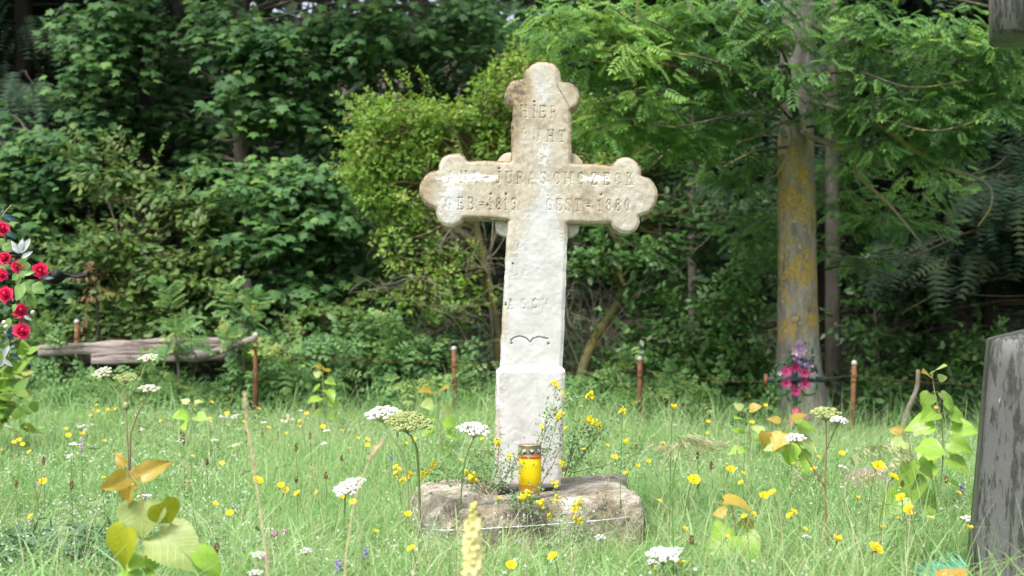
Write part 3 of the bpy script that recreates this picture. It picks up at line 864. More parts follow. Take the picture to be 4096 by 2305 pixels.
def make_broom():
    d = 4.12
    c = P(2440, 1446, d); c[2] -= 0.033
    rt = root("broom_head", "orange plastic broom head with turquoise bristles behind the dark monument", "broom", (c[0], c[1], c[2] - 0.09))
    mo = plain("orange_plastic", (0.85, 0.22, 0.01), 0.35, 0.5, 0.06)
    mt = plain("turquoise_bristle", (0.22, 0.68, 0.56), 0.5, 0.4, 0.15, transl=0.35)
    # block: rounded bar
    L = 0.15; V = []; Fx = []; n = 20
    prof = []
    for j in range(n):
        w = 2 * math.pi * j / n
        cc, ss = math.cos(w), math.sin(w)
        prof.append((L * math.copysign(abs(cc) ** 0.22, cc), 0.046 * math.copysign(abs(ss) ** 0.35, ss)))
    tl = R(14)
    for yy, k in ((-0.025, .92), (-0.020, 1), (0.020, 1), (0.025, .92)):
        for a, z in prof: V.append((c[0] + a * k * math.cos(0) + 0.055, c[1] + yy + z * 0.25, c[2] + z * k))
    for i in range(3):
        for j in range(n): Fx.append((i * n + j, i * n + (j + 1) % n, (i + 1) * n + (j + 1) % n, (i + 1) * n + j))
    Fx.append(tuple(range(n - 1, -1, -1))); Fx.append(tuple(3 * n + j for j in range(n)))
    mesh_obj("block", V, Fx, mo, rt, True)
    mb = MB()
    for k in range(380):
        s = random.uniform(-1, 1)
        p = np.array((c[0] + 0.05 + s * L * 0.98, c[1] + random.uniform(0.015, 0.05), c[2] + 0.02 + random.uniform(-.03, .025)))
        dirv = np.array((s * 0.75 - 0.35 + random.gauss(0, .28), random.uniform(.2, .7), 0.45 + random.gauss(0, .22)))
        dirv /= np.linalg.norm(dirv); l = random.uniform(0.05, 0.085)
        q = p + dirv * l * .6; e = p + dirv * l + np.array((random.gauss(0, .008), 0, random.gauss(-.004, .006)))
        w = 0.0011
        side = np.cross(dirv, (0, 1, .2)); side /= np.linalg.norm(side)
        mb.add([p - side * w, p + side * w, q + side * w, q - side * w, e], [(0, 1, 2, 3), (3, 2, 4)])
    o = mb.build("bristles", mt, rt, False); o['kind'] = 'stuff'
make_broom()
# ------------------------------------------------------------------ foliage
def halves(right, fold=0.18):
    """two folded halves from the right-hand outline (base to tip)"""
    V = [(0, right[0][1], 0)]
    rr = right[1:-1]
    tip = len(rr) + 1
    V += [(x, y, -fold * abs(x) - 0.10 * y * y) for x, y in rr]
    V += [(0, right[-1][1], -0.12)]
    V += [(-x, y, -fold * abs(x) - 0.10 * y * y) for x, y in rr]
    n = len(rr)
    return V, [tuple(range(0, n + 2)), (0, n + 1) + tuple(range(2 * n + 1, n + 1, -1))]
T_MAPLE = halves([(0, 0), (.20, -.07), (.50, .08), (.33, .24), (.60, .52), (.26, .54), (.14, .72), (0, 1.0)], 0.2)
T_OVAL = halves([(0, 0), (.20, .22), (.25, .5), (.14, .8), (0, 1)], 0.3)
T_ROUND = halves([(0, 0), (.30, .12), (.40, .4), (.22, .75), (0, 1)], 0.25)
T_LEAF6 = halves([(0, 0), (.30, .4), (0, 1)], 0.25)
T_LANCE = halves([(0, 0), (.11, .25), (.12, .55), (0, 1)], 0.3)
def pinnate(n=5, ll=.36, lw=.075):
    V = []; Fc = []
    for k in range(n):
        y = 0.22 + 0.68 * k / (n - 1) if n > 1 else .5
        zc = -0.22 * y * y
        L = ll * (1 - 0.25 * abs(k / (n - 1) - .4))
        for s in (-1, 1):
            b = len(V)
            dx, dy = s * 0.86, 0.5
            nx, ny = -dy * s, dx * s
            V += [(0, y, zc), (dx * L * .5 + nx * lw, y + dy * L * .5 + ny * lw, zc - .02), (dx * L, y + dy * L, zc - .12), (dx * L * .5 - nx * lw, y + dy * L * .5 - ny * lw, zc - .05)]
            Fc.append((b, b + 1, b + 2, b + 3))
    b = len(V)
    V += [(0, .9, -.18), (lw, 1.06, -.23), (0, 1.25, -.32), (-lw, 1.06, -.23)]
    Fc.append((b, b + 1, b + 2, b + 3))
    b = len(V)
    V += [(.010, 0, 0), (-.010, 0, 0), (0, .95, -.2)]
    Fc.append((b, b + 1, b + 2))
    return V, Fc
T_PINN = pinnate()
T_PINN7 = pinnate(3, .40, .12)
def sprucetwig(n=8):
    rg = random.Random(5); V = []; Fc = []
    for k in range(n):
        y = k / n
        for s in (-1, 1):
            b = len(V); zz = -0.25 * y * y
            l = 0.25 * (1 - .4 * y)
            V += [(0, y, zz), (s * l, y + .09, zz - .05 + rg.uniform(-.05, .05)), (0, y + .10, zz)]
            Fc.append((b, b + 1, b + 2))
    return V, Fc
T_SPRUCE = sprucetwig()

M_MAPLE = leaf_mat("maple_leaf", [(0.0, (0.038, 0.098, 0.037)), (0.45, (0.071, 0.161, 0.058)), (0.8, (0.103, 0.219, 0.062)), (1.0, (0.146, 0.259, 0.061))], 0.55, 0.32, 0.22)
M_LIME = leaf_mat("light_shrub_leaf", [(0.0, (0.084, 0.182, 0.027)), (0.5, (0.162, 0.294, 0.047)), (0.85, (0.235, 0.365, 0.072)), (1.0, (0.347, 0.329, 0.108))], 0.55, 0.38, 0.3)
M_ELDER = leaf_mat("elder_leaf", [(0.0, (0.046, 0.101, 0.025)), (0.5, (0.079, 0.160, 0.039)), (0.9, (0.132, 0.202, 0.044)), (1.0, (0.211, 0.214, 0.069))], 0.5, 0.3, 0.35)
M_ASH = leaf_mat("ash_leaf", [(0.0, (0.060, 0.143, 0.046)), (0.5, (0.108, 0.230, 0.066)), (0.9, (0.166, 0.329, 0.071)), (1.0, (0.225, 0.372, 0.082))], 0.55, 0.36, 0.22)
M_GLOSS = leaf_mat("glossy_shrub_leaf", [(0.0, (0.033, 0.093, 0.022)), (0.6, (0.066, 0.158, 0.037)), (1.0, (0.120, 0.225, 0.052))], 0.4, 0.28, 0.4)
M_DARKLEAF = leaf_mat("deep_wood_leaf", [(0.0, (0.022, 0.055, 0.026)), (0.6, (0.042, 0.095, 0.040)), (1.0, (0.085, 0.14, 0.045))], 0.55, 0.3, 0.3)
M_SPRUCE = leaf_mat("spruce_needle", [(0.0, (0.018, 0.042, 0.022)), (0.7, (0.032, 0.068, 0.034)), (1.0, (0.060, 0.075, 0.035))], 0.65, 0.1, 0.2)
M_BRAMBLE = leaf_mat("bramble_leaf", [(0.0, (0.069, 0.157, 0.055)), (0.5, (0.122, 0.244, 0.086)), (0.9, (0.193, 0.326, 0.101)), (1.0, (0.317, 0.376, 0.110))], 0.55, 0.34, 0.25)
M_BROWNLEAF = leaf_mat("withered_leaf", [(0.0, (0.10, 0.05, 0.02)), (1.0, (0.23, 0.13, 0.06))], 0.7, 0.2)

def bark_mat(name, c1, c2, scale=14, lichen=None):
    m, nt, b = nodes(name)
    co = objco(nt, (1, 1, 0.25)); oc = objco(nt)
    n1 = noise(nt, scale, 6, 0.65, co); n2 = noise(nt, 3.5, 4, 0.6, oc)
    c = ramp(nt, n1, [(0.3, c1), (0.7, c2)])
    if lichen:
        k = step(nt, math_n(nt, 'ADD', math_n(nt, 'MULTIPLY', n2, 0.55), math_n(nt, 'MULTIPLY', noise(nt, 26, 5, 0.7, oc), 0.5)), lichen[1], lichen[1] + 0.07)
        c = mix(nt, math_n(nt, 'MULTIPLY', k, 0.9), c, lichen[0])
    nt.links.new(c, b.inputs['Base Color']); b.inputs['Roughness'].default_value = 0.9
    bump(nt, b, n1, 0.8, 0.03)
    return m
M_BARK = bark_mat("grey_bark", (0.045, 0.038, 0.030), (0.13, 0.115, 0.095))
M_TWIG = bark_mat("dry_twig", (0.12, 0.10, 0.075), (0.27, 0.235, 0.18), 40, ((0.17, 0.15, 0.05), 0.56))
M_MOSSTWIG = bark_mat("mossy_stem", (0.09, 0.085, 0.045), (0.19, 0.17, 0.08), 40, ((0.22, 0.20, 0.05), 0.50))
M_DARKBARK = bark_mat("dark_bark", (0.012, 0.010, 0.008), (0.038, 0.031, 0.025))

def leaf_cloud(centers, Rs, k, style, size, sizevar=0.35):
    """leaf positions, frames, sizes for all clusters"""
    C = np.repeat(centers, k, axis=0); RR = np.repeat(np.asarray(Rs, float), k)
    N = len(C)
    th = RNG.uniform(0, 2 * math.pi, N)
    if style == 'tier':
        r = RR * np.sqrt(RNG.random(N))
        lay = RNG.choice((0.0, -0.30, 0.22), N, p=(.6, .25, .15)) * RR
        pos = C + np.stack((r * np.cos(th), r * np.sin(th), -0.45 * r * r / RR + lay + RNG.normal(0, .05, N) * RR * 2), 1)
        tip = np.stack((np.cos(th), np.sin(th), -0.45 + RNG.normal(0, .3, N)), 1) + RNG.normal(0, .3, (N, 3))
        nrm = np.stack((.35 * np.cos(th), .35 * np.sin(th) - 0.45, np.ones(N)), 1) + RNG.normal(0, .28, (N, 3))
    elif style == 'ball':
        u = RNG.normal(0, 1, (N, 3)); u /= np.linalg.norm(u, axis=1, keepdims=True)
        rr = RR * (0.45 + 0.55 * np.sqrt(RNG.random(N)))
        pos = C + u * rr[:, None] * np.array((1, 1, .8))
        tip = u * np.array((1, 1, .5)) + np.array((0, 0, -.15)) + RNG.normal(0, .45, (N, 3))
        nrm = u + np.array((0, -.3, .9)) + RNG.normal(0, .35, (N, 3))
    elif style == 'spray':           # leaves along short outward twigs
        u = np.stack((np.cos(th), np.sin(th), RNG.normal(0.05, .35, N)), 1)
        rr = RR * RNG.random(N) ** .6
        pos = C + u * rr[:, None] * np.array((1, 1, .55))
        tip = u * np.array((1, 1, .6)) + np.array((0, 0, -.35)) + RNG.normal(0, .35, (N, 3))
        nrm = np.stack((.2 * np.cos(th), .2 * np.sin(th) - .45, np.ones(N)), 1) + RNG.normal(0, .25, (N, 3))
    else:                             # 'droop': hanging spruce twigs
        u = np.stack((np.cos(th), np.sin(th), RNG.normal(0, .2, N)), 1)
        pos = C + u * (RR * RNG.random(N))[:, None] * np.array((1, 1, .35))
        tip = u * .5 + np.array((0, 0, -.9)) + RNG.normal(0, .25, (N, 3))
        nrm = u * np.array((1, 1, 0)) + np.array((0, -.5, .3)) + RNG.normal(0, .3, (N, 3))
    scl = size * (1 + sizevar * RNG.uniform(-1, 1, N))
    return pos, frames(tip, nrm), scl

def blob_centers(blobs):
    cs = []; sc = []
    for b in blobs:
        px, py, d, rx, ry, rd, n = b[:7]
        ls = b[7] if len(b) > 7 else 1.0
        got = 0
        while got < n:
            u = RNG.uniform(-1, 1, 3)
            if (u ** 2).sum() > 1: continue
            dd = d + u[1] * rd
            c = P(px + u[0] * rx, py + u[2] * ry, d); c[1] = dd
            cs.append(c); sc.append(ls); got += 1
    return np.array(cs), np.array(sc)

def wiggle(a, b, sag=0.08, n=4, amp=0.06):
    a = np.array(a, float); b = np.array(b, float)
    L = np.linalg.norm(b - a)
    out = [a]
    for k in range(1, n):
        t = k / n
        out.append(a + (b - a) * t + np.array((0, 0, sag * L * math.sin(math.pi * t))) + RNG.normal(0, amp * L * .5, 3) * np.array((1, 1, .7)))
    out.append(b)
    return out

def tree(name, label, cat, trunk, rads, blobs, tmpl, mat, R=0.30, k=50, size=0.088, style='tier', bark=None, group=None, branches=0.8, tbias=0.0, brad=0.012, shoots=0, slen=.28):
    """trunk: list of world points from the ground up"""
    trunk = [np.array(t, float) for t in trunk]
    rt = root(name, label, cat, tuple(trunk[0]), group)
    path = catmull(trunk, 5)
    L = np.linspace(0, 1, len(path)); rr = np.interp(L, np.linspace(0, 1, len(rads)), rads)
    mb = MB(); mb.tube(path, list(rr), 10)
    cs, sc = blob_centers(blobs)
    parr = np.array(path)
    for c in cs:
        if RNG.random() > branches: continue
        below = parr[parr[:, 2] < c[2] + 0.1]
        src = below if len(below) else parr[:1]
        dist = np.linalg.norm(src - c, axis=1)
        i = int(np.argmin(dist + 0.35 * np.abs(RNG.normal(0, .4, len(src)))))
        a = src[i]; q = wiggle(a, c, 0.10, 4, 0.09)
        mb.tube(catmull(q, 2), list(np.linspace(min(brad * 1.5, rr[min(i, len(rr) - 1)]), brad * .35, 9)), 5, False)
    mb.build("trunk", bark or M_BARK, rt)
    kk = np.full(len(cs), k)
    parts = []
    for ls in sorted(set(sc.tolist())):
        sel = cs[sc == ls]
        Rs = R * ls * RNG.uniform(.75, 1.25, len(sel))
        pos, rot, scl = leaf_cloud(sel, Rs, int(k / (ls ** 0.7)), style, size * ls)
        ct = np.repeat(RNG.normal(0, .13, len(sel)), int(k / (ls ** 0.7)))
        tn = np.clip(RNG.normal(.45 + tbias, .2, len(pos)) + ct, 0, 1)
        parts.append((tmpl, pos, rot, scl, tn))
    if shoots:
        near = cs[sc == 1.0]; mid = near.mean(0); sp = []; stip = []
        far_ = np.argsort(-np.linalg.norm((near - mid) * np.array((1, .6, 1.4)), axis=1))[:max(6, len(near) * 2 // 3)]
        for _ in range(shoots):
            c0 = near[RNG.choice(far_)]; dv = (c0 - mid) / np.linalg.norm(c0 - mid) + np.array((0, -.3, .75)) + RNG.normal(0, .35, 3); dv /= np.linalg.norm(dv)
            L = slen * RNG.uniform(.6, 1.3); n = int(10 + L * 40)
            for t in np.linspace(.3, 1, n):
                sp.append(c0 + dv * (L + R * .6) * t + np.array((0, 0, -.12 * L * t * t)) + RNG.normal(0, .008, 3)); s_ = np.cross(dv, RNG.normal(0, 1, 3)); stip.append(s_ / np.linalg.norm(s_) + dv * .7)
        sp = np.array(sp); stip = np.array(stip)
        parts.append((tmpl, sp, frames(stip, RNG.normal(0, .35, (len(sp), 3)) + np.array((0, -.4, .9))), size * RNG.uniform(.6, 1.05, len(sp)), np.clip(RNG.normal(.6 + tbias, .18, len(sp)), 0, 1)))
    o = multi_scatter("crown", parts, mat, rt)
    o['kind'] = 'stuff'
    return rt

def G(px, d, dy=0.0):
    x = (px - 1288) * d / F
    return np.array((x, d, float(gz(np.array([x]), np.array([d]))[0]) - 0.05 + dy))

# maples on the left
tree("maple_tree", "tall maple with layered dark green leaves behind the timber beam", "tree",
     [G(650, 13.8), P(640, 700, 13.8), P(610, 350, 13.7), P(590, 60, 13.6), P(610, -500, 13.6)], [.13, .11, .09, .08, .05],
     [(740, 110, 13.0, 230, 120, .7, 30), (640, 250, 12.9, 120, 70, .5, 13), (860, 290, 13.2, 110, 80, .5, 11), (980, 90, 13.4, 130, 100, .6, 14), (1150, 60, 13.8, 120, 90, .6, 12),
      (560, 60, 13.3, 90, 60, .4, 6), (760, -220, 13.4, 420, 130, 1.2, 16, 1.8), (760, -620, 13.4, 450, 220, 1.5, 7, 2.4), (480, 300, 14.3, 90, 70, .4, 9), (430, 150, 14.6, 70, 80, .4, 8), (500, 400, 14.0, 60, 50, .4, 6)],
     T_MAPLE, M_MAPLE, tbias=0.02)
tree("maple_tree", "low spreading maple with broad pale leaf tiers between the beam and the cross", "tree",
     [G(800, 12.5), P(790, 850, 12.5), P(760, 650, 12.4), P(740, 470, 12.3)], [.06, .05, .04, .02],
     [(700, 440, 12.1, 170, 60, .5, 15), (780, 540, 12.0, 170, 75, .5, 20), (660, 620, 12.0, 130, 60, .45, 12), (700, 720, 12.0, 130, 60, .4, 10), (880, 690, 12.2, 90, 60, .4, 7), (560, 520, 12.3, 70, 70, .4, 6)],
     T_MAPLE, M_MAPLE, tbias=0.14)
tree("maple_tree", "bushy maple at the picture's edge above the rose garland", "tree",
     [G(60, 12.9), P(70, 850, 12.9), P(90, 600, 12.8), P(100, 350, 12.8)], [.07, .06, .05, .02],
     [(110, 420, 12.6, 140, 110, .5, 20), (40, 560, 12.5, 110, 90, .5, 12), (200, 620, 12.3, 110, 80, .4, 12), (90, 700, 12.3, 110, 60, .4, 9), (-60, 400, 12.8, 120, 160, .6, 8)],
     T_MAPLE, M_MAPLE, tbias=0.05)
tree("maple_tree", "young maple reaching in front of the dark spruce", "tree",
     [G(340, 14.2), P(345, 700, 14.2), P(360, 300, 14.1), P(330, -100, 14.0), P(340, -450, 14)], [.07, .06, .05, .04, .02],
     [(250, 60, 13.5, 100, 70, .4, 10), (250, 170, 13.4, 70, 55, .4, 6), (330, 30, 13.6, 80, 60, .4, 6), (205, 265, 13.4, 45, 22, .3, 3), (290, -250, 13.8, 260, 120, .9, 5, 1.8), (330, 300, 14.0, 80, 50, .4, 8), (150, 240, 14.0, 60, 40, .4, 4)],
     T_MAPLE, M_MAPLE, tbias=0.03, bark=M_DARKBARK)
tree("maple_tree", "shaded maple high behind the top of the stone cross", "tree",
     [G(1000, 15.5), P(1010, 600, 15.5), P(1040, 200, 15.4), P(1050, -200, 15.3), P(1050, -600, 15.3)], [.12, .1, .09, .07, .04],
     [(1080, 180, 15.0, 200, 120, .7, 18), (900, 420, 15.0, 160, 120, .7, 14), (1230, 100, 15.2, 160, 120, .7, 14), (880, 640, 14.6, 120, 110, .6, 8), (1080, -250, 15.2, 420, 150, 1.4, 8, 2.0), (1080, -700, 15.2, 450, 250, 1.6, 5, 2.6)],
     T_MAPLE, M_MAPLE, tbias=-0.16)

# elder with brownish fruit heads
def elder(px, blobs, label, heads):
    rt = tree("elder_shrub", label, "shrub", [G(px, 12.2), P(px + 5, 850, 12.1), P(px + 10, 700, 12.0)], [.035, .03, .015], blobs, T_OVAL, M_ELDER, R=.22, k=55, size=.075, style='spray', bark=M_TWIG, tbias=.1, shoots=26)
    pos = []
    for hx, hy, d in heads:
        c = P(hx, hy, d)
        for _ in range(60): pos.append(c + RNG.normal(0, 1, 3) * np.array((.10, .08, .03)))
    pos = np.array(pos); u = RNG.normal(0, 1, (len(pos), 3))
    o = scatter("seed_heads", T_LANCE, pos, frames(u, RNG.normal(0, 1, (len(pos), 3))), RNG.uniform(.012, .026, len(pos)), leaf_mat("elder_head", [(0, (.13, .08, .035)), (1, (.22, .17, .07))], .7, .1), rt)
    o['kind'] = 'stuff'
elder(300, [(300, 480, 12.0, 100, 60, .4, 14), (420, 560, 11.9, 110, 70, .4, 16), (260, 640, 11.8, 100, 70, .4, 14), (480, 500, 12.0, 60, 60, .3, 6)],
      "elder bush with rusty seed heads above the weathered beam", [(330, 430, 11.7), (380, 535, 11.6), (250, 575, 11.6), (440, 500, 11.7), (300, 505, 11.6)])
elder(480, [(400, 680, 11.7, 110, 60, .35, 14), (520, 700, 11.7, 90, 80, .35, 14), (350, 770, 11.7, 110, 45, .35, 10), (540, 800, 11.7, 90, 40, .3, 8)],
      "lower elder bush leaning over the weathered beam", [(420, 640, 11.4), (330, 690, 11.4), (500, 650, 11.4)])

# pale hawthorn behind the left arm of the cross, with dead lower twigs
hz_blobs = [(930, 320, 11.5, 45, 40, .3, 11), (1000, 300, 11.4, 60, 35, .35, 14), (1080, 300, 11.5, 70, 45, .4, 18), (1000, 400, 11.4, 110, 70, .45, 34), (1130, 390, 11.5, 130, 80, .5, 36), (1190, 300, 11.7, 70, 50, .4, 18), (1250, 240, 11.7, 60, 45, .4, 16),
            (1320, 180, 11.9, 60, 35, .35, 12), (1240, 330, 11.8, 90, 50, .4, 18), (1370, 165, 11.9, 30, 25, .3, 5), (940, 440, 11.4, 50, 50, .3, 10), (960, 490, 11.3, 60, 40, .3, 10), (1470, 330, 12.0, 80, 60, .4, 16), (1500, 420, 11.9, 70, 60, .4, 14),
            (1050, 540, 11.3, 70, 35, .35, 11), (990, 560, 11.3, 40, 40, .3, 6), (1080, 650, 11.0, 100, 60, .25, 8), (1160, 760, 11.0, 90, 70, .25, 9), (1040, 740, 11.0, 60, 50, .25, 5)]
tree("hawthorn_bush", "bright yellowish green bush behind the left arm of the stone cross", "shrub",
     [G(1260, 11.5), P(1250, 850, 11.5), P(1215, 650, 11.5), P(1180, 480, 11.5), P(1190, 380, 11.6)], [.045, .04, .035, .025, .012], hz_blobs, T_OVAL, M_LIME, R=.13, k=62, size=.042, style='ball', bark=M_MOSSTWIG, tbias=.05, shoots=150, slen=.24)

def bare_shrub(label, starts, n, length, mat, depth_jit=.35, r0=.010, up=.2, group=None, seed=1):
    rg = np.random.default_rng(seed)
    rt = root("bare_shrub", label, "shrub", tuple(starts[0][0]), group)
    mb = MB()
    def grow(p, dirv, L, r, lvl):
        pts = [p]; d = dirv / np.linalg.norm(dirv)
        for _ in range(4):
            d = d + rg.normal(0, .20, 3) + np.array((0, 0, up * .12)); d /= np.linalg.norm(d)
            pts.append(pts[-1] + d * L / 4)
        mb.tube(catmull(pts, 2), list(np.linspace(r, r * .45, 9)), 5, False)
        if lvl > 0:
            for _ in range(rg.integers(2, 5)):
                i = rg.integers(1, 5)
                nd = d * .6 + rg.normal(0, .65, 3) * np.array((1, .6, .9))
                grow(pts[i], nd, L * rg.uniform(.45, .75), r * .6, lvl - 1)
    for p, dv, L in starts:
        for _ in range(n):
            grow(np.array(p), np.array(dv) + rg.normal(0, .3, 3), L * rg.uniform(.7, 1.2), r0 * rg.uniform(.7, 1.3), 2)
    mb.build("branches", mat, rt)
    return rt
bare_shrub("tangle of bare grey twigs under the left arm of the stone cross",
           [(G(1262, 11.2, .1), (-.15, 0, 1), .9), (P(1240, 850, 11.2), (-.5, -.1, .9), .8), (P(1190, 800, 11.2), (-1, 0, .3), .6), (P(1150, 720, 11.2), (-1, -.1, .25), .55), (P(1180, 640, 11.2), (-1, 0, .2), .55), (P(1245, 690, 11.2), (-.7, 0, .7), .6)], 4, .5, M_TWIG, seed=3, r0=.0075)
bare_shrub("thin leafless twigs between the stone cross and the leaning mossy stem", [(G(1470, 11.7, .2), (.2, 0, 1), 1.0), (P(1500, 850, 11.7), (.5, 0, .8), .8), (P(1600, 780, 11.8), (.8, 0, .3), .8), (P(1440, 830, 11.6), (-.3, 0, 1), .6)], 4, .6, M_TWIG, seed=9, r0=.008)

# right of the cross
tree("wild_cherry_tree", "slender mossy stemmed tree leaning away right of the stone cross", "tree",
     [G(1440, 11.6), P(1475, 900, 11.6), P(1530, 800, 11.7), P(1562, 740, 11.7), P(1560, 620, 11.8), P(1590, 400, 12), P(1600, 100, 12.2), P(1620, -200, 12.3)], [.045, .042, .036, .032, .028, .024, .02, .015],
     [(1560, 640, 11.7, 120, 60, .4, 12), (1480, 560, 11.8, 70, 50, .35, 7), (1650, 560, 11.9, 120, 70, .4, 12), (1680, 420, 12.2, 140, 90, .5, 14), (1580, 460, 12.3, 110, 80, .5, 10), (1790, 560, 12.1, 110, 90, .4, 12), (1700, 280, 12.5, 180, 90, .6, 14), (1640, 720, 11.8, 90, 35, .35, 6)],
     T_OVAL, M_GLOSS, R=.22, k=55, size=.070, style='spray', bark=M_MOSSTWIG, tbias=.0, shoots=50, slen=.35)
tree("privet_bush", "glossy green bush left of the lichen covered trunk", "shrub",
     [G(1850, 11.3), P(1850, 950, 11.3), P(1850, 820, 11.3)], [.03, .025, .012],
     [(1860, 760, 11.2, 80, 70, .4, 12), (1840, 880, 11.1, 90, 80, .4, 16), (1760, 850, 11.3, 90, 80, .4, 14), (1880, 960, 11.0, 70, 60, .35, 10), (1700, 930, 11.2, 80, 60, .35, 10), (1640, 870, 11.5, 60, 60, .35, 7)],
     T_OVAL, M_GLOSS, R=.20, k=60, size=.060, style='ball', bark=M_TWIG, tbias=.12, shoots=60)

# the trunk with yellow lichen and its feathery crown
def lichen_bark():
    m, nt, b = nodes("lichen_bark")
    co = objco(nt, (1, 1, 0.22)); oc = objco(nt)
    n1 = noise(nt, 16, 6, 0.68, co); nf = noise(nt, 34, 6, 0.75, objco(nt, (1, 1, 0.45))); nb = noise(nt, 2.6, 4, .6, oc)
    c = ramp(nt, n1, [(0.28, (0.09, 0.08, 0.067)), (0.5, (0.21, 0.195, 0.17)), (0.72, (0.34, 0.325, 0.295))])
    sx = nt.nodes.new("ShaderNodeSeparateXYZ"); nt.links.new(oc, sx.inputs[0])
    zz = sx.outputs[2]
    zm = math_n(nt, 'MULTIPLY', step(nt, zz, 0.45, 0.95), math_n(nt, 'SUBTRACT', 1.0, step(nt, zz, 2.0, 3.3)))
    f = math_n(nt, 'ADD', math_n(nt, 'ADD', math_n(nt, 'MULTIPLY', nf, 0.5), math_n(nt, 'MULTIPLY', nb, 0.42)), math_n(nt, 'MULTIPLY', zm, 0.16))
    lm = step(nt, f, 0.595, 0.68)
    lc = ramp(nt, noise(nt, 50, 4, .6, oc), [(0.3, (0.24, 0.15, 0.025)), (0.55, (0.42, 0.28, 0.045)), (0.75, (0.46, 0.37, 0.12))])
    c = mix(nt, math_n(nt, 'MULTIPLY', lm, 0.92), c, lc)
    gl = step(nt, noise(nt, 24, 6, .72, oc), 0.60, 0.66)
    c = mix(nt, math_n(nt, 'MULTIPLY', gl, 0.8), c, (0.42, 0.43, 0.40))
    dk = step(nt, noise(nt, 7, 4, .6, oc), 0.66, 0.72)
    c = mix(nt, math_n(nt, 'MULTIPLY', dk, 0.55), c, (0.06, 0.05, 0.04))
    nt.links.new(c, b.inputs['Base Color']); b.inputs['Roughness'].default_value = 0.9
    bump(nt, b, math_n(nt, 'ADD', n1, math_n(nt, 'MULTIPLY', nf, .4)), 0.8, 0.03)
    return m
M_LICHEN = lichen_bark()
M_LIMB = bark_mat("lichen_twig", (0.035, 0.030, 0.022), (0.11, 0.10, 0.08), 30, ((0.30, 0.24, 0.05), 0.55))
M_PALELIMB = bark_mat("pale_lichen_twig", (0.13, 0.12, 0.09), (0.29, 0.28, 0.23), 40, ((0.33, 0.24, 0.04), 0.52))
def ash():
    d = 10.75
    rt = root("ash_tree", "thick trunk covered in orange yellow lichen with feathery leaves spreading above", "tree", tuple(G(2012, d)))
    pts = [G(2018, d, -.15), P(2016, 1040, d), P(2012, 960, d), P(2008, 860, d), P(2006, 700, d), P(2004, 520, d), P(2003, 330, d), P(2008, 120, d), P(2012, -100, d), P(2018, -600, d), P(2010, -1100, d)]
    wd = [.245, .215, .178, .158, .146, .142, .135, .128, .12, .10, .07]
    path = catmull(pts, 6); rr = np.interp(np.linspace(0, 1, len(path)), np.linspace(0, 1, len(wd)), wd)
    n = 28; V = []; Fc = []
    for i, (p, r) in enumerate(zip(path, rr)):
        for j in range(n):
            w = 2 * math.pi * j / n
            flare = 1 + max(0, (r - .16)) * 2.2 * math.sin(5 * w + 1.0)
            u = np.array((math.cos(w), math.sin(w), 0))
            V.append(p + u * r * flare)
    V = np.array(V); V += (fbm(V, 9, 3) - .5)[:, None] * .02 * np.array((1, 1, 0))
    for i in range(len(path) - 1):
        for j in range(n): Fc.append((i * n + j, i * n + (j + 1) % n, (i + 1) * n + (j + 1) % n, (i + 1) * n + j))
    mesh_obj("trunk", V, Fc, M_LICHEN, rt, True)
    # the little painted mark nailed on the bark
    mb = MB(); c = P(2000, 799, d - .158)
    mb.lathe((0, 0, 0), [(0, 0), (.022, 0), (.028, .004), (.028, .012)], 14)
    mb.V = [(c[0] + v[0], c[1] - v[2] + .004, c[2] + v[1]) for v in mb.V]
    mb.build("cut_scar", plain("cut_wood", (.45, .33, .18), .8, .3, .2, 60), rt)
    mb = MB(); mb.lathe((0, 0, 0), [(0, 0.002), (.007, 0.002), (.008, .0)], 8)
    mb.V = [(c[0] - .003 + v[0], c[1] - .014 - v[2], c[2] - .004 + v[1]) for v in mb.V]
    mb.build("blue_dot", plain("blue_paint", (.05, .25, .6), .5), rt)
    def limb(pp, r0, r1, mat, nm="limb"):
        mb = MB(); p2 = catmull(pp, 5); mb.tube(p2, list(np.linspace(r0, r1, len(p2))), 7); return mb.build(nm, mat, rt)
    dl = d - .2
    limb([P(2000, 330, d), P(2000, 280, d - .2), P(1975, 240, dl - .1), P(1900, 190, dl - .3), P(1850, 110, dl - .5), P(1790, 60, dl - .6)], .032, .012, M_LIMB)
    limb([P(2012, 330, d), P(2040, 345, dl - .2), P(2090, 362, dl - .3), P(2140, 385, dl - .3), P(2160, 440, dl - .3), P(2210, 490, dl - .3), P(2250, 530, dl - .3), P(2318, 612, dl - .3)], .026, .006, M_PALELIMB)
    limb([P(2090, 362, dl - .3), P(2150, 368, dl - .4), P(2230, 420, dl - .4), P(2290, 410, dl - .4)], .012, .004, M_PALELIMB)
    limb([P(2130, 380, dl - .3), P(2190, 440, dl - .3), P(2260, 455, dl - .3)], .010, .003, M_PALELIMB)
    limb([P(1985, 300, dl), P(1990, 360, dl - .2), P(1960, 430, dl - .2), P(1930, 455, dl - .2)], .012, .003, M_PALELIMB)
    limb([P(1985, 300, dl), P(1930, 330, dl - .2), P(1880, 352, dl - .3), P(1850, 350, dl - .3)], .012, .003, M_PALELIMB)
    limb([P(1985, 200, dl), P(1975, 250, dl - .2), P(1930, 295, dl - .3), P(1890, 300, dl - .3)], .010, .003, M_PALELIMB)
    limb([P(2030, 250, d), P(2180, 300, dl - .4), P(2325, 392, dl - .5), P(2400, 430, dl - .5), P(2440, 440, dl - .5), P(2490, 470, dl - .5), P(2492, 520, dl - .5), P(2460, 570, dl - .5)], .020, .004, M_PALELIMB)
    limb([P(2440, 440, dl - .5), P(2500, 420, dl - .6), P(2530, 395, dl - .6)], .008, .003, M_PALELIMB)
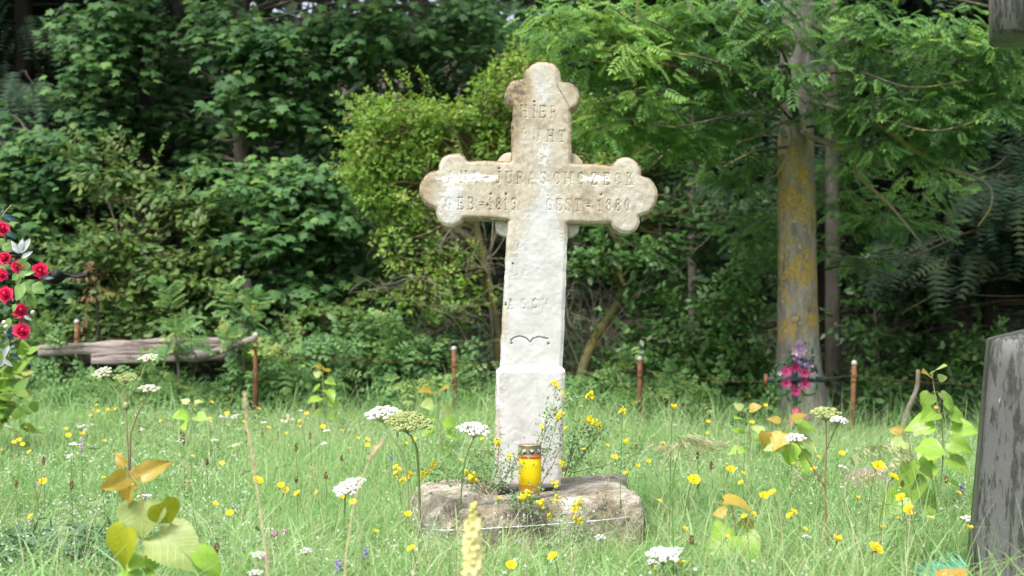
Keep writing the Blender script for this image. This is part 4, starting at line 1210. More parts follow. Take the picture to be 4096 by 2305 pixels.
    limb([P(1990, 160, d), P(1840, 190, dl - .6), P(1700, 170, dl - .9), P(1560, 120, dl - 1.0), P(1420, 95, dl - 1.0), P(1375, 78, dl - 1.0)], .022, .004, M_LIMB)
    limb([P(1990, 120, d), P(1800, 150, dl - .7), P(1640, 250, dl - .9), P(1500, 330, dl - .9)], .018, .004, M_LIMB)
    limb([P(1700, 170, dl - .9), P(1600, 60, dl - .9), P(1500, 0, dl - .9), P(1420, -30, dl - .9)], .012, .004, M_LIMB)
    limb([P(2030, 60, d), P(2200, 120, dl - .7), P(2380, 160, dl - .9), P(2560, 130, dl - .9)], .022, .006, M_LIMB)
    limb([P(2030, -50, d), P(2250, -30, dl - .7), P(2500, 20, dl - .9), P(2640, 60, dl - .9)], .02, .006, M_LIMB)
    limb([P(2060, 680, d + .2), P(2150, 670, dl), P(2290, 710, dl), P(2380, 735, dl), P(2560, 745, dl), P(2700, 720, dl)], .007, .004, M_DARKBARK)
    df = d - 1.35
    for pp in ([(1990, 300), (1900, 210), (1780, 150), (1640, 130), (1500, 125), (1375, 80)], [(1760, 150), (1640, 170), (1560, 160), (1470, 150)], [(1850, 240), (1720, 265), (1600, 230), (1500, 260)], [(1800, 160), (1740, 100), (1650, 60), (1560, 20)],
               [(1960, 300), (1850, 290), (1700, 320), (1580, 300), (1440, 345)], [(2020, 200), (2150, 180), (2290, 220), (2450, 200)], [(2030, 320), (2200, 300), (2350, 330), (2500, 290)], [(1980, 370), (1900, 380), (1820, 420)], [(1990, 190), (1960, 120), (1880, 60), (1830, -20)]):
        limb([P(x, y, df + .9 * max(0, 1 - k / 2)) for k, (x, y) in enumerate(pp)], .011, .003, M_LIMB, "twig")
    blobs = [(1400, 70, dl - 1.0, 60, 45, .2, 5), (1500, 60, dl - .9, 90, 60, .3, 10), (1560, 150, dl - .9, 100, 50, .3, 11), (1660, 60, dl - .7, 120, 70, .4, 16), (1730, 170, dl - .7, 110, 60, .4, 14),
             (1600, 260, dl - .8, 110, 40, .3, 9), (1520, 330, dl - .9, 60, 30, .25, 5), (1820, 60, dl - .5, 120, 80, .4, 14), (1840, 250, dl - .4, 90, 60, .4, 6), (1990, 70, dl - .7, 70, 60, .2, 5), (2000, 200, dl - .7, 60, 50, .2, 4), (1920, 40, dl - .5, 70, 60, .4, 4), (2050, 210, dl - .5, 60, 40, .3, 2),
             (2150, 80, dl - .6, 120, 90, .4, 11), (2180, 240, dl - .5, 110, 60, .4, 8), (2330, 120, dl - .7, 130, 90, .4, 13), (2350, 300, dl - .6, 120, 60, .35, 10), (2500, 130, dl - .8, 120, 80, .4, 14), (2510, 260, dl - .7, 90, 60, .3, 10),
             (2240, 370, dl - .4, 90, 30, .3, 6), (2120, 470, dl + .5, 60, 80, .3, 6), (2220, 570, dl + .6, 110, 60, .3, 6), (2420, 370, dl - .2, 110, 60, .3, 6), (2150, 620, dl + .8, 80, 60, .3, 4), (2330, 480, dl + .6, 100, 50, .3, 4), (1930, 640, dl + .9, 50, 60, .3, 5), (1800, 330, dl - .1, 110, 50, .4, 9), (1680, 340, dl - .3, 100, 40, .3, 8), (1880, 420, dl + .5, 80, 60, .3, 7), (1920, 540, dl + .7, 60, 60, .3, 5),
             (1800, -200, d, 420, 140, 1.2, 12, 1.8), (2300, -200, d, 420, 140, 1.2, 12, 1.8), (2000, -550, d, 600, 200, 1.6, 10, 2.4)]
    cs, sc = blob_centers(blobs); parts = []
    for ls in sorted(set(sc.tolist())):
        sel = cs[sc == ls]; k = int(21 / ls ** .6)
        pos, rot, scl = leaf_cloud(sel, .24 * ls * RNG.uniform(.7, 1.3, len(sel)), k, 'spray', .120 * ls, .35)
        tn = np.clip(RNG.normal(.45, .17, len(pos)) + np.repeat(RNG.normal(0, .15, len(sel)), k) + .30 * (pos[:, 0] < 1.25), 0, 1)  # left part of the crown tinted lighter to stand for sunlight
        parts.append((T_PINN, pos, rot, scl, tn))
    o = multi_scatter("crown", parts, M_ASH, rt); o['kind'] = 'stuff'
ash()

# thin stems behind it
def plain_trunk(px, d, w, label, top=-300, lean=0, mat=M_BARK, side=True):
    rt = root("slim_tree", label, "tree", tuple(G(px, d)))
    pts = [G(px, d), P(px + lean * .2, 850, d), P(px + lean * .5, 500, d), P(px + lean * .8, 200, d), P(px + lean, top, d)]
    mb = MB(); p = catmull(pts, 5); mb.tube(p, list(np.linspace(w, w * .7, len(p))), 9)
    mb.build("trunk", mat, rt)
    if side:
        mb = MB()
        for _ in range(14):
            t = RNG.uniform(.2, .95); q = p[int(t * (len(p) - 1))]
            e = q + np.array((RNG.normal(0, .5), RNG.normal(-.2, .25), RNG.uniform(-.15, .3)))
            mb.tube(catmull(wiggle(q, e, .05, 4, .1), 2), list(np.linspace(.010, .003, 9)), 5, False)
        o = mb.build("twigs", mat, rt); o["kind"] = "stuff"
plain_trunk(2096, 12.6, .075, "thin grey trunk just behind the lichen covered trunk", 0, -4)
plain_trunk(2065, 13.6, .05, "dark slim trunk showing beside the lichen covered trunk", 0, 10, M_DARKBARK)
plain_trunk(385, 15.2, .075, "dark trunk in the pale gap of the wood beside the spruce", -300, -25, M_DARKBARK)
plain_trunk(590, 16.0, .16, "broad dark trunk in the wood above the weathered beam", -300, 15, M_DARKBARK)
plain_trunk(475, 16.5, .10, "dark trunk half hidden by maple leaves in the wood", -300, -30, M_DARKBARK)
plain_trunk(1745, 14.2, .05, "slim grey trunk in the shade right of the stone cross", 0, -10)
plain_trunk(2480, 13.2, .06, "dark trunk in the shade above the dark monument", -200, 15, M_DARKBARK)

# spruces
def spruce(px, d, label, top_py, spread, n, dead=0, low=1000):
    base = G(px, d); top = P(px, top_py, d)
    rt = root("spruce_tree", label, "tree", tuple(base))
    mb = MB(); mb.tube([base, (base + top) / 2, top], [.13, .09, .03], 10); mb.build("trunk", M_DARKBARK, rt)
    pos = []; mb = MB()
    for _ in range(n):
        t = RNG.random() ** 0.8
        z = base[2] + .4 + t * (top[2] - base[2] - .4)
        a = RNG.uniform(0, 2 * math.pi); L = spread * (1 - .75 * t) * RNG.uniform(.6, 1.1)
        p0 = np.array((base[0], base[1], z)); e = p0 + np.array((math.cos(a) * L, math.sin(a) * L, -.18 * L))
        mb.tube(catmull(wiggle(p0, e, .06, 4, .03), 2), list(np.linspace(.018, .004, 9)), 5, False)
        if z < dead: continue
        for s in np.linspace(.2, 1, int(14 + L * 20)):
            pos.append(p0 + (e - p0) * s + np.array((RNG.normal(0, .12), RNG.normal(0, .12), RNG.normal(-.05, .05))))
    mb.build("branches", M_DARKBARK if not dead else M_TWIGDARK, rt)
    pos = np.array(pos); N = len(pos)
    out = pos - np.array((base[0], base[1], 0)); out[:, 2] = 0
    out /= np.linalg.norm(out, axis=1, keepdims=True) + 1e-6
    tip = out * .7 + np.array((0, 0, -.75)) + RNG.normal(0, .3, (N, 3)); nrm = out + np.array((0, 0, .6)) + RNG.normal(0, .3, (N, 3))
    o = scatter("crown", T_SPRUCE, pos, frames(tip, nrm), RNG.uniform(.24, .42, N), M_SPRUCE, rt); o['kind'] = 'stuff'
M_TWIGDARK = bark_mat("dead_spruce_twig", (0.05, 0.038, 0.028), (0.13, 0.10, 0.075), 30)
spruce(60, 15.4, "dark spruce in the upper corner behind the maples", -1400, 2.4, 210)
spruce(300, 17.6, "dark spruce between the slim trunks at the upper left", -1400, 2.3, 150)
spruce(520, 18.5, "dark spruce deep in the wood behind the maples", -1400, 2.2, 110)
spruce(2330, 14.0, "dark spruce with dead lower twigs behind the dark monument", -1300, 2.3, 190, 1.5)
spruce(2640, 13.0, "dark spruce with bare twigs at the edge above the dark monument", -1200, 2.1, 170, 1.3)
spruce(1600, 17.5, "dark spruce deep in the shade right of the stone cross", -1300, 2.2, 110)

# shaded hazels filling the depth of the wood
for i, (px, d, lab) in enumerate([(180, 16.8, "shaded hazel in the deep wood behind the bushy maple"), (830, 17.2, "shaded hazel in the deep wood above the low maple"), (1350, 16.4, "shaded hazel in the deep wood straight behind the stone cross"),
                                  (1820, 16.2, "shaded hazel in the deep wood left of the lichen covered trunk"), (2250, 17.0, "shaded hazel in the deep wood right of the lichen covered trunk"), (2650, 16.4, "shaded hazel in the deep wood behind the dark monument")]):
    tree("hazel_tree", lab, "tree", [G(px, d), P(px + 10, 600, d), P(px - 10, 200, d), P(px, -300, d)], [.07, .06, .05, .03],
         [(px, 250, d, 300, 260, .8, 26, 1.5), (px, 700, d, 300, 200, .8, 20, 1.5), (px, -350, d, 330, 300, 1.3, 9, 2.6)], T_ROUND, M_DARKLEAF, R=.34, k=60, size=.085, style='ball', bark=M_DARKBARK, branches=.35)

# far wood on the slope behind: one mass
def far_wood():
    N = 46000
    d = RNG.uniform(19.5, 27, N); px = RNG.uniform(-900, 3500, N); py = RNG.uniform(-900, 1000, N)
    pos = np.stack(((px - 1288) * d / F, d, EYE - (py - HOR) * d / F), 1)
    g = gz(pos[:, 0], pos[:, 1]); keep = (pos[:, 2] > g) & (fbm(pos, .45, 3) > .36)
    pos = pos[keep]; N = len(pos)
    u = RNG.normal(0, 1, (N, 3))
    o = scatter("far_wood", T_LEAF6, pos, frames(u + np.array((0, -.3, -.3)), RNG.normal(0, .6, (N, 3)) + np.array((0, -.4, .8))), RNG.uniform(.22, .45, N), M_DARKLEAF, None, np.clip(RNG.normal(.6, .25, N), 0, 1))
    tag(o, "dense shaded green wood on the slope far behind the trees", "wood", kind='stuff')
far_wood()

def forest_floor():
    N = 26000
    y = RNG.uniform(11.6, 19, N); x = RNG.uniform(-1, 1, N) * (y * .40 + .3)
    k = fbm(np.stack((x, y, np.full(N, 3.)), 1), 1.0, 3) > .40; x, y = x[k], y[k]; N = len(x)
    pos = np.stack((x, y, gz(x, y) + RNG.uniform(.02, .55, N) * fbm(np.stack((x, y, np.zeros(N)), 1), 1.3, 2) * 1.5), 1)
    u = RNG.normal(0, 1, (N, 3)); u[:, 2] *= .4
    o = scatter("forest_undergrowth", T_LEAF6, pos, frames(u, RNG.normal(0, .4, (N, 3)) + np.array((0, -.4, 1))), RNG.uniform(.05, .11, N), M_DARKLEAF, None, np.clip(RNG.normal(.6, .25, N), 0, 1))
    tag(o, "low leafy plants covering the shaded floor of the wood", "undergrowth", kind='stuff')
forest_floor()
# ------------------------------------------------------------------ undergrowth along the fence
def bush(label, px, py, d, rx, ry, n, tmpl=T_PINN7, mat=M_BRAMBLE, size=.12, R=.17, k=24, style='spray', name="bramble_bush", tb=.05, bark=None, sl=.2):
    g = G(px, d)
    return tree(name, label, "shrub", [g, (g + P(px, py, d)) / 2 + np.array((.03, 0, 0)), P(px, py, d)], [.014, .012, .006], [(px, py, d, rx, ry, .30, n)], tmpl, mat, R=R, k=k, size=size, style=style, bark=bark or M_TWIG, tbias=tb, branches=.7, brad=.005, shoots=max(4, n // 2), slen=sl)
bush("leafy bramble under the hanging end of the rose garland", 40, 930, 10.9, 70, 60, 9)
bush("leafy bramble below the near end of the weathered beam", 140, 985, 10.6, 80, 45, 9, sl=.07)
bush("leafy bramble growing against the middle of the weathered beam", 250, 985, 10.5, 75, 35, 8, sl=.07)
bush("leafy bramble beneath the pale umbels by the weathered beam", 360, 985, 10.5, 70, 40, 8, sl=.07)
bush("leafy bramble under the leaning pole of the weathered beam", 470, 985, 10.5, 70, 45, 9, sl=.07)
bush("leafy bramble around the rusty post at the beam's end", 590, 960, 10.45, 70, 50, 9, tb=.12)
bush("pale leafy bramble just right of the beam's end post", 720, 955, 10.6, 75, 60, 11, tb=.15)
bush("tall leafy bramble between the beam and the hawthorn", 860, 900, 10.9, 90, 80, 15, tb=.05)
bush("leafy bramble mound under the bare hawthorn twigs", 1060, 900, 10.9, 100, 70, 16, tb=.08)
bush("low leafy bramble beside the rusty post left of the stone cross", 1010, 985, 10.5, 80, 35, 8, tb=.1)
bush("low leafy bramble touching the stone cross shaft behind", 1190, 970, 10.8, 70, 50, 9)
bush("bushy elder sprouts over the brambles left of the hawthorn", 980, 830, 11.2, 90, 50, 11, T_OVAL, M_ELDER, .07, .19, 50, 'spray', "elder_sprout")
bush("elder sprouts under the low maple", 830, 810, 11.4, 80, 40, 8, T_OVAL, M_ELDER, .07, .19, 50, 'spray', "elder_sprout")
bush("small ash sapling standing in front of the weathered beam", 440, 850, 10.4, 30, 60, 4, T_PINN, M_BRAMBLE, .13, .12, 10, 'spray', "ash_sapling", .1)
bush("small ash sapling beside the leaning pole", 605, 835, 10.5, 26, 50, 4, T_PINN, M_BRAMBLE, .13, .12, 10, 'spray', "ash_sapling", .1)
bush("leafy undergrowth behind the weathered beam near the roses", 100, 840, 11.5, 110, 50, 12, T_OVAL, M_ELDER, .07, .2, 50, 'ball', "undergrowth_bush")
bush("leafy undergrowth behind the middle of the weathered beam", 380, 820, 11.6, 130, 30, 11, T_OVAL, M_ELDER, .07, .2, 50, 'ball', "undergrowth_bush")
bush("pale bramble right beside the stone cross near the leaning stem", 1480, 990, 10.8, 70, 50, 10, tb=.15)
bush("bramble at the foot of the rusty post right of the stone cross", 1570, 1010, 10.6, 70, 35, 8, tb=.1)
bush("bramble between the rusty post and the glossy bush", 1690, 1020, 10.6, 80, 35, 9, tb=.05)
bush("bramble in front of the glossy bush by the wreath", 1820, 1030, 10.5, 90, 30, 9, tb=.0)
bush("shaded sapling leaves at the foot of the post right of the wreath", 2200, 985, 10.9, 70, 60, 9, T_OVAL, M_GLOSS, .065, .18, 44, 'ball', "undergrowth_bush", .1)
bush("dim undergrowth between the wreath and the dark monument", 2330, 960, 11.6, 120, 70, 12, T_OVAL, M_GLOSS, .065, .2, 44, 'ball', "undergrowth_bush", -.1)
bush("dim undergrowth beside the dark monument", 2480, 920, 12.0, 110, 90, 12, T_OVAL, M_GLOSS, .065, .2, 44, 'ball', "undergrowth_bush", -.15)
bush("dim bush in the shade right of the lichen covered trunk", 2200, 780, 12.4, 110, 100, 13, T_OVAL, M_GLOSS, .07, .22, 40, 'spray', "undergrowth_bush", -.1)
bush("dim bush low in the shade behind the post right of the wreath", 2330, 840, 12.8, 120, 80, 11, T_OVAL, M_GLOSS, .07, .22, 40, 'spray', "undergrowth_bush", -.1)
bush("dark bush deep behind the leaning mossy stem", 1600, 900, 12.8, 130, 80, 14, T_OVAL, M_GLOSS, .07, .24, 44, 'spray', "undergrowth_bush", -.1)
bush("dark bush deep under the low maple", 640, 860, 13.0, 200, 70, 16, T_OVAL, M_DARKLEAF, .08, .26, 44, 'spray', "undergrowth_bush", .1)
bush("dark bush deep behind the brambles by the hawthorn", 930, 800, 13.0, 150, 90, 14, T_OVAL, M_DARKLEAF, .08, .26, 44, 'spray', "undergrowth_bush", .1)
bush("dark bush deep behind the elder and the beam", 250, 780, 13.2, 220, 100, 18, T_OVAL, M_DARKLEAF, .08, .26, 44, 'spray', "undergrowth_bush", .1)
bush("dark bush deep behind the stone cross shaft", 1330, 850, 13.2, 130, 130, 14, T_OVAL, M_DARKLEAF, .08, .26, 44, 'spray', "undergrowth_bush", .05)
bush("withered brown twig leaves hanging above the beam near the roses", 240, 720, 11.4, 40, 30, 3, T_LANCE, M_BROWNLEAF, .06, .14, 26, 'droop', "withered_branch", bark=M_DARKBARK)
bush("withered brown leaves among the brambles right of the beam", 735, 880, 10.9, 30, 30, 3, T_LANCE, M_BROWNLEAF, .05, .12, 22, 'droop', "withered_branch")
bush("bright leafy shrub at the picture's edge under the rose garland", -25, 1000, 7.6, 40, 75, 7, T_ROUND, M_LIME, .09, .13, 18, 'ball', "lime_sapling", .2)

# ------------------------------------------------------------------ rusty posts, wire, timber
M_RUST, nt_, b_ = nodes("rust")
co_ = objco(nt_)
nt_.links.new(ramp(nt_, noise(nt_, 30, 6, .65, co_), [(.3, (.075, .032, .016)), (.55, (.17, .070, .028)), (.75, (.26, .125, .06))]), b_.inputs['Base Color'])
b_.inputs['Roughness'].default_value = .85
M_OLDWIRE = plain('old_wire', (.085, .045, .028), .85, .2, .3, 60)
M_CAP = plain("zinc_cap", (.42, .40, .37), .5, .4, .15, 60)
POSTS = [(193, 812, 11.08, "rusty iron post standing behind the weathered beam", 0), (643, 846, 10.2, "rusty iron post at the end of the weathered beam", 0), (1142, 880, 10.4, "rusty iron post left of the stone cross", -3),
         (1610, 905, 10.2, "rusty iron post right of the stone cross", 2), (2149, 916, 10.0, "leaning rusty iron post right of the flower wreath", 8)]
tops = []
for px, py, d, lab, lean in POSTS:
    t = P(px, py, d); g = G(px - lean, d)
    rt = root("fence_post", lab, "fence post", tuple(g), "rusty fence posts along the wood")
    mb = MB(); mb.tube([g, (g + t) / 2, t], .0175, 12); mb.build("pipe", M_RUST, rt)
    mb = MB(); mb.lathe(t, [(.0, .026), (.010, .025), (.0175, .018), (.020, .008), (.020, -.004), (.0175, -.006)], 12); mb.build("cap", M_CAP, rt)
    for zz in (.12, .32):
        q = g + (t - g) * (1 - zz / np.linalg.norm(t - g)); mb = MB(); mb.tube([q - np.array((0, 0, .006)), q + np.array((0, 0, .006))], .021, 10); mb.build("wire_clip", M_RUST, rt)
    tops.append((g, t))
def fwire(a, b, label, sag):
    pts = [a + (b - a) * s - np.array((0, 0, sag * math.sin(math.pi * s))) for s in np.linspace(0, 1, 12)]
    mb = MB(); mb.tube(pts, .0024, 5); tag(mb.build("fence_wire", M_OLDWIRE), label, "wire", "rusty fence wires")
off = np.array((0, -.023, -.08))
fwire(tops[0][1] + off, tops[1][1] + off, "rusty wire running from the post behind the beam to its end post", .03)
fwire(tops[1][1] + off, tops[2][1] + off, "rusty wire from the beam's end post to the post left of the cross", .05)
fwire(tops[2][1] + off, tops[3][1] + off, "rusty wire passing behind the stone cross shaft", .04)
fwire(tops[3][1] + off, tops[4][1] + off, "rusty wire from the post right of the cross past the wreath", .06)
fwire(tops[4][1] + off, P(2640, 965, 10.0), "rusty wire from the leaning post towards the dark monument", .03)
# broken stick by the monument
mb = MB(); mb.tube(catmull([G(2255, 9.6), P(2282, 1040, 9.6), P(2306, 980, 9.6), P(2310, 930, 9.6)], 4), list(np.linspace(.022, .014, 13)), 8)
tag(mb.build("broken_stick", M_TWIG), "broken grey stick standing between leaning post and dark monument", "stick")

def timber(name, label, a, b, h, t, mat, seed):
    a = np.array(a); b = np.array(b); L = np.linalg.norm(b - a)
    u = (b - a) / L; w = np.cross(u, (0, 0, 1)); w /= np.linalg.norm(w); v = np.cross(w, u)
    n = 40; V = []; Fc = []; prof = [(-.5, -.4), (-.4, -.5), (.4, -.5), (.5, -.4), (.5, .1), (.47, .14), (.5, .18), (.5, .4), (.4, .5), (-.4, .5), (-.5, .4), (-.5, .18), (-.44, .14), (-.5, .1)]
    m = len(prof)
    for i in range(n + 1):
        for x, z in prof:
            V.append(a + u * L * i / n + w * x * t + v * z * h)
    V = np.array(V); q = V * np.array((3, 8, 14)) + seed
    nn = (fbm(q, 1, 4) - .5); V += w * (nn * .045)[:, None] + v * ((fbm(q + 9, 1, 4) - .5) * .055)[:, None]
    for i in range(n):
        for j in range(m): Fc.append((i * m + j, i * m + (j + 1) % m, (i + 1) * m + (j + 1) % m, (i + 1) * m + j))
    Fc.append(tuple(range(m - 1, -1, -1))); Fc.append(tuple(n * m + j for j in range(m)))
    o = mesh_obj(name, V, Fc, mat, None, False); tag(o, label, "timber")
m_, nt_, b_ = nodes("silver_timber")
co_ = objco(nt_, (.35, 1, 6)); oc_ = objco(nt_)
c_ = ramp(nt_, noise(nt_, 14, 6, .7, co_), [(.30, (.075, .055, .045)), (.48, (.25, .21, .195)), (.7, (.42, .37, .35))])
c_ = mix(nt_, math_n(nt_, 'MULTIPLY', step(nt_, noise(nt_, 5, 4, .6, oc_), .60, .68), .6), c_, (.14, .085, .055))
nt_.links.new(c_, b_.inputs['Base Color']); b_.inputs['Roughness'].default_value = .85
bump(nt_, b_, noise(nt_, 14, 6, .7, co_), .8, .02)
M_TIMBER = m_
timber("weathered_timber", "long grey weathered beam lying along the edge of the wood", P(105, 884, 11.0), P(600, 862, 10.8), .105, .12, M_TIMBER, 3)
timber("weathered_timber", "lower split grey plank under the long weathered beam", P(235, 905, 10.85), P(590, 889, 10.7), .085, .10, M_TIMBER, 31)
mb = MB(); mb.tube(catmull([P(488, 905, 10.45), P(560, 880, 10.42), P(642, 851, 10.1)], 4), [.028, .03, .029, .028, .027, .026, .025, .024, .022], 9)
tag(mb.build("leaning_pole", M_TIMBER), "short grey pole leaning from the beam up to the rusty post", "pole")

# ------------------------------------------------------------------ flowers made of cloth: petals
def patch(fn, nu=5, nv=4):
    V = [fn(i / nu, j / nv) for i in range(nu + 1) for j in range(nv + 1)]
    Fc = [(i * (nv + 1) + j, (i + 1) * (nv + 1) + j, (i + 1) * (nv + 1) + j + 1, i * (nv + 1) + j + 1) for i in range(nu) for j in range(nv)]
    return V, Fc
M_ROSE = plain("rose_cloth", (.82, .04, .15), .55, .35, .25, 30, transl=.22)
M_ROSELEAF = leaf_mat("cloth_leaf", [(0, (.10, .20, .05)), (.5, (.17, .30, .08)), (1, (.34, .40, .13))], .5, .2)
M_SILVER = plain("silver_cloth_leaf", (.36, .38, .40), .5, .4, .25, 40, transl=.12)
M_TEAL = plain("teal_cloth_leaf", (.035, .085, .095), .42, .5, .35, 40, transl=.08)
M_IRON = plain("black_iron", (.007, .007, .008), .55, .25, .4, 60, bmp=.4)
def petal_mesh(name, curl, mat, w=1.0):
    def fn(a, b):
        s = (b - .5) * 2
        wid = w * (math.sin(math.pi * (0.10 + .72 * a)) ** .8) * .62
        x = s * wid
        r = .10 + .42 * a ** .8 + .25 * max(0, a - .7) * (1 - curl)
        z = a * (1.0 - .30 * (1 - curl)) - max(0, a - .75) * .9 * (1 - curl)
        cup = -.28 * s * s * curl - .05 * s * s
        return (x, r + cup * .8 + .02 * math.sin(9 * s), z * .8 + .03 * math.cos(7 * s + a * 5))
    V, Fc = patch(fn, 6, 5)
    return make_mesh(name, V, Fc, mats=[mat], smooth=True)
PETALS = [petal_mesh("petal", c, M_ROSE, w) for c, w in ((1.0, .8), (.75, .95), (.25, 1.15))]
def rose(parent, px, py, d, rad, face=(0, -1, .1), seed=0):
    rg = random.Random(seed)
    c = P(px, py, d); z = np.array(face, float) + np.array((rg.uniform(-.4, .4), 0, rg.uniform(-.2, .4))); z /= np.linalg.norm(z)
    x = np.cross((0, 0, 1), z); x /= np.linalg.norm(x); y = np.cross(z, x); M0 = np.stack((x, y, z), 1)
    mb = MB(); mb.lathe((0, 0, 0), [(0, .80), (.07, .82), (.13, .70), (.17, .45), (.16, .15), (.0, -.05)], 10)
    me = make_mesh("rose", mb.V, mb.F, mats=[M_ROSE], smooth=True)
    s = rad * 1.18
    o = inst("rose", me, parent, c - z * s * .35, M0, s)
    k = 0
    for lay, (n, rs, hs) in enumerate(((4, .55, .95), (5, .85, .85), (6, 1.15, .62))):
        for j in range(n):
            a = 2 * math.pi * (j + rg.uniform(-.2, .2)) / n + lay * .5
            p = bpy.data.objects.new("petal", PETALS[lay]); COL.objects.link(p); p.parent = o
            p.matrix_basis = Matrix.Rotation(a, 4, 'Z') @ Matrix.Diagonal((rs, rs, hs * rg.uniform(.9, 1.1), 1))
    return o
def leafmesh(name, mat, right, fold=.2, droop=.25, serr=0, nv=1):
    """leaf with midrib, rows along its length; right: (half width, y)"""
    V = []; Fc = []; n = len(right)
    for i, (w, y) in enumerate(right):
        z = -droop * y * y
        for s in (-1, -.5, 0, .5, 1):
            ww = w * s
            yy = y + (serr * (1 if i % 2 else -1) if abs(s) == 1 else 0)
            V.append((ww, yy, z + fold * abs(ww) + .02 * math.sin(11 * y + 3 * s)))
    for i in range(n - 1):
        for j in range(4): Fc.append((i * 5 + j, i * 5 + j + 1, (i + 1) * 5 + j + 1, (i + 1) * 5 + j))
    return make_mesh(name, V, Fc, mats=[mat], smooth=True, attrs={'tint': [random.random() * .0 + .5] * len(V)})
def outl(f, n): return [(f(i / n), i / n) for i in range(n + 1)]
LM_ROSE = leafmesh("leaf", M_ROSELEAF, outl(lambda t: .42 * math.sin(math.pi * min(1, t ** .75)) + .004, 12), .15, .15, .012)
LM_LANCE = {m: leafmesh("leaf", m, outl(lambda t: .15 * math.sin(math.pi * t ** .85) + .004, 8), .35, .22) for m in (M_SILVER, M_TEAL)}
def leaf_at(parent, me, a, b, d, nrm=(0, -.8, .5), name="leaf", tip_dy=0.0, wid=1.0):
    A = P(a[0], a[1], d); B = P(b[0], b[1], d); B[1] += tip_dy
    L = np.linalg.norm(B - A)
    M0 = frames((B - A)[None], np.array(nrm, float)[None])[0]
    return inst(name, me, parent, A, M0, (L * wid, L, L))

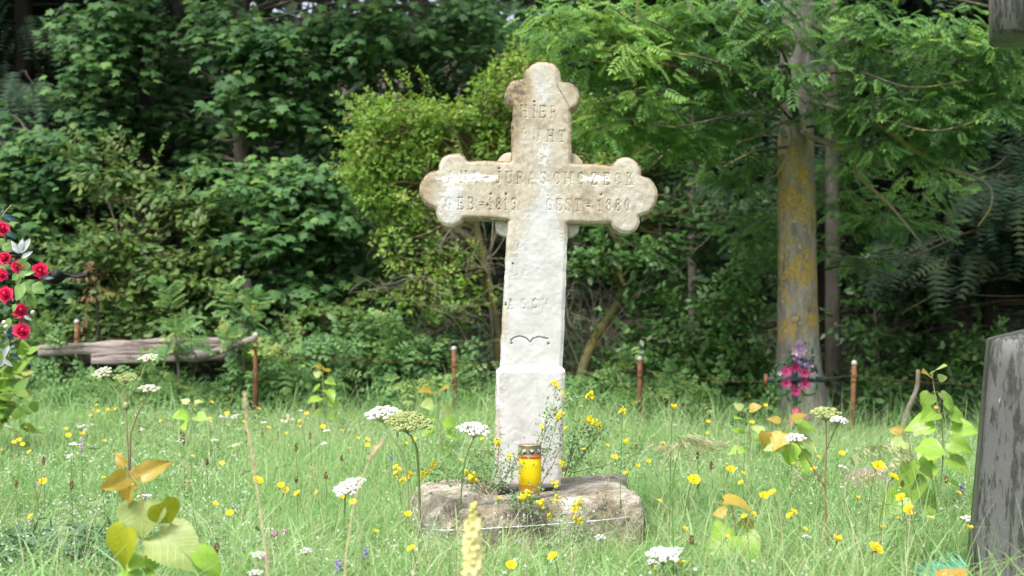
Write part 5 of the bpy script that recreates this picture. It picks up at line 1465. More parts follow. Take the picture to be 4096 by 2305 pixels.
def garland():
    d = 4.42
    c0 = P(-70, 690, d)
    # wrought iron grave cross
    g = np.array((c0[0], d + .03, 0.0))
    rt = root("iron_grave_cross", "black wrought iron grave cross ending in a twisted spear point", "cross", tuple(g))
    mb = MB(); mb.tube([g - np.array((0, 0, .1)), g + np.array((0, 0, 1.42))], .013, 8); mb.build("upright", M_IRON, rt)
    z = P(0, 694, d)[2]
    mb = MB(); mb.tube([(g[0] - .42, g[1], z), (P(118, 0, d)[0], g[1], z)], .011, 8); mb.build("crossbar", M_IRON, rt)
    # twisted blade tip
    V = []; Fc = []; n = 26; x0 = P(106, 0, d)[0]; x1 = P(216, 688, d)[0]
    for i in range(n + 1):
        t = i / n
        w = .026 * (math.sin(math.pi * min(1, t * 1.9)) ** .7 if t < .45 else .35) + (.012 * math.sin(math.pi * (t - .40) / .60) if t > .40 else 0)
        w = max(w * (1 - .55 * t), .0006) if t < 1 else .0004
        ang = R(60) - t * R(250)
        th = .004 * (1 - t) + .0008
        cx_ = x0 + (x1 - x0) * t; cz = z + .004 * math.sin(5 * t) - .010 * (1 - t) + .008 * t
        u = np.array((0, math.sin(ang), math.cos(ang))); v = np.array((0, math.cos(ang), -math.sin(ang)))
        for a_, b_2 in ((w, th), (-w, th), (-w, -th), (w, -th)): V.append(np.array((cx_, g[1], cz)) + u * a_ + v * b_2)
    for i in range(n):
        for j in range(4): Fc.append((i * 4 + j, i * 4 + (j + 1) % 4, (i + 1) * 4 + (j + 1) % 4, (i + 1) * 4 + j))
    Fc.append((3, 2, 1, 0)); Fc.append(tuple(n * 4 + j for j in range(4)))
    mesh_obj("spear_tip", V, Fc, M_IRON, rt, True)
    for cx_, cy_, r, s in ((32, 650, .022, 1), (30, 755, .022, -1)):
        c = P(cx_, cy_, d + .03)
        pts = [c + np.array((r * (1 - k / 30) * math.cos(k * .42), 0, s * r * (1 - k / 30) * math.sin(k * .42))) for k in range(24)]
        mb = MB(); mb.tube(pts, .005, 6); mb.build("scroll", M_IRON, rt)
    # garland of cloth roses hung over it
    top = P(12, 560, d - .02)
    rt = root("rose_garland", "garland of red cloth roses with green and silver leaves on the iron cross", "garland", tuple(P(40, 880, d)))
    mb = MB(); mb.tube(catmull([P(-30, 520, d), P(4, 560, d - .01), P(20, 640, d - .02), P(45, 690, d - .03), P(40, 750, d - .02), P(55, 800, d - .02), P(30, 850, d - .02), P(18, 890, d - .02), P(-5, 930, d - .02)], 5), .004, 6)
    mb.build("stem", plain("brown_wire_stem", (.10, .075, .045), .7), rt)
    mb = MB(); mb.tube(catmull([P(2, 550, d), P(14, 532, d), P(29, 516, d)], 4), .002, 5); mb.build("stem", plain("straw_stem", (.33, .29, .18), .7), rt)
    for k, (px, py, rad) in enumerate(((6, 574, 18), (10, 648, 17), (4, 690, 16), (12, 740, 20), (101, 680, 19), (52, 781, 19), (55, 832, 21), (42, 670, 15))):
        rose(rt, px, py, d - .05, 1.12 * rad * d / F, (0.25 if px < 60 else .5, -1, .15), k)
    for a, b, w in (((8, 615), (30, 632), 1.1), ((-5, 600), (10, 625), 1), ((58, 710), (92, 737), 1.15), ((62, 715), (35, 755), 1.1), ((82, 715), (113, 737), 1.0), ((74, 738), (88, 778), .8),
                    ((50, 650), (62, 690), .8), ((58, 690), (88, 682), .6), ((70, 660), (64, 682), 1), ((46, 690), (28, 705), .9), ((50, 690), (40, 722), .6), ((62, 765), (78, 770), .9), ((40, 765), (30, 785), .9), ((25, 800), (14, 835), .8), ((60, 700), (50, 678), .9)):
        leaf_at(rt, LM_ROSE, a, b, d - .04 - random.random() * .03, (random.uniform(-.4, .4), -1, random.uniform(.1, .7)), wid=w)
    for a, b in (((47, 638), (25, 605)), ((50, 637), (54, 598)), ((52, 638), (74, 598)), ((54, 650), (80, 631)), ((15, 900), (-4, 925)), ((8, 905), (33, 922)), ((24, 870), (2, 905)), ((60, 795), (81, 806))):
        leaf_at(rt, LM_LANCE[M_SILVER], a, b, d - .06, (random.uniform(-.3, .3), -1, random.uniform(-.1, .5)), wid=1.25)
    for a, b in (((12, 540), (42, 558)), ((8, 540), (24, 560)), ((18, 580), (40, 602)), ((105, 700), (135, 697)), ((100, 707), (106, 743)), ((70, 670), (98, 690)), ((28, 820), (24, 860)), ((22, 860), (38, 850)), ((2, 868), (20, 850)),
                    ((18, 885), (36, 865)), ((14, 895), (0, 875)), ((22, 890), (52, 905)), ((58, 780), (74, 790)), ((0, 540), (8, 525)), ((26, 845), (8, 830))):
        leaf_at(rt, LM_LANCE[M_TEAL], a, b, d - .05, (random.uniform(-.3, .3), -1, random.uniform(0, .6)), wid=1.3)
    for px, py in ((15, 822), (82, 786), (10, 812)):
        mb = MB(); c = P(px, py, d - .06); mb.ball(c, .0075, 8, 6); mb.build("bead", plain("pale_bead", (.55, .52, .46), .4), rt)
garland()

# ------------------------------------------------------------------ little cross with the wreath by the trunk
def wreath():
    d = 9.95
    def zz(u, v): return ((2980 + u / 3.222) * KP, (1300 + v / 3.222) * KP)
    rt = root("small_iron_cross", "small dark iron grave cross standing before the lichen covered trunk", "cross", tuple(G(2000, d)))
    m = plain("dark_blue_iron", (.030, .040, .050), .5, .5, .2)
    t = P(*zz(640, 420), d); b = G(1999, d)
    mb = MB(); c = (t + b) / 2; mb.box(c, (.021, .010, (t[2] - b[2]) / 2)); mb.build("upright", m, rt, False)
    l = P(*zz(275, 705), d); r = P(*zz(1010, 705), d); c = (l + r) / 2
    mb = MB(); mb.box(c + np.array((0, -.0125, 0)), ((r[0] - l[0]) / 2, .010, .020)); mb.build("crossbar", m, rt, False)
    mb = MB(); q = P(*zz(262, 715), d); mb.box(q + np.array((0, -.012, 0)), (.012, .012, .045)); mb.build("end_plate", M_RUST, rt, False)
    # wreath: six looped lobes of green tinsel, six magenta flowers
    rt = root("flower_wreath", "round wreath of magenta flowers and green tinsel loops on the small cross", "wreath", tuple(P(2000, 1010, d - .04)))
    mg = plain("green_tinsel", (.03, .11, .03), .5, .4, .3, 60, transl=.1)
    ctr = P(*zz(648, 700), d - .05); Rw = 200 / 3.222 * KP * d / F
    for k in range(6):
        a = -math.pi / 2 + k * math.pi / 3
        cc = ctr + np.array((math.cos(a) * Rw * .98, 0, math.sin(a) * Rw * .98))
        mb = MB(); pts = []
        rl = Rw * .54
        for j in range(26):
            w = a - R(120) + R(240) * j / 25
            pts.append(cc + np.array((math.cos(w) * rl, .01 * math.sin(j), math.sin(w) * rl)))
        mb.tube(pts, .0075, 6)
        for p in pts:
            for _ in range(16):
                u = RNG.normal(0, 1, 3); u /= np.linalg.norm(u); s = np.cross(u, RNG.normal(0, 1, 3)); s /= np.linalg.norm(s)
                e = p + u * .017 + RNG.normal(0, .003, 3)
                mb.add([p + s * .0016, p - s * .0016, e], [(0, 1, 2)])
        mb.build("tinsel_loop", mg, rt, False)
    mm = plain("magenta_cloth", (.40, .015, .14), .55, .3, .3, 40, transl=.2)
    mdark = plain("dark_flower_eye", (.05, .008, .02), .7)
    def petalstar(r, n=6):
        V = [(0, 0, .02 * r)]; Fc = []
        for k in range(n):
            a = 2 * math.pi * k / n; w = math.pi / n * .95
            b = len(V)
            V += [(r * .3 * math.cos(a - w), r * .3 * math.sin(a - w), .10 * r), (r * .8 * math.cos(a - w * .75), r * .8 * math.sin(a - w * .75), .22 * r), (r * 1.05 * math.cos(a), r * 1.05 * math.sin(a), .34 * r),
                  (r * .8 * math.cos(a + w * .75), r * .8 * math.sin(a + w * .75), .22 * r), (r * .3 * math.cos(a + w), r * .3 * math.sin(a + w), .10 * r), (r * .62 * math.cos(a), r * .62 * math.sin(a), .10 * r)]
            Fc += [(0, b, b + 5), (b, b + 1, b + 5), (b + 1, b + 2, b + 5), (b + 2, b + 3, b + 5), (b + 3, b + 4, b + 5), (b + 4, 0, b + 5)]
        return V, Fc
    V, Fc = petalstar(1.0); ms = make_mesh("flower", V, Fc, mats=[mm], smooth=True)
    mb = MB(); mb.ball((0, 0, .06), .26, 8, 5, .5); me = make_mesh("flower_eye", mb.V, mb.F, mats=[mdark], smooth=True)
    face = np.stack(((1, 0, 0), (0, 0, 1), (0, -1, 0)), 1)
    for u, v in ((640, 540), (525, 600), (765, 615), (530, 750), (770, 760), (650, 845)):
        rr = .58 * 125 / 3.222 * KP * d / F
        tl = Matrix.Rotation(random.uniform(-.3, .3), 3, 'X') @ Matrix.Rotation(random.uniform(0, 1), 3, 'Z')
        o = inst("flower", ms, rt, P(*zz(u, v), d - .075), np.array(face) @ np.array(tl), rr)
        e = bpy.data.objects.new("flower_eye", me); COL.objects.link(e); e.parent = o
    # violet bouquet on top, pink blooms at the foot
    rt = root("violet_bouquet", "bunch of violet cloth flowers with dark leaves fixed above the wreath", "flowers", tuple(P(2010, 930, d - .03)))
    mv = plain("violet_cloth", (.42, .24, .50), .6, .3, .25, 30, transl=.25); ml = plain("pale_violet_cloth", (.62, .46, .60), .6, .3, .2, 30, transl=.25)
    mdv = plain("deep_violet_cloth", (.17, .06, .30), .6, .3, .25, 30); mdl = plain("dark_cloth_leaf", (.015, .035, .018), .6, .3, .3, 30)
    V, Fc = petalstar(1.0, 5)
    mvv = {k: make_mesh("flower", V, Fc, mats=[k], smooth=True) for k in (mv, ml, mdv)}
    for u, v, r, k in ((690, 220, 55, ml), (720, 270, 60, mv), (650, 340, 62, ml), (740, 330, 65, ml), (700, 370, 55, mv), (700, 300, 50, mdv), (695, 480, 28, mdv), (770, 510, 26, mdv), (800, 490, 24, mdv), (870, 530, 22, mv), (880, 640, 55, ml), (445, 620, 36, ml), (630, 430, 22, mv)):
        tl = Matrix.Rotation(random.uniform(-.6, .6), 3, 'X') @ Matrix.Rotation(random.uniform(-.5, .5), 3, 'Y')
        inst("flower", mvv[k], rt, P(*zz(u, v), d - .085 - random.random() * .03), np.array(face) @ np.array(tl), r / 3.222 * KP * d / F)
    lm = leafmesh("leaf", mdl, outl(lambda t: .30 * math.sin(math.pi * t) + .004, 6), .2, .2)
    for _ in range(34):
        u = random.uniform(600, 920); v = random.uniform(max(200, 260 + (u - 780) * .9), 590)
        a = zz(u, v); w = random.uniform(0, 6.28); L = random.uniform(10, 17)
        leaf_at(rt, lm, a, (a[0] + L * math.cos(w), a[1] + L * math.sin(w)), d - .06 - random.random() * .02, (random.uniform(-.5, .5), -1, random.uniform(-.2, .8)))
    for u in (480, 540, 590): leaf_at(rt, lm, zz(u, 500), zz(u - 50, 520), d - .055, (0, -1, .4))
    mb = MB(); mb.tube([P(*zz(690, 240), d - .05), P(*zz(700, 600), d - .05)], .003, 5); mb.build("stem", mdl, rt)
    rt = root("pink_bouquet", "deep pink cloth flowers at the foot of the small iron cross", "flowers", tuple(G(2000, d - .15)))
    mp = plain("pink_cloth", (.55, .03, .16), .6, .3, .25, 30, transl=.2); V, Fc = petalstar(1., 5); mpp = make_mesh("flower", V, Fc, mats=[mp], smooth=True)
    for u, v, r in ((650, 1110, 50), (700, 1150, 55), (735, 1190, 60), (780, 1230, 50), (600, 1240, 60), (560, 1270, 50), (690, 1220, 50)):
        tl = Matrix.Rotation(random.uniform(-.6, .6), 3, 'X') @ Matrix.Rotation(random.uniform(-.5, .5), 3, 'Y')
        inst("flower", mpp, rt, P(*zz(u, v), d - .15), np.array(face) @ np.array(tl), r / 3.222 * KP * d / F)
    mb = MB(); mb.tube([G(2000, d - .14), P(*zz(690, 1180), d - .14)], .005, 5); mb.build("stem", mdl, rt)
wreath()

# mossy stone half sunk in the meadow
def rock():
    c = P(2178, 1235, 6.0); c[2] = .05
    V = []; Fc = []; n, m = 22, 12
    mb = MB(); mb.ball((0, 0, 0), 1, n, m)
    V = np.array(mb.V); V *= np.array((.125, .14, .115)); V += V / np.linalg.norm(V, axis=1, keepdims=True) * ((fbm(V, 14, 4) - .5) * .08)[:, None]; V += c
    mt = bark_mat("mossy_rock", (.10, .08, .06), (.28, .24, .19), 12, ((.14, .11, .02), .52))
    tag(mesh_obj("mossy_stone", V, mb.F, mt, None, True), "brown mossy stone half hidden in grass near the poplar shoots", "stone")
rock()
# ------------------------------------------------------------------ the meadow
M_GRASS = leaf_mat("meadow_grass", [(0.0, (0.140, 0.280, 0.100)), (0.35, (0.230, 0.415, 0.152)), (0.7, (0.325, 0.505, 0.21)), (0.9, (0.45, 0.55, 0.29)), (1.0, (0.58, 0.54, 0.34))], 0.45, 0.48, 0.35, 0.12, 1.2)
M_HERB = leaf_mat("meadow_herb", [(0.0, (0.12, 0.20, 0.075)), (0.5, (0.20, 0.29, 0.11)), (1.0, (0.30, 0.37, 0.15))], 0.36, 0.3)
M_WHITE = plain("white_petal", (.80, .80, .76), .6, .3, .05, 30, transl=.3)
M_CREAM = plain("cream_umbel", (.70, .70, .56), .6, .3, .1, 30, transl=.25)
M_GREENUMB = plain("green_umbel", (.40, .46, .18), .6, .3, .15, 30, transl=.25)
M_YELLOW = plain("yellow_petal", (.90, .64, .010), .55, .3, .12, 60, transl=.30)
M_LEMON = plain("lemon_petal", (.92, .78, .03), .55, .3, .12, 60, transl=.30)
M_STEM = plain("green_stem", (.13, .20, .06), .5, .4, .2, 40, transl=.1)
M_PALESTEM = plain("pale_stem", (.30, .33, .15), .5, .4, .2, 40, transl=.1)
M_REDSTEM = plain("reddish_stem", (.24, .15, .09), .5, .4, .25, 40)
M_STRAW = plain("straw", (.62, .54, .33), .6, .3, .2, 50, transl=.2)
M_OAT = plain("pale_oat", (.52, .50, .30), .6, .3, .2, 50, transl=.3)
M_BROWN = plain("brown_head", (.16, .085, .045), .8, .2, .3, 80)
M_ORANGEBUD = plain("faded_flower", (.50, .22, .05), .7, .2, .25, 60)
M_PINK = plain("pink_clover", (.48, .20, .36), .7, .2, .2, 60, transl=.2)
M_VIOLET = plain("violet_vetch", (.30, .24, .60), .6, .3, .2, 60, transl=.2)
M_PALEPINK = plain("pale_plantain_bloom", (.62, .52, .56), .7, .2, .15, 60, transl=.2)

def free(x, y):
    """not inside the stone block, the monument"""
    a = ~((np.abs(x - 0.085 + (y - 4.86) * .02) < .39) & (np.abs(y - 4.86) < .42))
    b = ~((x > 1.17) & (np.abs(y - 3.95) < .25)) & ~((x > 1.02) & (y > 3.45) & (y < 4.35))
    return a & b

def blades(N, ymin, ymax, h0, h1, w0, w1, bend, wide=1.06, dens=None, pw=1.0, tm=.42):
    y = ymin + (ymax - ymin) * RNG.random(N) ** pw
    x = RNG.uniform(-1, 1, N) * (y * .36 * wide + .15)
    n = fbm(np.stack((x, y, np.zeros(N)), 1), 1.1, 3)
    keep = free(x, y) & (RNG.random(N) < np.clip(.45 + (n - .38) * 2.6, .25, 1))
    keep &= ~((x > .55) & (y > 9.3) & (RNG.random(N) < .6))
    x, y, n = x[keep], y[keep], n[keep]; N = len(x)
    h = RNG.uniform(h0, h1, N) * (.70 + .75 * n)
    near = np.exp(-((x - .09) / .55) ** 2) * (y > 3.0) * (y < 4.5)
    h *= 1 - .28 * near
    w = RNG.uniform(w0, w1, N) * .5
    a = RNG.uniform(0, 2 * math.pi, N); bd = np.abs(RNG.normal(bend, .35, N))
    z0 = gz(x, y) - .01
    D = np.stack((np.cos(a), np.sin(a)), 1)
    fa = a + math.pi / 2 + RNG.normal(0, .7, N); S = np.stack((np.cos(fa), np.sin(fa)), 1)
    V = np.zeros((N, 9, 3)); i = 0
    for t, wf in ((0, .7), (.32, 1), (.62, .85), (.85, .5), (1, 0)):
        cx = x + D[:, 0] * bd * h * t * t; cy = y + D[:, 1] * bd * h * t * t
        cz = z0 + h * (t - .33 * np.minimum(bd, 1.4) * t ** 3)
        if wf > 0:
            for s in (-1, 1):
                V[:, i, 0] = cx + s * S[:, 0] * w * wf; V[:, i, 1] = cy + s * S[:, 1] * w * wf; V[:, i, 2] = cz; i += 1
        else:
            V[:, i, 0] = cx; V[:, i, 1] = cy; V[:, i, 2] = cz; i += 1
    fl = np.array((0, 1, 3, 2, 2, 3, 5, 4, 4, 5, 7, 6, 6, 7, 8)); ct = np.array((4, 4, 4, 3))
    return V, fl, ct, np.clip(RNG.normal(tm, .2, N) + (n - .5) * .5, 0, 1)

def grass():
    sets = [blades(90000, 3.0, 6.2, .07, .19, .0018, .0042, .75), blades(85000, 5.8, 10.9, .07, .165, .0034, .0065, .65, pw=.9), blades(5200, 3.0, 7.0, .18, .32, .003, .006, .95),
            blades(2200, 7.0, 10.5, .20, .32, .003, .006, .7), blades(800, 2.9, 5.0, .20, .36, .005, .009, 1.1), blades(9000, 3.2, 9.0, .20, .40, .0011, .0020, .5, tm=.85), blades(5000, 8.8, 11.2, .18, .42, .003, .006, .6, tm=.35)]
    Vs, fl, ct, tt, b = [], [], [], [], 0
    for V, f, c, t in sets:
        N = len(V); Vs.append(V.reshape(-1, 3)); fl.append((f[None] + (np.arange(N) * 9)[:, None]).ravel() + b); ct.append(np.tile(c, N)); tt.append(np.repeat(t, 9)); b += N * 9
    o = mesh_obj("grass", np.concatenate(Vs), None, M_GRASS, None, True, {'tint': np.concatenate(tt)}, np.concatenate(fl), np.concatenate(ct))
    tag(o, "fresh green meadow grass covering the old graveyard ground", "grass", kind='stuff')
grass()

def herbs():
    N = 42000
    y = 3.0 + 7.8 * RNG.random(N); x = RNG.uniform(-1, 1, N) * (y * .38 + .15)
    k = free(x, y) & (fbm(np.stack((x, y, np.ones(N)), 1), 1.6, 3) > .46); x, y = x[k], y[k]; N = len(x)
    z = gz(x, y) + RNG.uniform(.01, .12, N)
    u = RNG.normal(0, 1, (N, 3)); u[:, 2] = RNG.normal(.1, .3, N)
    parts = [(T_LANCE, np.stack((x, y, z), 1), frames(u, RNG.normal(0, .4, (N, 3)) + np.array((0, -.2, 1))), RNG.uniform(.018, .052, N) * (1 + (y - 4) * .06), np.clip(RNG.normal(.45, .22, N), 0, 1))]
    o = multi_scatter("ground_cover", parts, M_HERB)
    tag(o, "small leafy herbs growing between the meadow grass blades", "herbs", kind='stuff')
    # bedstraw: tiny white stars scattered through the grass
    N = 34000
    y = 3.0 + 6.5 * RNG.random(N) ** 1.2; x = RNG.uniform(-1, 1, N) * (y * .38 + .1)
    k = free(x, y) & (fbm(np.stack((x, y, np.full(N, 7.)), 1), 1.5, 3) > .50); x, y = x[k], y[k]; N = len(x)
    pos = np.stack((x, y, gz(x, y) + RNG.uniform(.05, .20, N)), 1)
    star = ([(0, 0, 0), (.35, .9, 0), (-.35, .9, 0), (.9, .3, .1), (.9, -.4, .1), (-.9, .3, .1), (-.9, -.4, .1), (.3, -.9, 0), (-.3, -.9, 0)], [(0, 1, 2), (0, 4, 3), (0, 5, 6), (0, 8, 7)])
    o = scatter("bedstraw_flowers", star, pos, frames(RNG.normal(0, 1, (N, 3)), RNG.normal(0, .5, (N, 3)) + np.array((0, -.6, .8))), RNG.uniform(.002, .0048, N), M_WHITE)
    tag(o, "tiny white bedstraw flowers sprinkled through the meadow grass", "flowers", kind='stuff')
herbs()

# ---- yellow hawkbits ------------------------------------------------
def ray_flower(r, n=15, cup=.25, layers=2, rg=random):
    V = []; Fc = []
    for l in range(layers):
        rl = r * (1 - .35 * l)
        for k in range(n):
            a = 2 * math.pi * (k + .5 * l) / n + rg.uniform(-.06, .06); w = 1.15 * math.pi / n
            rr = rl * rg.uniform(.85, 1.1); lift = cup + .5 * l + rg.uniform(-.12, .12)
            b = len(V)
            V += [(rr * .12 * math.cos(a), rr * .12 * math.sin(a), 0.0), (rr * .65 * math.cos(a - w), rr * .65 * math.sin(a - w), rr * .55 * lift), (rr * 1.0 * math.cos(a - w * .6), rr * math.sin(a - w * .6), rr * .75 * lift),
                  (rr * 1.0 * math.cos(a + w * .6), rr * math.sin(a + w * .6), rr * .75 * lift), (rr * .65 * math.cos(a + w), rr * .65 * math.sin(a + w), rr * .55 * lift)]
            Fc.append((b, b + 1, b + 2, b + 3, b + 4))
    return V, Fc
def rot_to(z):
    z = np.array(z, float); z /= np.linalg.norm(z); x = np.cross((0, 1, 0), z)
    if np.linalg.norm(x) < 1e-3: x = np.cross((1, 0, 0), z)
    x /= np.linalg.norm(x); return np.stack((x, np.cross(z, x), z), 1)
def hawkbit_proto(seed, r, face, cup, h=.25, lean=.03):
    rg = random.Random(seed)
    rt = root("hawkbit_flower", "x", "flower", (0, 0, 0))
    top = np.array((lean, -.01, h))
    f = np.array(face, float); f /= np.linalg.norm(f)
    mb = MB(); mb.tube(catmull([(0, 0, -.05), (lean * .1, 0, h * .45), (lean * .7, 0, h * .9), top - f * .006], 4), .0013, 5); mb.build("stem", M_STEM, rt)
    M0 = rot_to(f)
    V, Fc = ray_flower(r, 15, cup, 2, rg); V = (np.array(V) @ M0.T) + top
    mesh_obj("flower_head", V, Fc, M_YELLOW, rt, False)
    mb = MB(); mb.lathe((0, 0, 0), [(.0012, -.4 * r), (.20 * r, -.3 * r), (.24 * r, -.1 * r), (.2 * r, .04 * r)], 8)
    mesh_obj("calyx", (np.array(mb.V) @ M0.T) + top, mb.F, M_STEM, rt, True)
    return rt
HB = [hawkbit_proto(1, .016, (.1, -.75, .7), .35), hawkbit_proto(2, .014, (-.5, -.5, .8), .6, .25, -.03), hawkbit_proto(3, .015, (.4, -.35, .9), .25, .25, .04), hawkbit_proto(4, .012, (.2, -.2, 1), 1.2, .25, .01)]
used = set()
CROWD = {'small yellow flower': [], 'small white flower head': [], 'thin brown seed spike': []}
MARKS = [("the branched cream umbels", 318, 1010), ("the tall dry stalk", 640, 1200), ("the bent dry stalk", 900, 1260), ("the green and white umbel pair", 1020, 1070), ("the block's left end", 1050, 1270), ("the block's right end", 1620, 1270),
         ("the oat panicle", 1750, 1125), ("the reddish umbel stem", 2078, 1160), ("the poplar shoot by the monument", 2365, 1100), ("the large leaved poplar shoot", 365, 1300), ("the fence poplar sapling", 815, 1000),
         ("the post left of the cross", 1142, 1010), ("the post right of the cross", 1610, 1030), ("the flower wreath", 2000, 1000), ("the mossy stone", 2178, 1235), ("the rose garland", 30, 960), ("the drooping white umbel", 875, 1219), ("the dark monument's foot", 2440, 1380)]
RANK = "nearest,second nearest,third nearest,fourth nearest,fifth nearest,sixth nearest,seventh nearest,eighth nearest,ninth nearest,tenth nearest,eleventh nearest,twelfth nearest,thirteenth nearest,fourteenth nearest,fifteenth nearest,sixteenth nearest,seventeenth nearest,eighteenth nearest,nineteenth nearest,twentieth nearest,farthest".split(',')
def name_crowd():
    """each small flower gets a label of its own from the landmark it stands beside"""
    for kind, items in CROWD.items():
        bins = {}
        for px, py, o in items:
            m = min(MARKS, key=lambda t: (t[1] - px) ** 2 + ((t[2] - py) * 1.6) ** 2)
            dx, dy = px - m[1], (py - m[2]) * 1.3
            side = ("left of" if dx < 0 else "right of") if abs(dx) > abs(dy) else ("behind" if dy < 0 else "in front of")
            bins.setdefault((m[0], side), []).append((dx * dx + dy * dy, o))
        for (m, side), l in bins.items():
            for k, (_, o) in enumerate(sorted(l, key=lambda t: t[0])): o['label'] = f"{kind} {side} {m}, the {RANK[min(k, len(RANK) - 1)]} one"
def hawkbit(px, py, lab=None, h=None, size=1.0, v=None, d=None, grp="small yellow flowers in the meadow"):
    h = h or random.uniform(.17, .27)
    d = d or min(10.3, (EYE - h) * F / (py - HOR))
    v = random.randrange(4) if v is None else v
    p = P(px, py, d); x = p[0]; g = float(gz(np.array([x]), np.array([d]))[0])
    o = HB[v] if v not in used else copy_tree(HB[v]); used.add(v)
    sz = (p[2] - g) / .25
    o.location = (x - HB[v].children[0].data.vertices[0].co.x * 0, d, g)
    size *= random.uniform(.6, .95) if not lab else .92; o.scale = (size, size, sz)
    # keep the heads round: undo the stretch on head and calyx
    for c in o.children:
        if not c.name.startswith("stem"):
            c.scale = (1, 1, size / sz); c.location = (0, 0, .25 * (1 - size / sz))
    if not lab: CROWD['small yellow flower'].append((px, py, o))
    o['label'] = lab or "small yellow flower on a thin stem in the meadow grass"
    if grp and not lab: o['group'] = grp
    elif 'group' in o.keys(): del o['group']
    return o
for px, py, lab, h, s, v in ((1684, 1028, "lone tall yellow flower right of the stone cross near the rusty post", .52, 1.15, 3), (1714, 1206, "ragged yellow flower on a dark stem right of the sandstone block", .30, 1.35, 0), (610, 1208, "wide open yellow flower in the meadow left of the dry stalk", .24, 1.5, 2),
                             (2176, 1172, "sideways turned yellow flower above the mossy stone", .34, 1.4, 0), (2206, 1199, "open yellow flower just below the sideways turned one", .31, 1.3, 2), (2312, 1281, "yellow flower at the end of the long slanting stem", .24, 1.2, 1),
                             (2290, 1252, "yellow flower just above the end of the slanting stem", .27, 1.1, 1), (2143, 1380, "largest yellow flower low before the dark monument", .24, 1.5, 2), (2092, 1360, "half closed yellow flower beside the reddish umbel stem foot", .24, 1.2, 3), (2186, 1378, "yellow flower next to the largest low one", .24, 1.2, 3),
                             (1815, 1180, "yellow flower between the ragged one and the poplar leaves", .25, 1.15, 0), (1897, 1246, "yellow flower right of the reddish poplar leaf", .2, 1.1, 0), (1965, 1240, "yellow flower left of the reddish umbel stem", .22, 1.1, 1),
                             (1560, 1036, "yellow bloom standing right of the stone cross shaft", .50, .9, 3)):
    hawkbit(px, py, lab, h, s, v)
SPOTS = [(66, 985), (178, 990), (240, 1018), (282, 998), (268, 995), (292, 1000), (38, 1052), (62, 1078), (150, 1028), (248, 1030), (262, 1030), (255, 1020), (238, 1034), (243, 1046), (256, 1040), (304, 1030), (275, 1060), (25, 1112), (46, 1118), (92, 1138), (258, 1112), (198, 1090), (160, 1095),
         (395, 978), (180, 965), (176, 985), (330, 1020), (447, 1040), (455, 1078), (520, 1053), (640, 1028), (660, 1075), (712, 1090), (735, 1058), (750, 1076), (768, 1060), (800, 1074), (760, 1040), (855, 1085), (886, 1103), (905, 1105), (912, 1120), (875, 1130), (1000, 1060), (1006, 1115),
         (940, 1128), (980, 1180), (770, 1242), (812, 1240), (836, 1250), (870, 1262), (1012, 1190), (1045, 1205), (690, 1220), (700, 1233), (90, 1210), (255, 1205), (310, 1220), (365, 1180), (100, 1300), (418, 1060), (480, 1150), (545, 1165), (580, 1120), (625, 1115), (520, 1012), (350, 1005), (430, 1000), (560, 1040), (600, 1062),
         (1480, 1130), (1510, 1120), (1530, 1150), (1620, 1160), (1650, 1115), (1590, 1190), (1770, 1060), (1790, 1090), (1750, 1130), (1850, 1190), (1880, 1215), (2040, 1150), (2100, 1140), (2060, 1180), (2240, 1090), (2300, 1165), (2360, 1160), (2420, 1190), (2390, 1240), (2330, 1305), (2250, 1305), (2210, 1330), (2430, 1330), (2270, 1290),
         (1420, 1400), (1260, 1420), (1060, 1380), (940, 1340), (560, 1290), (1700, 1330), (1800, 1350), (1890, 1300), (2000, 1330), (1640, 1260), (2150, 1255), (1960, 1120), (1915, 1020), (1880, 1062), (1455, 1265), (1345, 1255)]
for px, py in SPOTS: hawkbit(px, py)
for _ in range(30):
    px = random.uniform(0, 2450); py = 985 + 330 * random.random() ** 1.6
    hawkbit(px, py, size=random.uniform(.7, 1.0))

# ---- umbels ------------------------------------------------------------
def umbellet_mesh(mat, seed, n=26):
    rg = random.Random(seed); mb = MB()
    for _ in range(n):
        u = np.array((rg.gauss(0, 1), rg.gauss(0, 1), abs(rg.gauss(0, .8)) + .1)); u /= np.linalg.norm(u)
        mb.ball(u * np.array((1, 1, .7)) * rg.uniform(.75, 1), .30, 5, 3)
    return make_mesh("umbellet", mb.V, mb.F, mats=[mat], smooth=True)
UM = {k: [umbellet_mesh(k, s) for s in (1, 2, 3)] for k in (M_WHITE, M_CREAM, M_GREENUMB)}
def umbel(parent, c, rad, mat, n=18, rs=.23, tilt=(0, 0, 1), stemdir=None, flat=.28):
    """a head: rays from one point, an umbellet on each"""
    M0 = rot_to(tilt); hub = c - M0[:, 2] * rad * .75
    mb = MB(); mbs = MB()
    for k in range(n):
        a = k * 2.39996; r = rad * math.sqrt((k + .5) / n)
        q = c + M0 @ np.array((r * math.cos(a), r * math.sin(a), -flat * r * r / rad + random.uniform(-.05, .05) * rad))
        mb.tube([hub, (hub + q) / 2 + M0[:, 2] * rad * .02, q], .0009, 4, False)
        inst("umbellet", random.choice(UM[mat]), parent, q, M0 @ np.array(Matrix.Rotation(random.uniform(0, 6), 3, 'Z')), rad * rs * random.uniform(.85, 1.15))
    mb.build("rays", M_PALESTEM, parent)
    return hub
def stemtube(parent, pts, r0, r1, mat, nm="stem"):
    p = catmull(pts, 5); mb = MB(); mb.tube(p, list(np.linspace(r0, r1, len(p))), 6); return mb.build(nm, mat, parent)
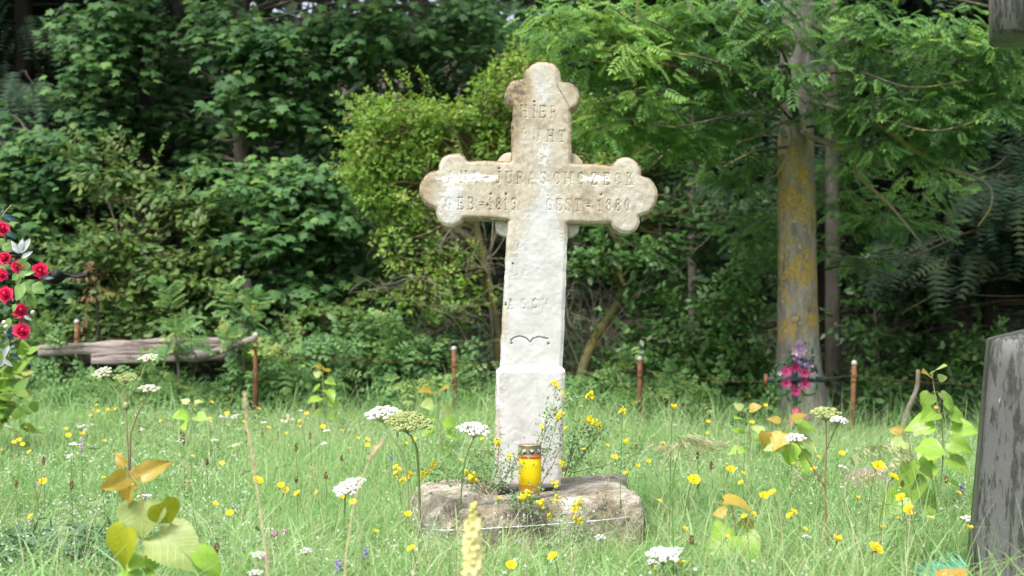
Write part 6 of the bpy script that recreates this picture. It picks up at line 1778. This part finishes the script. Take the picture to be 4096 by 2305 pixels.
# branched pale hogweed on the left
d = 4.85
rt = root("umbel_plant", "tall branched plant with four cream umbels beside the poplar shoot", "plant", tuple(G(318, d)))
hs = []
for px, py, rw, mat, tl in ((372, 896, 24, M_CREAM, (-.1, -.3, 1)), (256, 934, 24, M_CREAM, (-.2, -.55, 1)), (315, 946, 29, M_GREENUMB, (0, -.25, 1)), (375, 973, 28, M_CREAM, (.05, -.15, 1))):
    hs.append(umbel(rt, P(px, py, d), rw * d / F, mat, 19, .20, tl))
stemtube(rt, [G(322, d), P(322, 1170, d), P(318, 1080, d), P(318, 1010, d), P(318, 975, d), hs[2]], .0045, .002, M_PALESTEM)
stemtube(rt, [P(318, 1020, d), P(290, 980, d), hs[1]], .003, .0018, M_PALESTEM)
stemtube(rt, [P(318, 1008, d), P(345, 970, d), P(365, 920, d), hs[0]], .003, .002, M_PALESTEM)
stemtube(rt, [G(326, d), P(328, 1120, d), P(333, 1080, d), P(352, 1030, d), hs[3]], .0035, .002, M_REDSTEM)
mb = MB(); mb.ball(P(317, 1022, d), .012, 8, 6, 1.3); mb.build("sheath", M_PALESTEM, rt)
# greenish umbel with a white one
d = 4.5
rt = root("umbel_plant", "large green and white umbel pair left of the stone cross shaft", "plant", tuple(G(1050, d)))
h1 = umbel(rt, P(1028, 1050, d), 58 * d / F, M_GREENUMB, 30, .17, (.1, -.3, 1)); h2 = umbel(rt, P(962, 1032, d + .05), 46 * d / F, M_WHITE, 24, .19, (-.1, -.2, 1))
stemtube(rt, [G(1060, d), P(1052, 1170, d), P(1038, 1105, d), h1], .0045, .003, M_STEM); stemtube(rt, [G(1030, d), P(1022, 1180, d), P(985, 1100, d), h2], .0035, .002, M_PALESTEM)
for lab, px, py, rw, d, mat, sx, tl, n in (("white umbel on a thin stalk close to the stone cross shaft", 1194, 1074, 40, 4.55, M_WHITE, 1145, (.1, -.3, 1), 20), ("drooping white umbel low in the meadow left of the sandstone block", 875, 1219, 41, 4.1, M_WHITE, 868, (-.35, -.35, 1), 24)):
    rt = root("umbel_plant", lab, "plant", tuple(G(sx, d)))
    h = umbel(rt, P(px, py, d), rw * d / F, mat, n, .2, tl); stemtube(rt, [G(sx, d), P((sx + px) / 2 - 4, (py + 1300) / 2, d), h], .003, .0018, M_STEM)
d = 4.05
rt = root("umbel_plant", "reddish stemmed plant with a green and two white umbels before the wreath", "plant", tuple(G(2078, d)))
h1 = umbel(rt, P(2079, 1033, d), 38 * d / F, M_GREENUMB, 24, .19, (0, -.3, 1)); h2 = umbel(rt, P(2110, 1053, d - .04), 22 * d / F, M_WHITE, 14, .25, (.1, -.3, 1)); h3 = umbel(rt, P(2000, 1098, d - .03), 24 * d / F, M_WHITE, 14, .25, (-.1, -.3, 1))
stemtube(rt, [G(2086, d), P(2084, 1400, d), P(2076, 1250, d), P(2079, 1110, d), h1], .0035, .002, M_REDSTEM)
stemtube(rt, [P(2077, 1140, d), P(2092, 1100, d), h2], .002, .0014, M_STEM); stemtube(rt, [P(2075, 1225, d), P(2040, 1170, d), P(2010, 1120, d), h3], .0022, .0014, M_REDSTEM)
# flat white yarrow heads
for k, (px, py, rw, lab) in enumerate(((1510, 1350, 15, "small flat white yarrow head before the sandstone block"), (1668, 1394, 38, "broad flat white yarrow head low right of the sandstone block"), (1640, 1412, 14, "small white yarrow head left under the broad one"), (1700, 1383, 20, "white yarrow head right beside the broad one"),
                                       (2440, 1304, 20, "flat white yarrow head touching the dark monument"), (2030, 1100 + 250, 12, "tiny white yarrow head near the reddish umbel stem"), (650, 1395, 20, "pale white yarrow head near the dry stalk foot"), (770, 1385, 16, "white yarrow head between the two dry stalks"), (640, 1440, 18, "white yarrow head at the lower picture edge by the dry stalk"))):
    h = .19; d = (EYE - h) * F / (py - HOR)
    rt = root("yarrow_plant", lab, "plant", tuple(G(px + 6, d)), "white yarrow heads in the meadow")
    c = P(px, py, d); hb = umbel(rt, c, rw * d / F, M_WHITE, max(8, int(rw * .55)), .26, (0, -.25, 1), flat=.12); stemtube(rt, [G(px + 6, d), (c + G(px + 6, d)) / 2, hb], .0018, .0014, M_STEM)
del rt['group']
WB = []
def white_bloom(px, py, r):
    h = random.uniform(.15, .26); d = min(10.2, (EYE - h) * F / (py - HOR))
    rt = root("white_meadow_flower", "small white flower head in the meadow grass", "flower", tuple(G(px, d)), "small white flower heads in the meadow")
    c = P(px, py, d); CROWD['small white flower head'].append((px, py, rt))
    for k in range(5):
        inst("umbellet", random.choice(UM[M_WHITE]), rt, c + np.array((random.gauss(0, r * .55), random.gauss(0, r * .55), random.gauss(0, r * .25))), None, r * random.uniform(.4, .6))
    stemtube(rt, [G(px, d), c], .0016, .0012, M_STEM)
for px, py in ((130, 1085), (205, 1075), (215, 1085), (345, 1048), (355, 1040), (450, 1050), (572, 1048), (588, 1050), (592, 1045), (555, 1050), (490, 1055), (725, 1048), (735, 1058), (715, 1062), (755, 1035), (590, 1125), (185, 1120), (355, 1080), (540, 1110), (665, 1065), (25, 1075), (180, 1150), (365, 1250), (820, 1120), (450, 1110), (820, 1085), (1480, 1085), (1700, 1070), (2130, 1180), (90, 1095)):
    white_bloom(px, py, .016)

# brown plantain and sorrel spikes
def spike(px, py, L, mat, lab, h=None, rad=.0055, grp=None, name="plantain_spike"):
    h = h or random.uniform(.20, .30); d = min(10.3, (EYE - h) * F / (py - HOR))
    g = G(px + random.uniform(-6, 6), d); c = P(px, py, d)
    rt = root(name, lab, "plant", tuple(g), grp)
    if grp: CROWD['thin brown seed spike'].append((px, py, rt))
    stemtube(rt, [g, (g + c) / 2 + np.array((.004, 0, 0)), c], .0014, .0011, M_STEM)
    mb = MB(); n = 7
    for k in range(34):
        t = random.random(); a = random.uniform(0, 6.28); r = rad * math.sin(math.pi * (.12 + .80 * t))
        mb.ball(c + np.array((r * math.cos(a), r * math.sin(a), t * L)), rad * .42, 4, 3)
    mb.build("seed_head", mat, rt)
for px, py, L in ((455, 1110, .05), (462, 1120, .045), (530, 1100, .04), (660, 1100, .04), (620, 1095, .03), (1000, 1100, .03), (110, 1170, .03), (180, 1230, .025), (860, 1160, .02), (745, 1135, .03), (520, 1170, .02), (780, 1105, .03), (700, 1110, .04), (40, 1225, .02), (745, 1215, .02), (260, 1235, .02), (820, 1205, .02), (2060, 1210, .02), (2380, 1215, .02), (1790, 1180, .025), (1755, 1155, .025), (2270, 1225, .02), (1600, 1130, .02), (350, 1090, .05), (1740, 1370, .02), (545, 1390, .02)):
    spike(px, py, L * 1.1, M_BROWN, "thin brown seed spike standing in the meadow grass", grp="brown seed spikes in the meadow")
spike(205, 1138, .06, M_PALEPINK, "pale pink plantain bloom in the meadow left of the poplar shoot", .26, .009)
for px, py, lab in ((716, 1338, "pink clover head in the meadow between the two dry stalks"), (690, 1345, "small pink clover head just left of the other clover"), (668, 1405, "low pink clover head at the foot of the dry stalk")):
    h = .16; d = (EYE - h) * F / (py - HOR); rt = root("clover_plant", lab, "plant", tuple(G(px, d))); c = P(px, py, d)
    mb = MB()
    for _ in range(40):
        u = RNG.normal(0, 1, 3); u /= np.linalg.norm(u); mb.ball(c + u * .008 * np.array((1, 1, .8)), .0034, 4, 3)
    mb.build("flower_head", M_PINK, rt); stemtube(rt, [G(px, d), c], .0014, .0012, M_STEM)
for px, py, lab in ((985, 1152, "violet bloom in the grass under the green umbel"), (920, 1390, "violet vetch spike low near the second dry stalk"), (2420, 1225, "violet bloom in the grass left of the dark monument"), (850, 1420, "violet vetch spike at the lower edge left of the mullein"), (120, 1020, "faint violet bloom in the far meadow under the roses")):
    h = .18; d = (EYE - h) * F / (py - HOR); rt = root("vetch_plant", lab, "plant", tuple(G(px, d))); c = P(px, py, d)
    mb = MB()
    for k in range(14): mb.ball(c + np.array((random.gauss(0, .004), random.gauss(0, .004), -.03 * k / 14 + .01)), .0038, 4, 3)
    mb.build("flower_spike", M_VIOLET, rt); stemtube(rt, [G(px, d), c], .0014, .001, M_STEM)

# ---- poplar shoots with large leaves --------------------------------------
def poplar_mat(name, c, vein, rough=.38, transl=.4):
    m, nt, b = nodes(name)
    co = objco(nt); sx = nt.nodes.new("ShaderNodeSeparateXYZ"); nt.links.new(co, sx.inputs[0])
    ax = math_n(nt, 'ABSOLUTE', sx.outputs[0])
    mid = math_n(nt, 'SUBTRACT', 1.0, step(nt, ax, .008, .022))
    w = math_n(nt, 'FRACT', math_n(nt, 'MULTIPLY', math_n(nt, 'SUBTRACT', sx.outputs[1], math_n(nt, 'MULTIPLY', ax, .75)), 6.5))
    sv = math_n(nt, 'MULTIPLY', math_n(nt, 'SUBTRACT', 1.0, step(nt, math_n(nt, 'ABSOLUTE', math_n(nt, 'SUBTRACT', w, .5)), .03, .09)), .6)
    n1 = noise(nt, 6, 4, .6, co)
    oi = nt.nodes.new("ShaderNodeObjectInfo")
    base = ramp(nt, math_n(nt, 'ADD', math_n(nt, 'MULTIPLY', n1, .6), math_n(nt, 'MULTIPLY', oi.outputs['Random'], .4)), [(.25, tuple(x * .75 for x in c)), (.75, tuple(min(1, x * 1.25) for x in c))])
    col = mix(nt, math_n(nt, 'MAXIMUM', mid, sv), base, vein)
    nt.links.new(col, b.inputs['Base Color']); b.inputs['Roughness'].default_value = rough
    bump(nt, b, math_n(nt, 'MAXIMUM', mid, sv), .3, .02)
    tr = nt.nodes.new("ShaderNodeBsdfTranslucent"); nt.links.new(col, tr.inputs[0])
    mx = nt.nodes.new("ShaderNodeMixShader"); mx.inputs[0].default_value = transl
    nt.links.new(b.outputs[0], mx.inputs[1]); nt.links.new(tr.outputs[0], mx.inputs[2]); nt.links.new(mx.outputs[0], nt.nodes["Material Output"].inputs[0])
    return m
MP = {'pale': poplar_mat("pale_poplar_leaf", (.40, .50, .16), (.46, .55, .21)), 'green': poplar_mat("green_poplar_leaf", (.29, .49, .06), (.34, .53, .11)), 'olive': poplar_mat("olive_poplar_leaf", (.33, .36, .018), (.40, .41, .05)),
      'bronze': poplar_mat("bronze_poplar_leaf", (.44, .32, .045), (.52, .41, .11))}
def heart(t): return .56 * (math.sin(math.pi * min(1, (t * .97 + .03) ** .55)) ** .9) * (1 - .25 * t) + .003
def popmesh(mat, fold, droop, seed):
    rg = random.Random(seed); n = 30; V = []; Fc = []
    for i in range(n + 1):
        t = i / n; w = heart(t)
        for s in (-1, -.66, -.33, 0, .33, .66, 1):
            ww = w * s; y = t - (.13 * (1 - t) ** 6 if s == 0 else 0) * 0 - .10 * abs(s) ** 1.5 * max(0, 1 - t * 4)
            if abs(s) == 1: ww *= 1 + (.055 if i % 2 else -.03); y += .012
            z = -droop * t * t + fold * abs(ww) + .03 * math.sin(7 * t + 4 * s + seed) * abs(s)
            V.append((ww, y, z))
    for i in range(n):
        for j in range(6): Fc.append((i * 7 + j, i * 7 + j + 1, (i + 1) * 7 + j + 1, (i + 1) * 7 + j))
    return make_mesh("leaf", V, Fc, mats=[mat], smooth=True)
PL = {k: [popmesh(m, f, dr, s) for s, (f, dr) in enumerate(((.12, .12), (.25, .3), (.05, .22)))] for k, m in MP.items()}
def y4(u, v): return ((400 + u / 2.871) * KP, (1800 + v / 2.871) * KP)
d = 3.25
rt = root("poplar_shoot", "large leaved poplar shoot with bronze top leaves at the lower left", "plant", tuple(G(365, d)))
stemtube(rt, [G(368, d), P(368, 1480, d), P(*y4(545, 1380), d), P(*y4(505, 1000), d), P(*y4(480, 600), d), P(*y4(445, 420), d), P(*y4(380, 330), d), P(*y4(280, 190), d)], .0045, .0022, plain("poplar_stem", (.36, .33, .10), .5, .4, .15))
for a, b, w, k, dy, v, nr in (((485, 600), (490, 1020), 1.28, 'pale', -.02, 0, (-.1, -1, .25)), ((660, 950), (1260, 1290), .80, 'pale', -.05, 2, (.25, -.9, .6)), ((690, 610), (810, 890), 1.15, 'olive', .02, 1, (.3, -1, .1)), ((315, 895), (190, 1420), .80, 'olive', .0, 1, (-.5, -1, .2)),
                              ((350, 425), (205, 720), .68, 'bronze', .02, 1, (-.6, -1, .2)), ((305, 295), (30, 455), .68, 'bronze', -.02, 1, (-.1, -1, -.3)), ((470, 300), (800, 110), .60, 'bronze', .02, 1, (.1, -1, .5)), ((275, 185), (145, 15), .55, 'bronze', .01, 2, (-.3, -1, .3)),
                              ((380, 330), (420, 170), .6, 'bronze', .03, 0, (.2, -1, .2)), ((500, 1190), (330, 1370), .95, 'green', -.03, 0, (-.2, -1, .8)), ((1120, 1160), (1440, 1460), .62, 'green', .0, 2, (.3, -1, .7)), ((460, 1440), (140, 1470), .62, 'green', -.05, 2, (0, -.8, 1)),
                              ((440, 1440), (660, 1520), .8, 'green', -.06, 0, (0, -.8, 1)), ((420, 430), (350, 380), .7, 'bronze', .03, 0, (0, -1, .2)), ((560, 1230), (640, 1390), .9, 'green', .02, 0, (.2, -1, .6))):
    leaf_at(rt, random.choice(PL[k]) if v is None else PL[k][v], y4(*a), y4(*b), d + random.uniform(-.02, .02), nr, tip_dy=dy, wid=w)
    st = P(*y4(*a), d)
def poplar(label, stem, d, leaves, name="poplar_shoot", mat=None):
    rt = root(name, label, "plant", tuple(G(stem[0][0], d)))
    stemtube(rt, [G(stem[0][0], d)] + [P(x, y, d) for x, y in stem], .004, .0018, mat or M_PALESTEM)
    for a, ang, L, k in leaves:
        L *= .82; a0 = a; a = (a[0] + .38 * L * math.cos(R(ang)), a[1] + .38 * L * math.sin(R(ang)) * .6 - .06 * L); b = (a[0] + L * math.cos(R(ang)), a[1] + L * math.sin(R(ang)))
        mb = MB(); mb.tube([P(a0[0], a0[1], d), P(a[0], a[1], d)], .0012, 5); mb.build("petiole", M_PALESTEM, rt)
        leaf_at(rt, random.choice(PL[k]), a, b, d + random.uniform(-.03, .03), (random.uniform(-.5, .5), -random.uniform(.35, 1), random.uniform(.3, 1.1)), tip_dy=random.uniform(-.07, .03), wid=random.uniform(.7, .95))
poplar("tall leafy poplar shoot standing left of the dark monument", [(2362, 1260), (2372, 1150), (2368, 1060), (2352, 990), (2345, 940)], 5.3,
       [((2344, 945), 200, 30, 'bronze'), ((2346, 940), -60, 32, 'pale'), ((2352, 955), -10, 30, 'pale'), ((2356, 985), 50, 45, 'pale'), ((2350, 985), 120, 55, 'green'), ((2362, 1000), 40, 62, 'green'), ((2365, 1035), 160, 52, 'green'), ((2368, 1040), 20, 70, 'green'), ((2370, 1070), 175, 82, 'green'), ((2372, 1075), 10, 78, 'green'), ((2372, 1110), 25, 65, 'green'), ((2370, 1120), 150, 70, 'green'), ((2368, 1150), 30, 70, 'green'), ((2366, 1165), 140, 70, 'green'), ((2366, 1210), 20, 60, 'green')])
poplar("broad leaved poplar shoot above the mossy stone", [(2292, 1310), (2296, 1220), (2290, 1130), (2280, 1090)], 5.0,
       [((2280, 1092), 200, 40, 'bronze'), ((2284, 1095), -30, 50, 'pale'), ((2290, 1110), 160, 55, 'pale'), ((2294, 1120), 10, 65, 'green'), ((2294, 1150), 100, 75, 'green'), ((2294, 1170), 25, 70, 'green'), ((2292, 1185), 95, 95, 'green'), ((2294, 1230), 50, 110, 'green'), ((2294, 1240), 140, 100, 'green'), ((2292, 1290), 20, 90, 'green'), ((2292, 1300), 150, 80, 'green')])
poplar("yellowish poplar shoot in front of the pink flowers", [(1985, 1200), (1990, 1130), (1985, 1080), (1975, 1060)], 6.0,
       [((1975, 1062), 190, 42, 'bronze'), ((1980, 1062), -30, 48, 'bronze'), ((1988, 1075), 0, 60, 'green'), ((1984, 1085), 130, 62, 'bronze'), ((1990, 1090), 40, 70, 'pale'), ((1990, 1100), 95, 72, 'green'), ((1988, 1120), 170, 62, 'pale'), ((1990, 1130), 60, 70, 'green'), ((1930, 1080), 100, 50, 'bronze')])
poplar("slim poplar shoot left of the wreath by yellow flowers", [(1885, 1170), (1888, 1110), (1882, 1060), (1875, 1030)], 6.4,
       [((1875, 1032), 210, 30, 'pale'), ((1876, 1032), -20, 34, 'bronze'), ((1880, 1060), 200, 34, 'green'), ((1884, 1070), 30, 40, 'pale'), ((1886, 1090), 190, 44, 'green'), ((1887, 1100), 20, 46, 'green'), ((1887, 1130), 170, 55, 'green'), ((1888, 1135), 10, 60, 'green')])
poplar("yellow green poplar sapling at the fence left of the cross", [(818, 1060), (815, 1010), (812, 970), (812, 935)], 8.2,
       [((812, 938), -60, 22, 'bronze'), ((812, 945), 190, 24, 'pale'), ((813, 955), 20, 30, 'green'), ((813, 970), 150, 34, 'green'), ((814, 980), 40, 36, 'green'), ((815, 1000), 160, 36, 'green'), ((816, 1010), 20, 42, 'green'), ((817, 1030), 150, 38, 'green'), ((818, 1040), 30, 40, 'green'), ((812, 925), 200, 16, 'bronze')])
poplar("yellow tipped poplar sapling close left of the cross shaft", [(1110, 1130), (1108, 1080), (1100, 1030), (1095, 985)], 7.6,
       [((1095, 990), 200, 34, 'bronze'), ((1096, 990), -40, 36, 'bronze'), ((1100, 1015), 170, 36, 'pale'), ((1102, 1025), 20, 42, 'pale'), ((1105, 1050), 150, 46, 'green'), ((1106, 1055), 30, 48, 'green'), ((1108, 1085), 170, 50, 'green'), ((1109, 1090), 20, 50, 'green'), ((1110, 1110), 60, 50, 'green')])
poplar("reddish poplar leaf shoot right of the sandstone block", [(1852, 1400), (1850, 1330), (1842, 1280), (1838, 1270)], 4.2,
       [((1795, 1265), 5, 88, 'bronze'), ((1842, 1290), 175, 45, 'bronze'), ((1846, 1310), 30, 62, 'olive'), ((1848, 1320), 140, 70, 'green'), ((1850, 1340), 60, 80, 'green'), ((1850, 1360), 150, 90, 'green')])
poplar("low poplar leaves in the far meadow left of the dry stalk", [(480, 1080), (482, 1040), (482, 1015)], 7.4,
       [((482, 1016), 200, 28, 'pale'), ((482, 1018), -20, 28, 'pale'), ((482, 1045), 180, 36, 'green'), ((482, 1046), 10, 40, 'green'), ((481, 1065), 160, 38, 'green')])
# dark leafy periwinkle clump in the lower left corner
def clump():
    rt = root("leafy_clump", "dense low clump of dark pointed leaves in the lower left corner", "plant", tuple(G(170, 4.1)))
    N = 1400; x = RNG.normal(P(150, 0, 4.1)[0], .17, N); y = RNG.normal(4.15, .16, N); z = RNG.uniform(.02, .17, N)
    u = RNG.normal(0, 1, (N, 3)); u[:, 2] = np.abs(u[:, 2]) * .3
    o = scatter("leaves", T_LANCE, np.stack((x, y, z), 1), frames(u, RNG.normal(0, .35, (N, 3)) + np.array((0, -.3, 1))), RNG.uniform(.04, .075, N), leaf_mat("periwinkle_leaf", [(0, (.03, .085, .035)), (.6, (.06, .145, .055)), (1, (.11, .20, .08))], .35, .2), rt)
    o['kind'] = 'stuff'
clump()

# ---- dry stalks, grass panicles, mullein ------------------------------------
def dry_stalk(label, pts, d, r0, head):
    g = P(pts[-1][0], pts[-1][1], d); g[2] = -.02
    rt = root("dry_grass_stalk", label, "grass stalk", tuple(g))
    P3 = [g] + [P(x, y, d) for x, y in reversed(pts)]
    stemtube(rt, P3, r0, r0 * .45, M_STRAW)
    c = catmull(P3[-3:], 8); mb = MB()
    for _ in range(110):
        t = random.random(); q = c[int(t * (len(c) - 1))] if head > .9 else c[int((1 - (1 - t) * head) * (len(c) - 1))]
        u = RNG.normal(0, 1, 3) * np.array((.35, .35, .2)) + np.array((0, 0, 1)); u /= np.linalg.norm(u)
        mb.tube([q + RNG.normal(0, .0012, 3), q + u * random.uniform(.006, .012)], [.0014, .0004], 4, False)
    o = mb.build("seed_head", M_STRAW, rt)
dry_stalk("blurred dry grass stalk rising from the lower edge left of the cross", [(616, 990), (622, 1060), (640, 1190), (662, 1340), (672, 1460)], 2.6, .0026, .95)
dry_stalk("blurred bent dry stalk close to the camera left of the block", [(968, 1112), (930, 1160), (895, 1250), (878, 1350), (868, 1460)], 2.7, .0024, .5)
def mullein():
    d = 2.35
    g = P(1192, 1450, d); g[2] = 0
    rt = root("mullein_spike", "blurred pale yellow mullein spike in front of the sandstone block", "plant", tuple(g))
    stemtube(rt, [g, P(1190, 1400, d), P(1192, 1275, d)], .005, .0022, M_PALESTEM)
    V, Fc = [], []
    for k in range(5):
        a = 2 * math.pi * k / 5; b = len(V); w = .55
        V += [(0, 0, 0), (.7 * math.cos(a - w), .7 * math.sin(a - w), .25), (1.05 * math.cos(a), 1.05 * math.sin(a), .35), (.7 * math.cos(a + w), .7 * math.sin(a + w), .25)]; Fc.append((b, b + 1, b + 2, b + 3))
    me = make_mesh("bloom", V, Fc, mats=[plain("mullein_petal", (.80, .74, .36), .6, .3, .12, 40, transl=.3)])
    mb = MB(); mb.ball((0, 0, 0), .5, 6, 4); bud = make_mesh("bud", mb.V, mb.F, mats=[plain("mullein_bud", (.52, .50, .15), .7)], smooth=True)
    for k in range(46):
        t = k / 46; py = 1268 + 200 * t; a = k * 2.4; r = .003 + .007 * t ** .6
        q = P(1192 - 4 * math.sin(t * 3), py, d) + np.array((r * math.cos(a), r * math.sin(a), 0))
        if t < .18: inst("bud", bud, rt, q, None, .008)
        else: inst("bloom", me, rt, q, rot_to((math.cos(a), math.sin(a) - .4, .35)), .012 * random.uniform(.8, 1.2))
mullein()
def panicle(label, stem, branches, d, mat, name="grass_panicle", L=.018):
    g = G(stem[0][0], d) if stem[0][1] < 1440 else P(stem[0][0], stem[0][1], d) * np.array((1, 1, 0))
    rt = root(name, label, "grass", tuple(g))
    p = [g] + [P(x, y, d) for x, y in stem]; stemtube(rt, p, .0016, .0007, mat if name != "grass_panicle" else M_STEM)
    mb = MB()
    for (a, b, n) in branches:
        A = P(a[0], a[1], d); B = P(b[0], b[1], d + random.uniform(-.05, .05))
        pts = catmull([A, (A + B) / 2 + np.array((0, 0, .006)), B], 4); mb.tube(pts, .0005, 4, False)
        for k in range(n):
            q = pts[int((k + 1) / n * (len(pts) - 1))] + RNG.normal(0, .004, 3)
            u = (B - A) / np.linalg.norm(B - A) + np.array((0, 0, -.55)) + RNG.normal(0, .3, 3); u /= np.linalg.norm(u); l = L * random.uniform(.7, 1.2)
            mb.tube([q, q + u * l * .45, q + u * l], [.0006, .0019, .0003], 5, False)
    mb.build("spikelets", mat, rt)
brs = []
for k in range(26):
    t = k / 26; a = (1690 + 60 * t, 1148 - 50 * math.sin(t * 3)); brs.append((a, (1640 + 230 * t + random.uniform(-15, 15), 1150 + 15 * abs(t - .5) - random.uniform(0, 50)), 7))
panicle("pale feathery oat panicle right of the sandstone block", [(1694, 1380), (1690, 1250), (1698, 1180), (1715, 1120), (1760, 1105)], brs, 3.7, M_OAT)
brs = [((2130 + 150 * t, 1150 - 32 * math.sin(t * 2.6)), (2150 + 150 * t, 1160 - 34 * math.sin(t * 2.6 + .1) + 8), 5) for t in np.linspace(0, 1, 16)]
panicle("arching pale brome panicle before the mossy stone", [(1955, 1445), (2010, 1340), (2080, 1235), (2140, 1150), (2200, 1122), (2290, 1145)], brs, 3.8, M_OAT)
brs = [((2180 + 80 * t, 1210 - 60 * t), (2200 + 90 * t, 1195 - 45 * t), 3) for t in np.linspace(0, 1, 12)]
panicle("dry tan grass head slanting beside the brome panicle", [(1960, 1440), (2050, 1330), (2150, 1230), (2270, 1145)], brs, 3.7, M_STRAW)
panicle("long slanting green flower stem in front of the poplar shoots", [(1985, 1440), (2060, 1370), (2150, 1300), (2225, 1270), (2305, 1282)], [((2160, 1296), (2285, 1258), 2)], 3.75, M_STEM, "slanting_stem", .006)
brs = [((300 + 8 * t, 1160), (260 + 60 * t, 1150 + 5 * t), 2) for t in np.linspace(0, 1, 3)]
for k, (x0, y0, x1, y1, dd) in enumerate(((1940, 1440, 2010, 1180, 4.2), (520, 1440, 470, 1180, 4.0), (60, 1440, 110, 1180, 4.3), (1500, 1440, 1530, 1210, 4.1), (1130, 1440, 1150, 1330, 3.9), (760, 1440, 800, 1190, 4.4))):
    brs = [((x0 + (x1 - x0) * t, y0 + (y1 - y0) * t), (x0 + (x1 - x0) * t + random.uniform(-14, 14), y0 + (y1 - y0) * t - 16), 4) for t in np.linspace(.72, 1, 10)]
    panicle(("grass flower stem beside the reddish umbel plant", "grass flower stem right of the poplar shoot", "grass flower stem at the left edge over the leafy clump", "grass flower stem in front of the block's right end", "grass flower stem next to the mullein spike", "grass flower stem left of the drooping umbel")[k], [(x0, y0 - 2), ((x0 + x1) / 2 - 4, (y0 + y1) / 2), (x1, y1)], brs, dd, M_OAT if k % 2 else M_STRAW, L=.008)

# ---- sickle medick around the candle ------------------------------------------
M_MEDLEAF = leaf_mat("medick_leaf", [(0, (.11, .21, .09)), (.6, (.18, .31, .14)), (1, (.28, .40, .18))], .45, .25)
def medick(label, stems, d0, heads):
    g = P(stems[0][0][0], stems[0][0][1], d0)
    rt = root("medick_plant", label, "plant", tuple(g))
    pos = []
    for st in stems:
        p = catmull([P(x, y, d0 + (k * .012)) for k, (x, y) in enumerate(st)], 6); mb = MB(); mb.tube(p, list(np.linspace(.0016, .0007, len(p))), 5); mb.build("stem", M_REDSTEM if random.random() < .5 else M_STEM, rt)
        for q in p[2:]:
            for _ in range(9): pos.append(q + RNG.normal(0, .016, 3))
    pos = np.array(pos); N = len(pos); u = RNG.normal(0, 1, (N, 3))
    o = scatter("leaflets", T_OVAL, pos, frames(u, RNG.normal(0, .6, (N, 3)) + np.array((0, -.5, .8))), RNG.uniform(.008, .015, N), M_MEDLEAF, rt); o['kind'] = 'stuff'
    for x, y, s in heads:
        c = P(x, y, d0 + random.uniform(-.03, .03)); mb = MB()
        for _ in range(13):
            q = c + RNG.normal(0, .006 * s, 3); mb.ball(q, .0042 * s, 5, 3)
        mb.build("flower_cluster", M_LEMON, rt)
medick("sprawling yellow medick growing up the cross shaft behind the candle", [[(1330, 1225), (1345, 1130), (1385, 1040), (1400, 972)], [(1350, 1220), (1380, 1130), (1405, 1050)], [(1340, 1200), (1370, 1090), (1420, 1015), (1480, 997)], [(1360, 1220), (1400, 1150), (1412, 1090)]], 4.66,
       [(1400, 971, 1.1), (1482, 996, 1.2), (1410, 1044, 1.2), (1418, 992, .7), (1362, 1075, .7), (1412, 1165, .9)])
medick("yellow medick stems reaching right of the stone cross", [[(1420, 1200), (1450, 1120), (1480, 1070)], [(1430, 1200), (1500, 1100), (1562, 1038)], [(1430, 1190), (1490, 1110), (1505, 1075)], [(1420, 1200), (1440, 1120), (1450, 1060)], [(1440, 1190), (1560, 1160), (1620, 1130)]], 4.95, [(1490, 1060, 1.4), (1505, 1070, 1.0), (1480, 1058, 1.0), (1562, 1035, .9), (1410, 1160, 1.1), (1415, 1180, .9), (1575, 1110, .8)])
medick("bushy yellow medick left of the candle over the cracked corner", [[(1225, 1245), (1180, 1200), (1120, 1180), (1050, 1190)], [(1230, 1240), (1250, 1180), (1255, 1110)], [(1230, 1245), (1285, 1180), (1310, 1130)], [(1225, 1245), (1200, 1190), (1190, 1160)], [(1225, 1245), (1150, 1200), (1090, 1215)], [(1230, 1240), (1270, 1200), (1300, 1165)], [(1228, 1240), (1215, 1170), (1225, 1130)]], 4.56,
       [(1250, 1115, 1.0), (1190, 1200, 1.5), (1030, 1190, 1.0), (1010, 1205, .9), (1090, 1170, 1.0), (1075, 1185, .8), (1280, 1150, .8), (1175, 1190, .9), (1065, 1195, .9)])
medick("yellow medick lying on the block in front of the candle", [[(1250, 1260), (1300, 1255), (1345, 1235)], [(1290, 1262), (1330, 1256), (1362, 1235)], [(1260, 1262), (1310, 1262), (1340, 1258)]], 4.47, [(1325, 1246, 1.1), (1314, 1253, 1.0), (1346, 1166, 1.0), (1335, 1172, .7)])
medick("yellow medick in front of the block's right half", [[(1385, 1440), (1380, 1360), (1370, 1270)], [(1400, 1440), (1440, 1350), (1455, 1270)], [(1390, 1440), (1410, 1360), (1400, 1240)], [(1400, 1440), (1460, 1380), (1470, 1330)]], 4.15, [(1360, 1268, 1.2), (1455, 1268, 1.1), (1395, 1220, .9), (1400, 1250, 1.0), (1455, 1308, 1.2), (1380, 1300, .7)])
medick("yellow medick beside the yarrow at the lower edge", [[(1690, 1450), (1680, 1420), (1670, 1410)], [(1700, 1450), (1710, 1430), (1712, 1418)], [(1690, 1450), (1650, 1435), (1640, 1430)]], 3.9, [(1690, 1400, 1.0), (1712, 1415, 1.1), (1645, 1435, .9), (1725, 1440, 1.0)])

name_crowd()
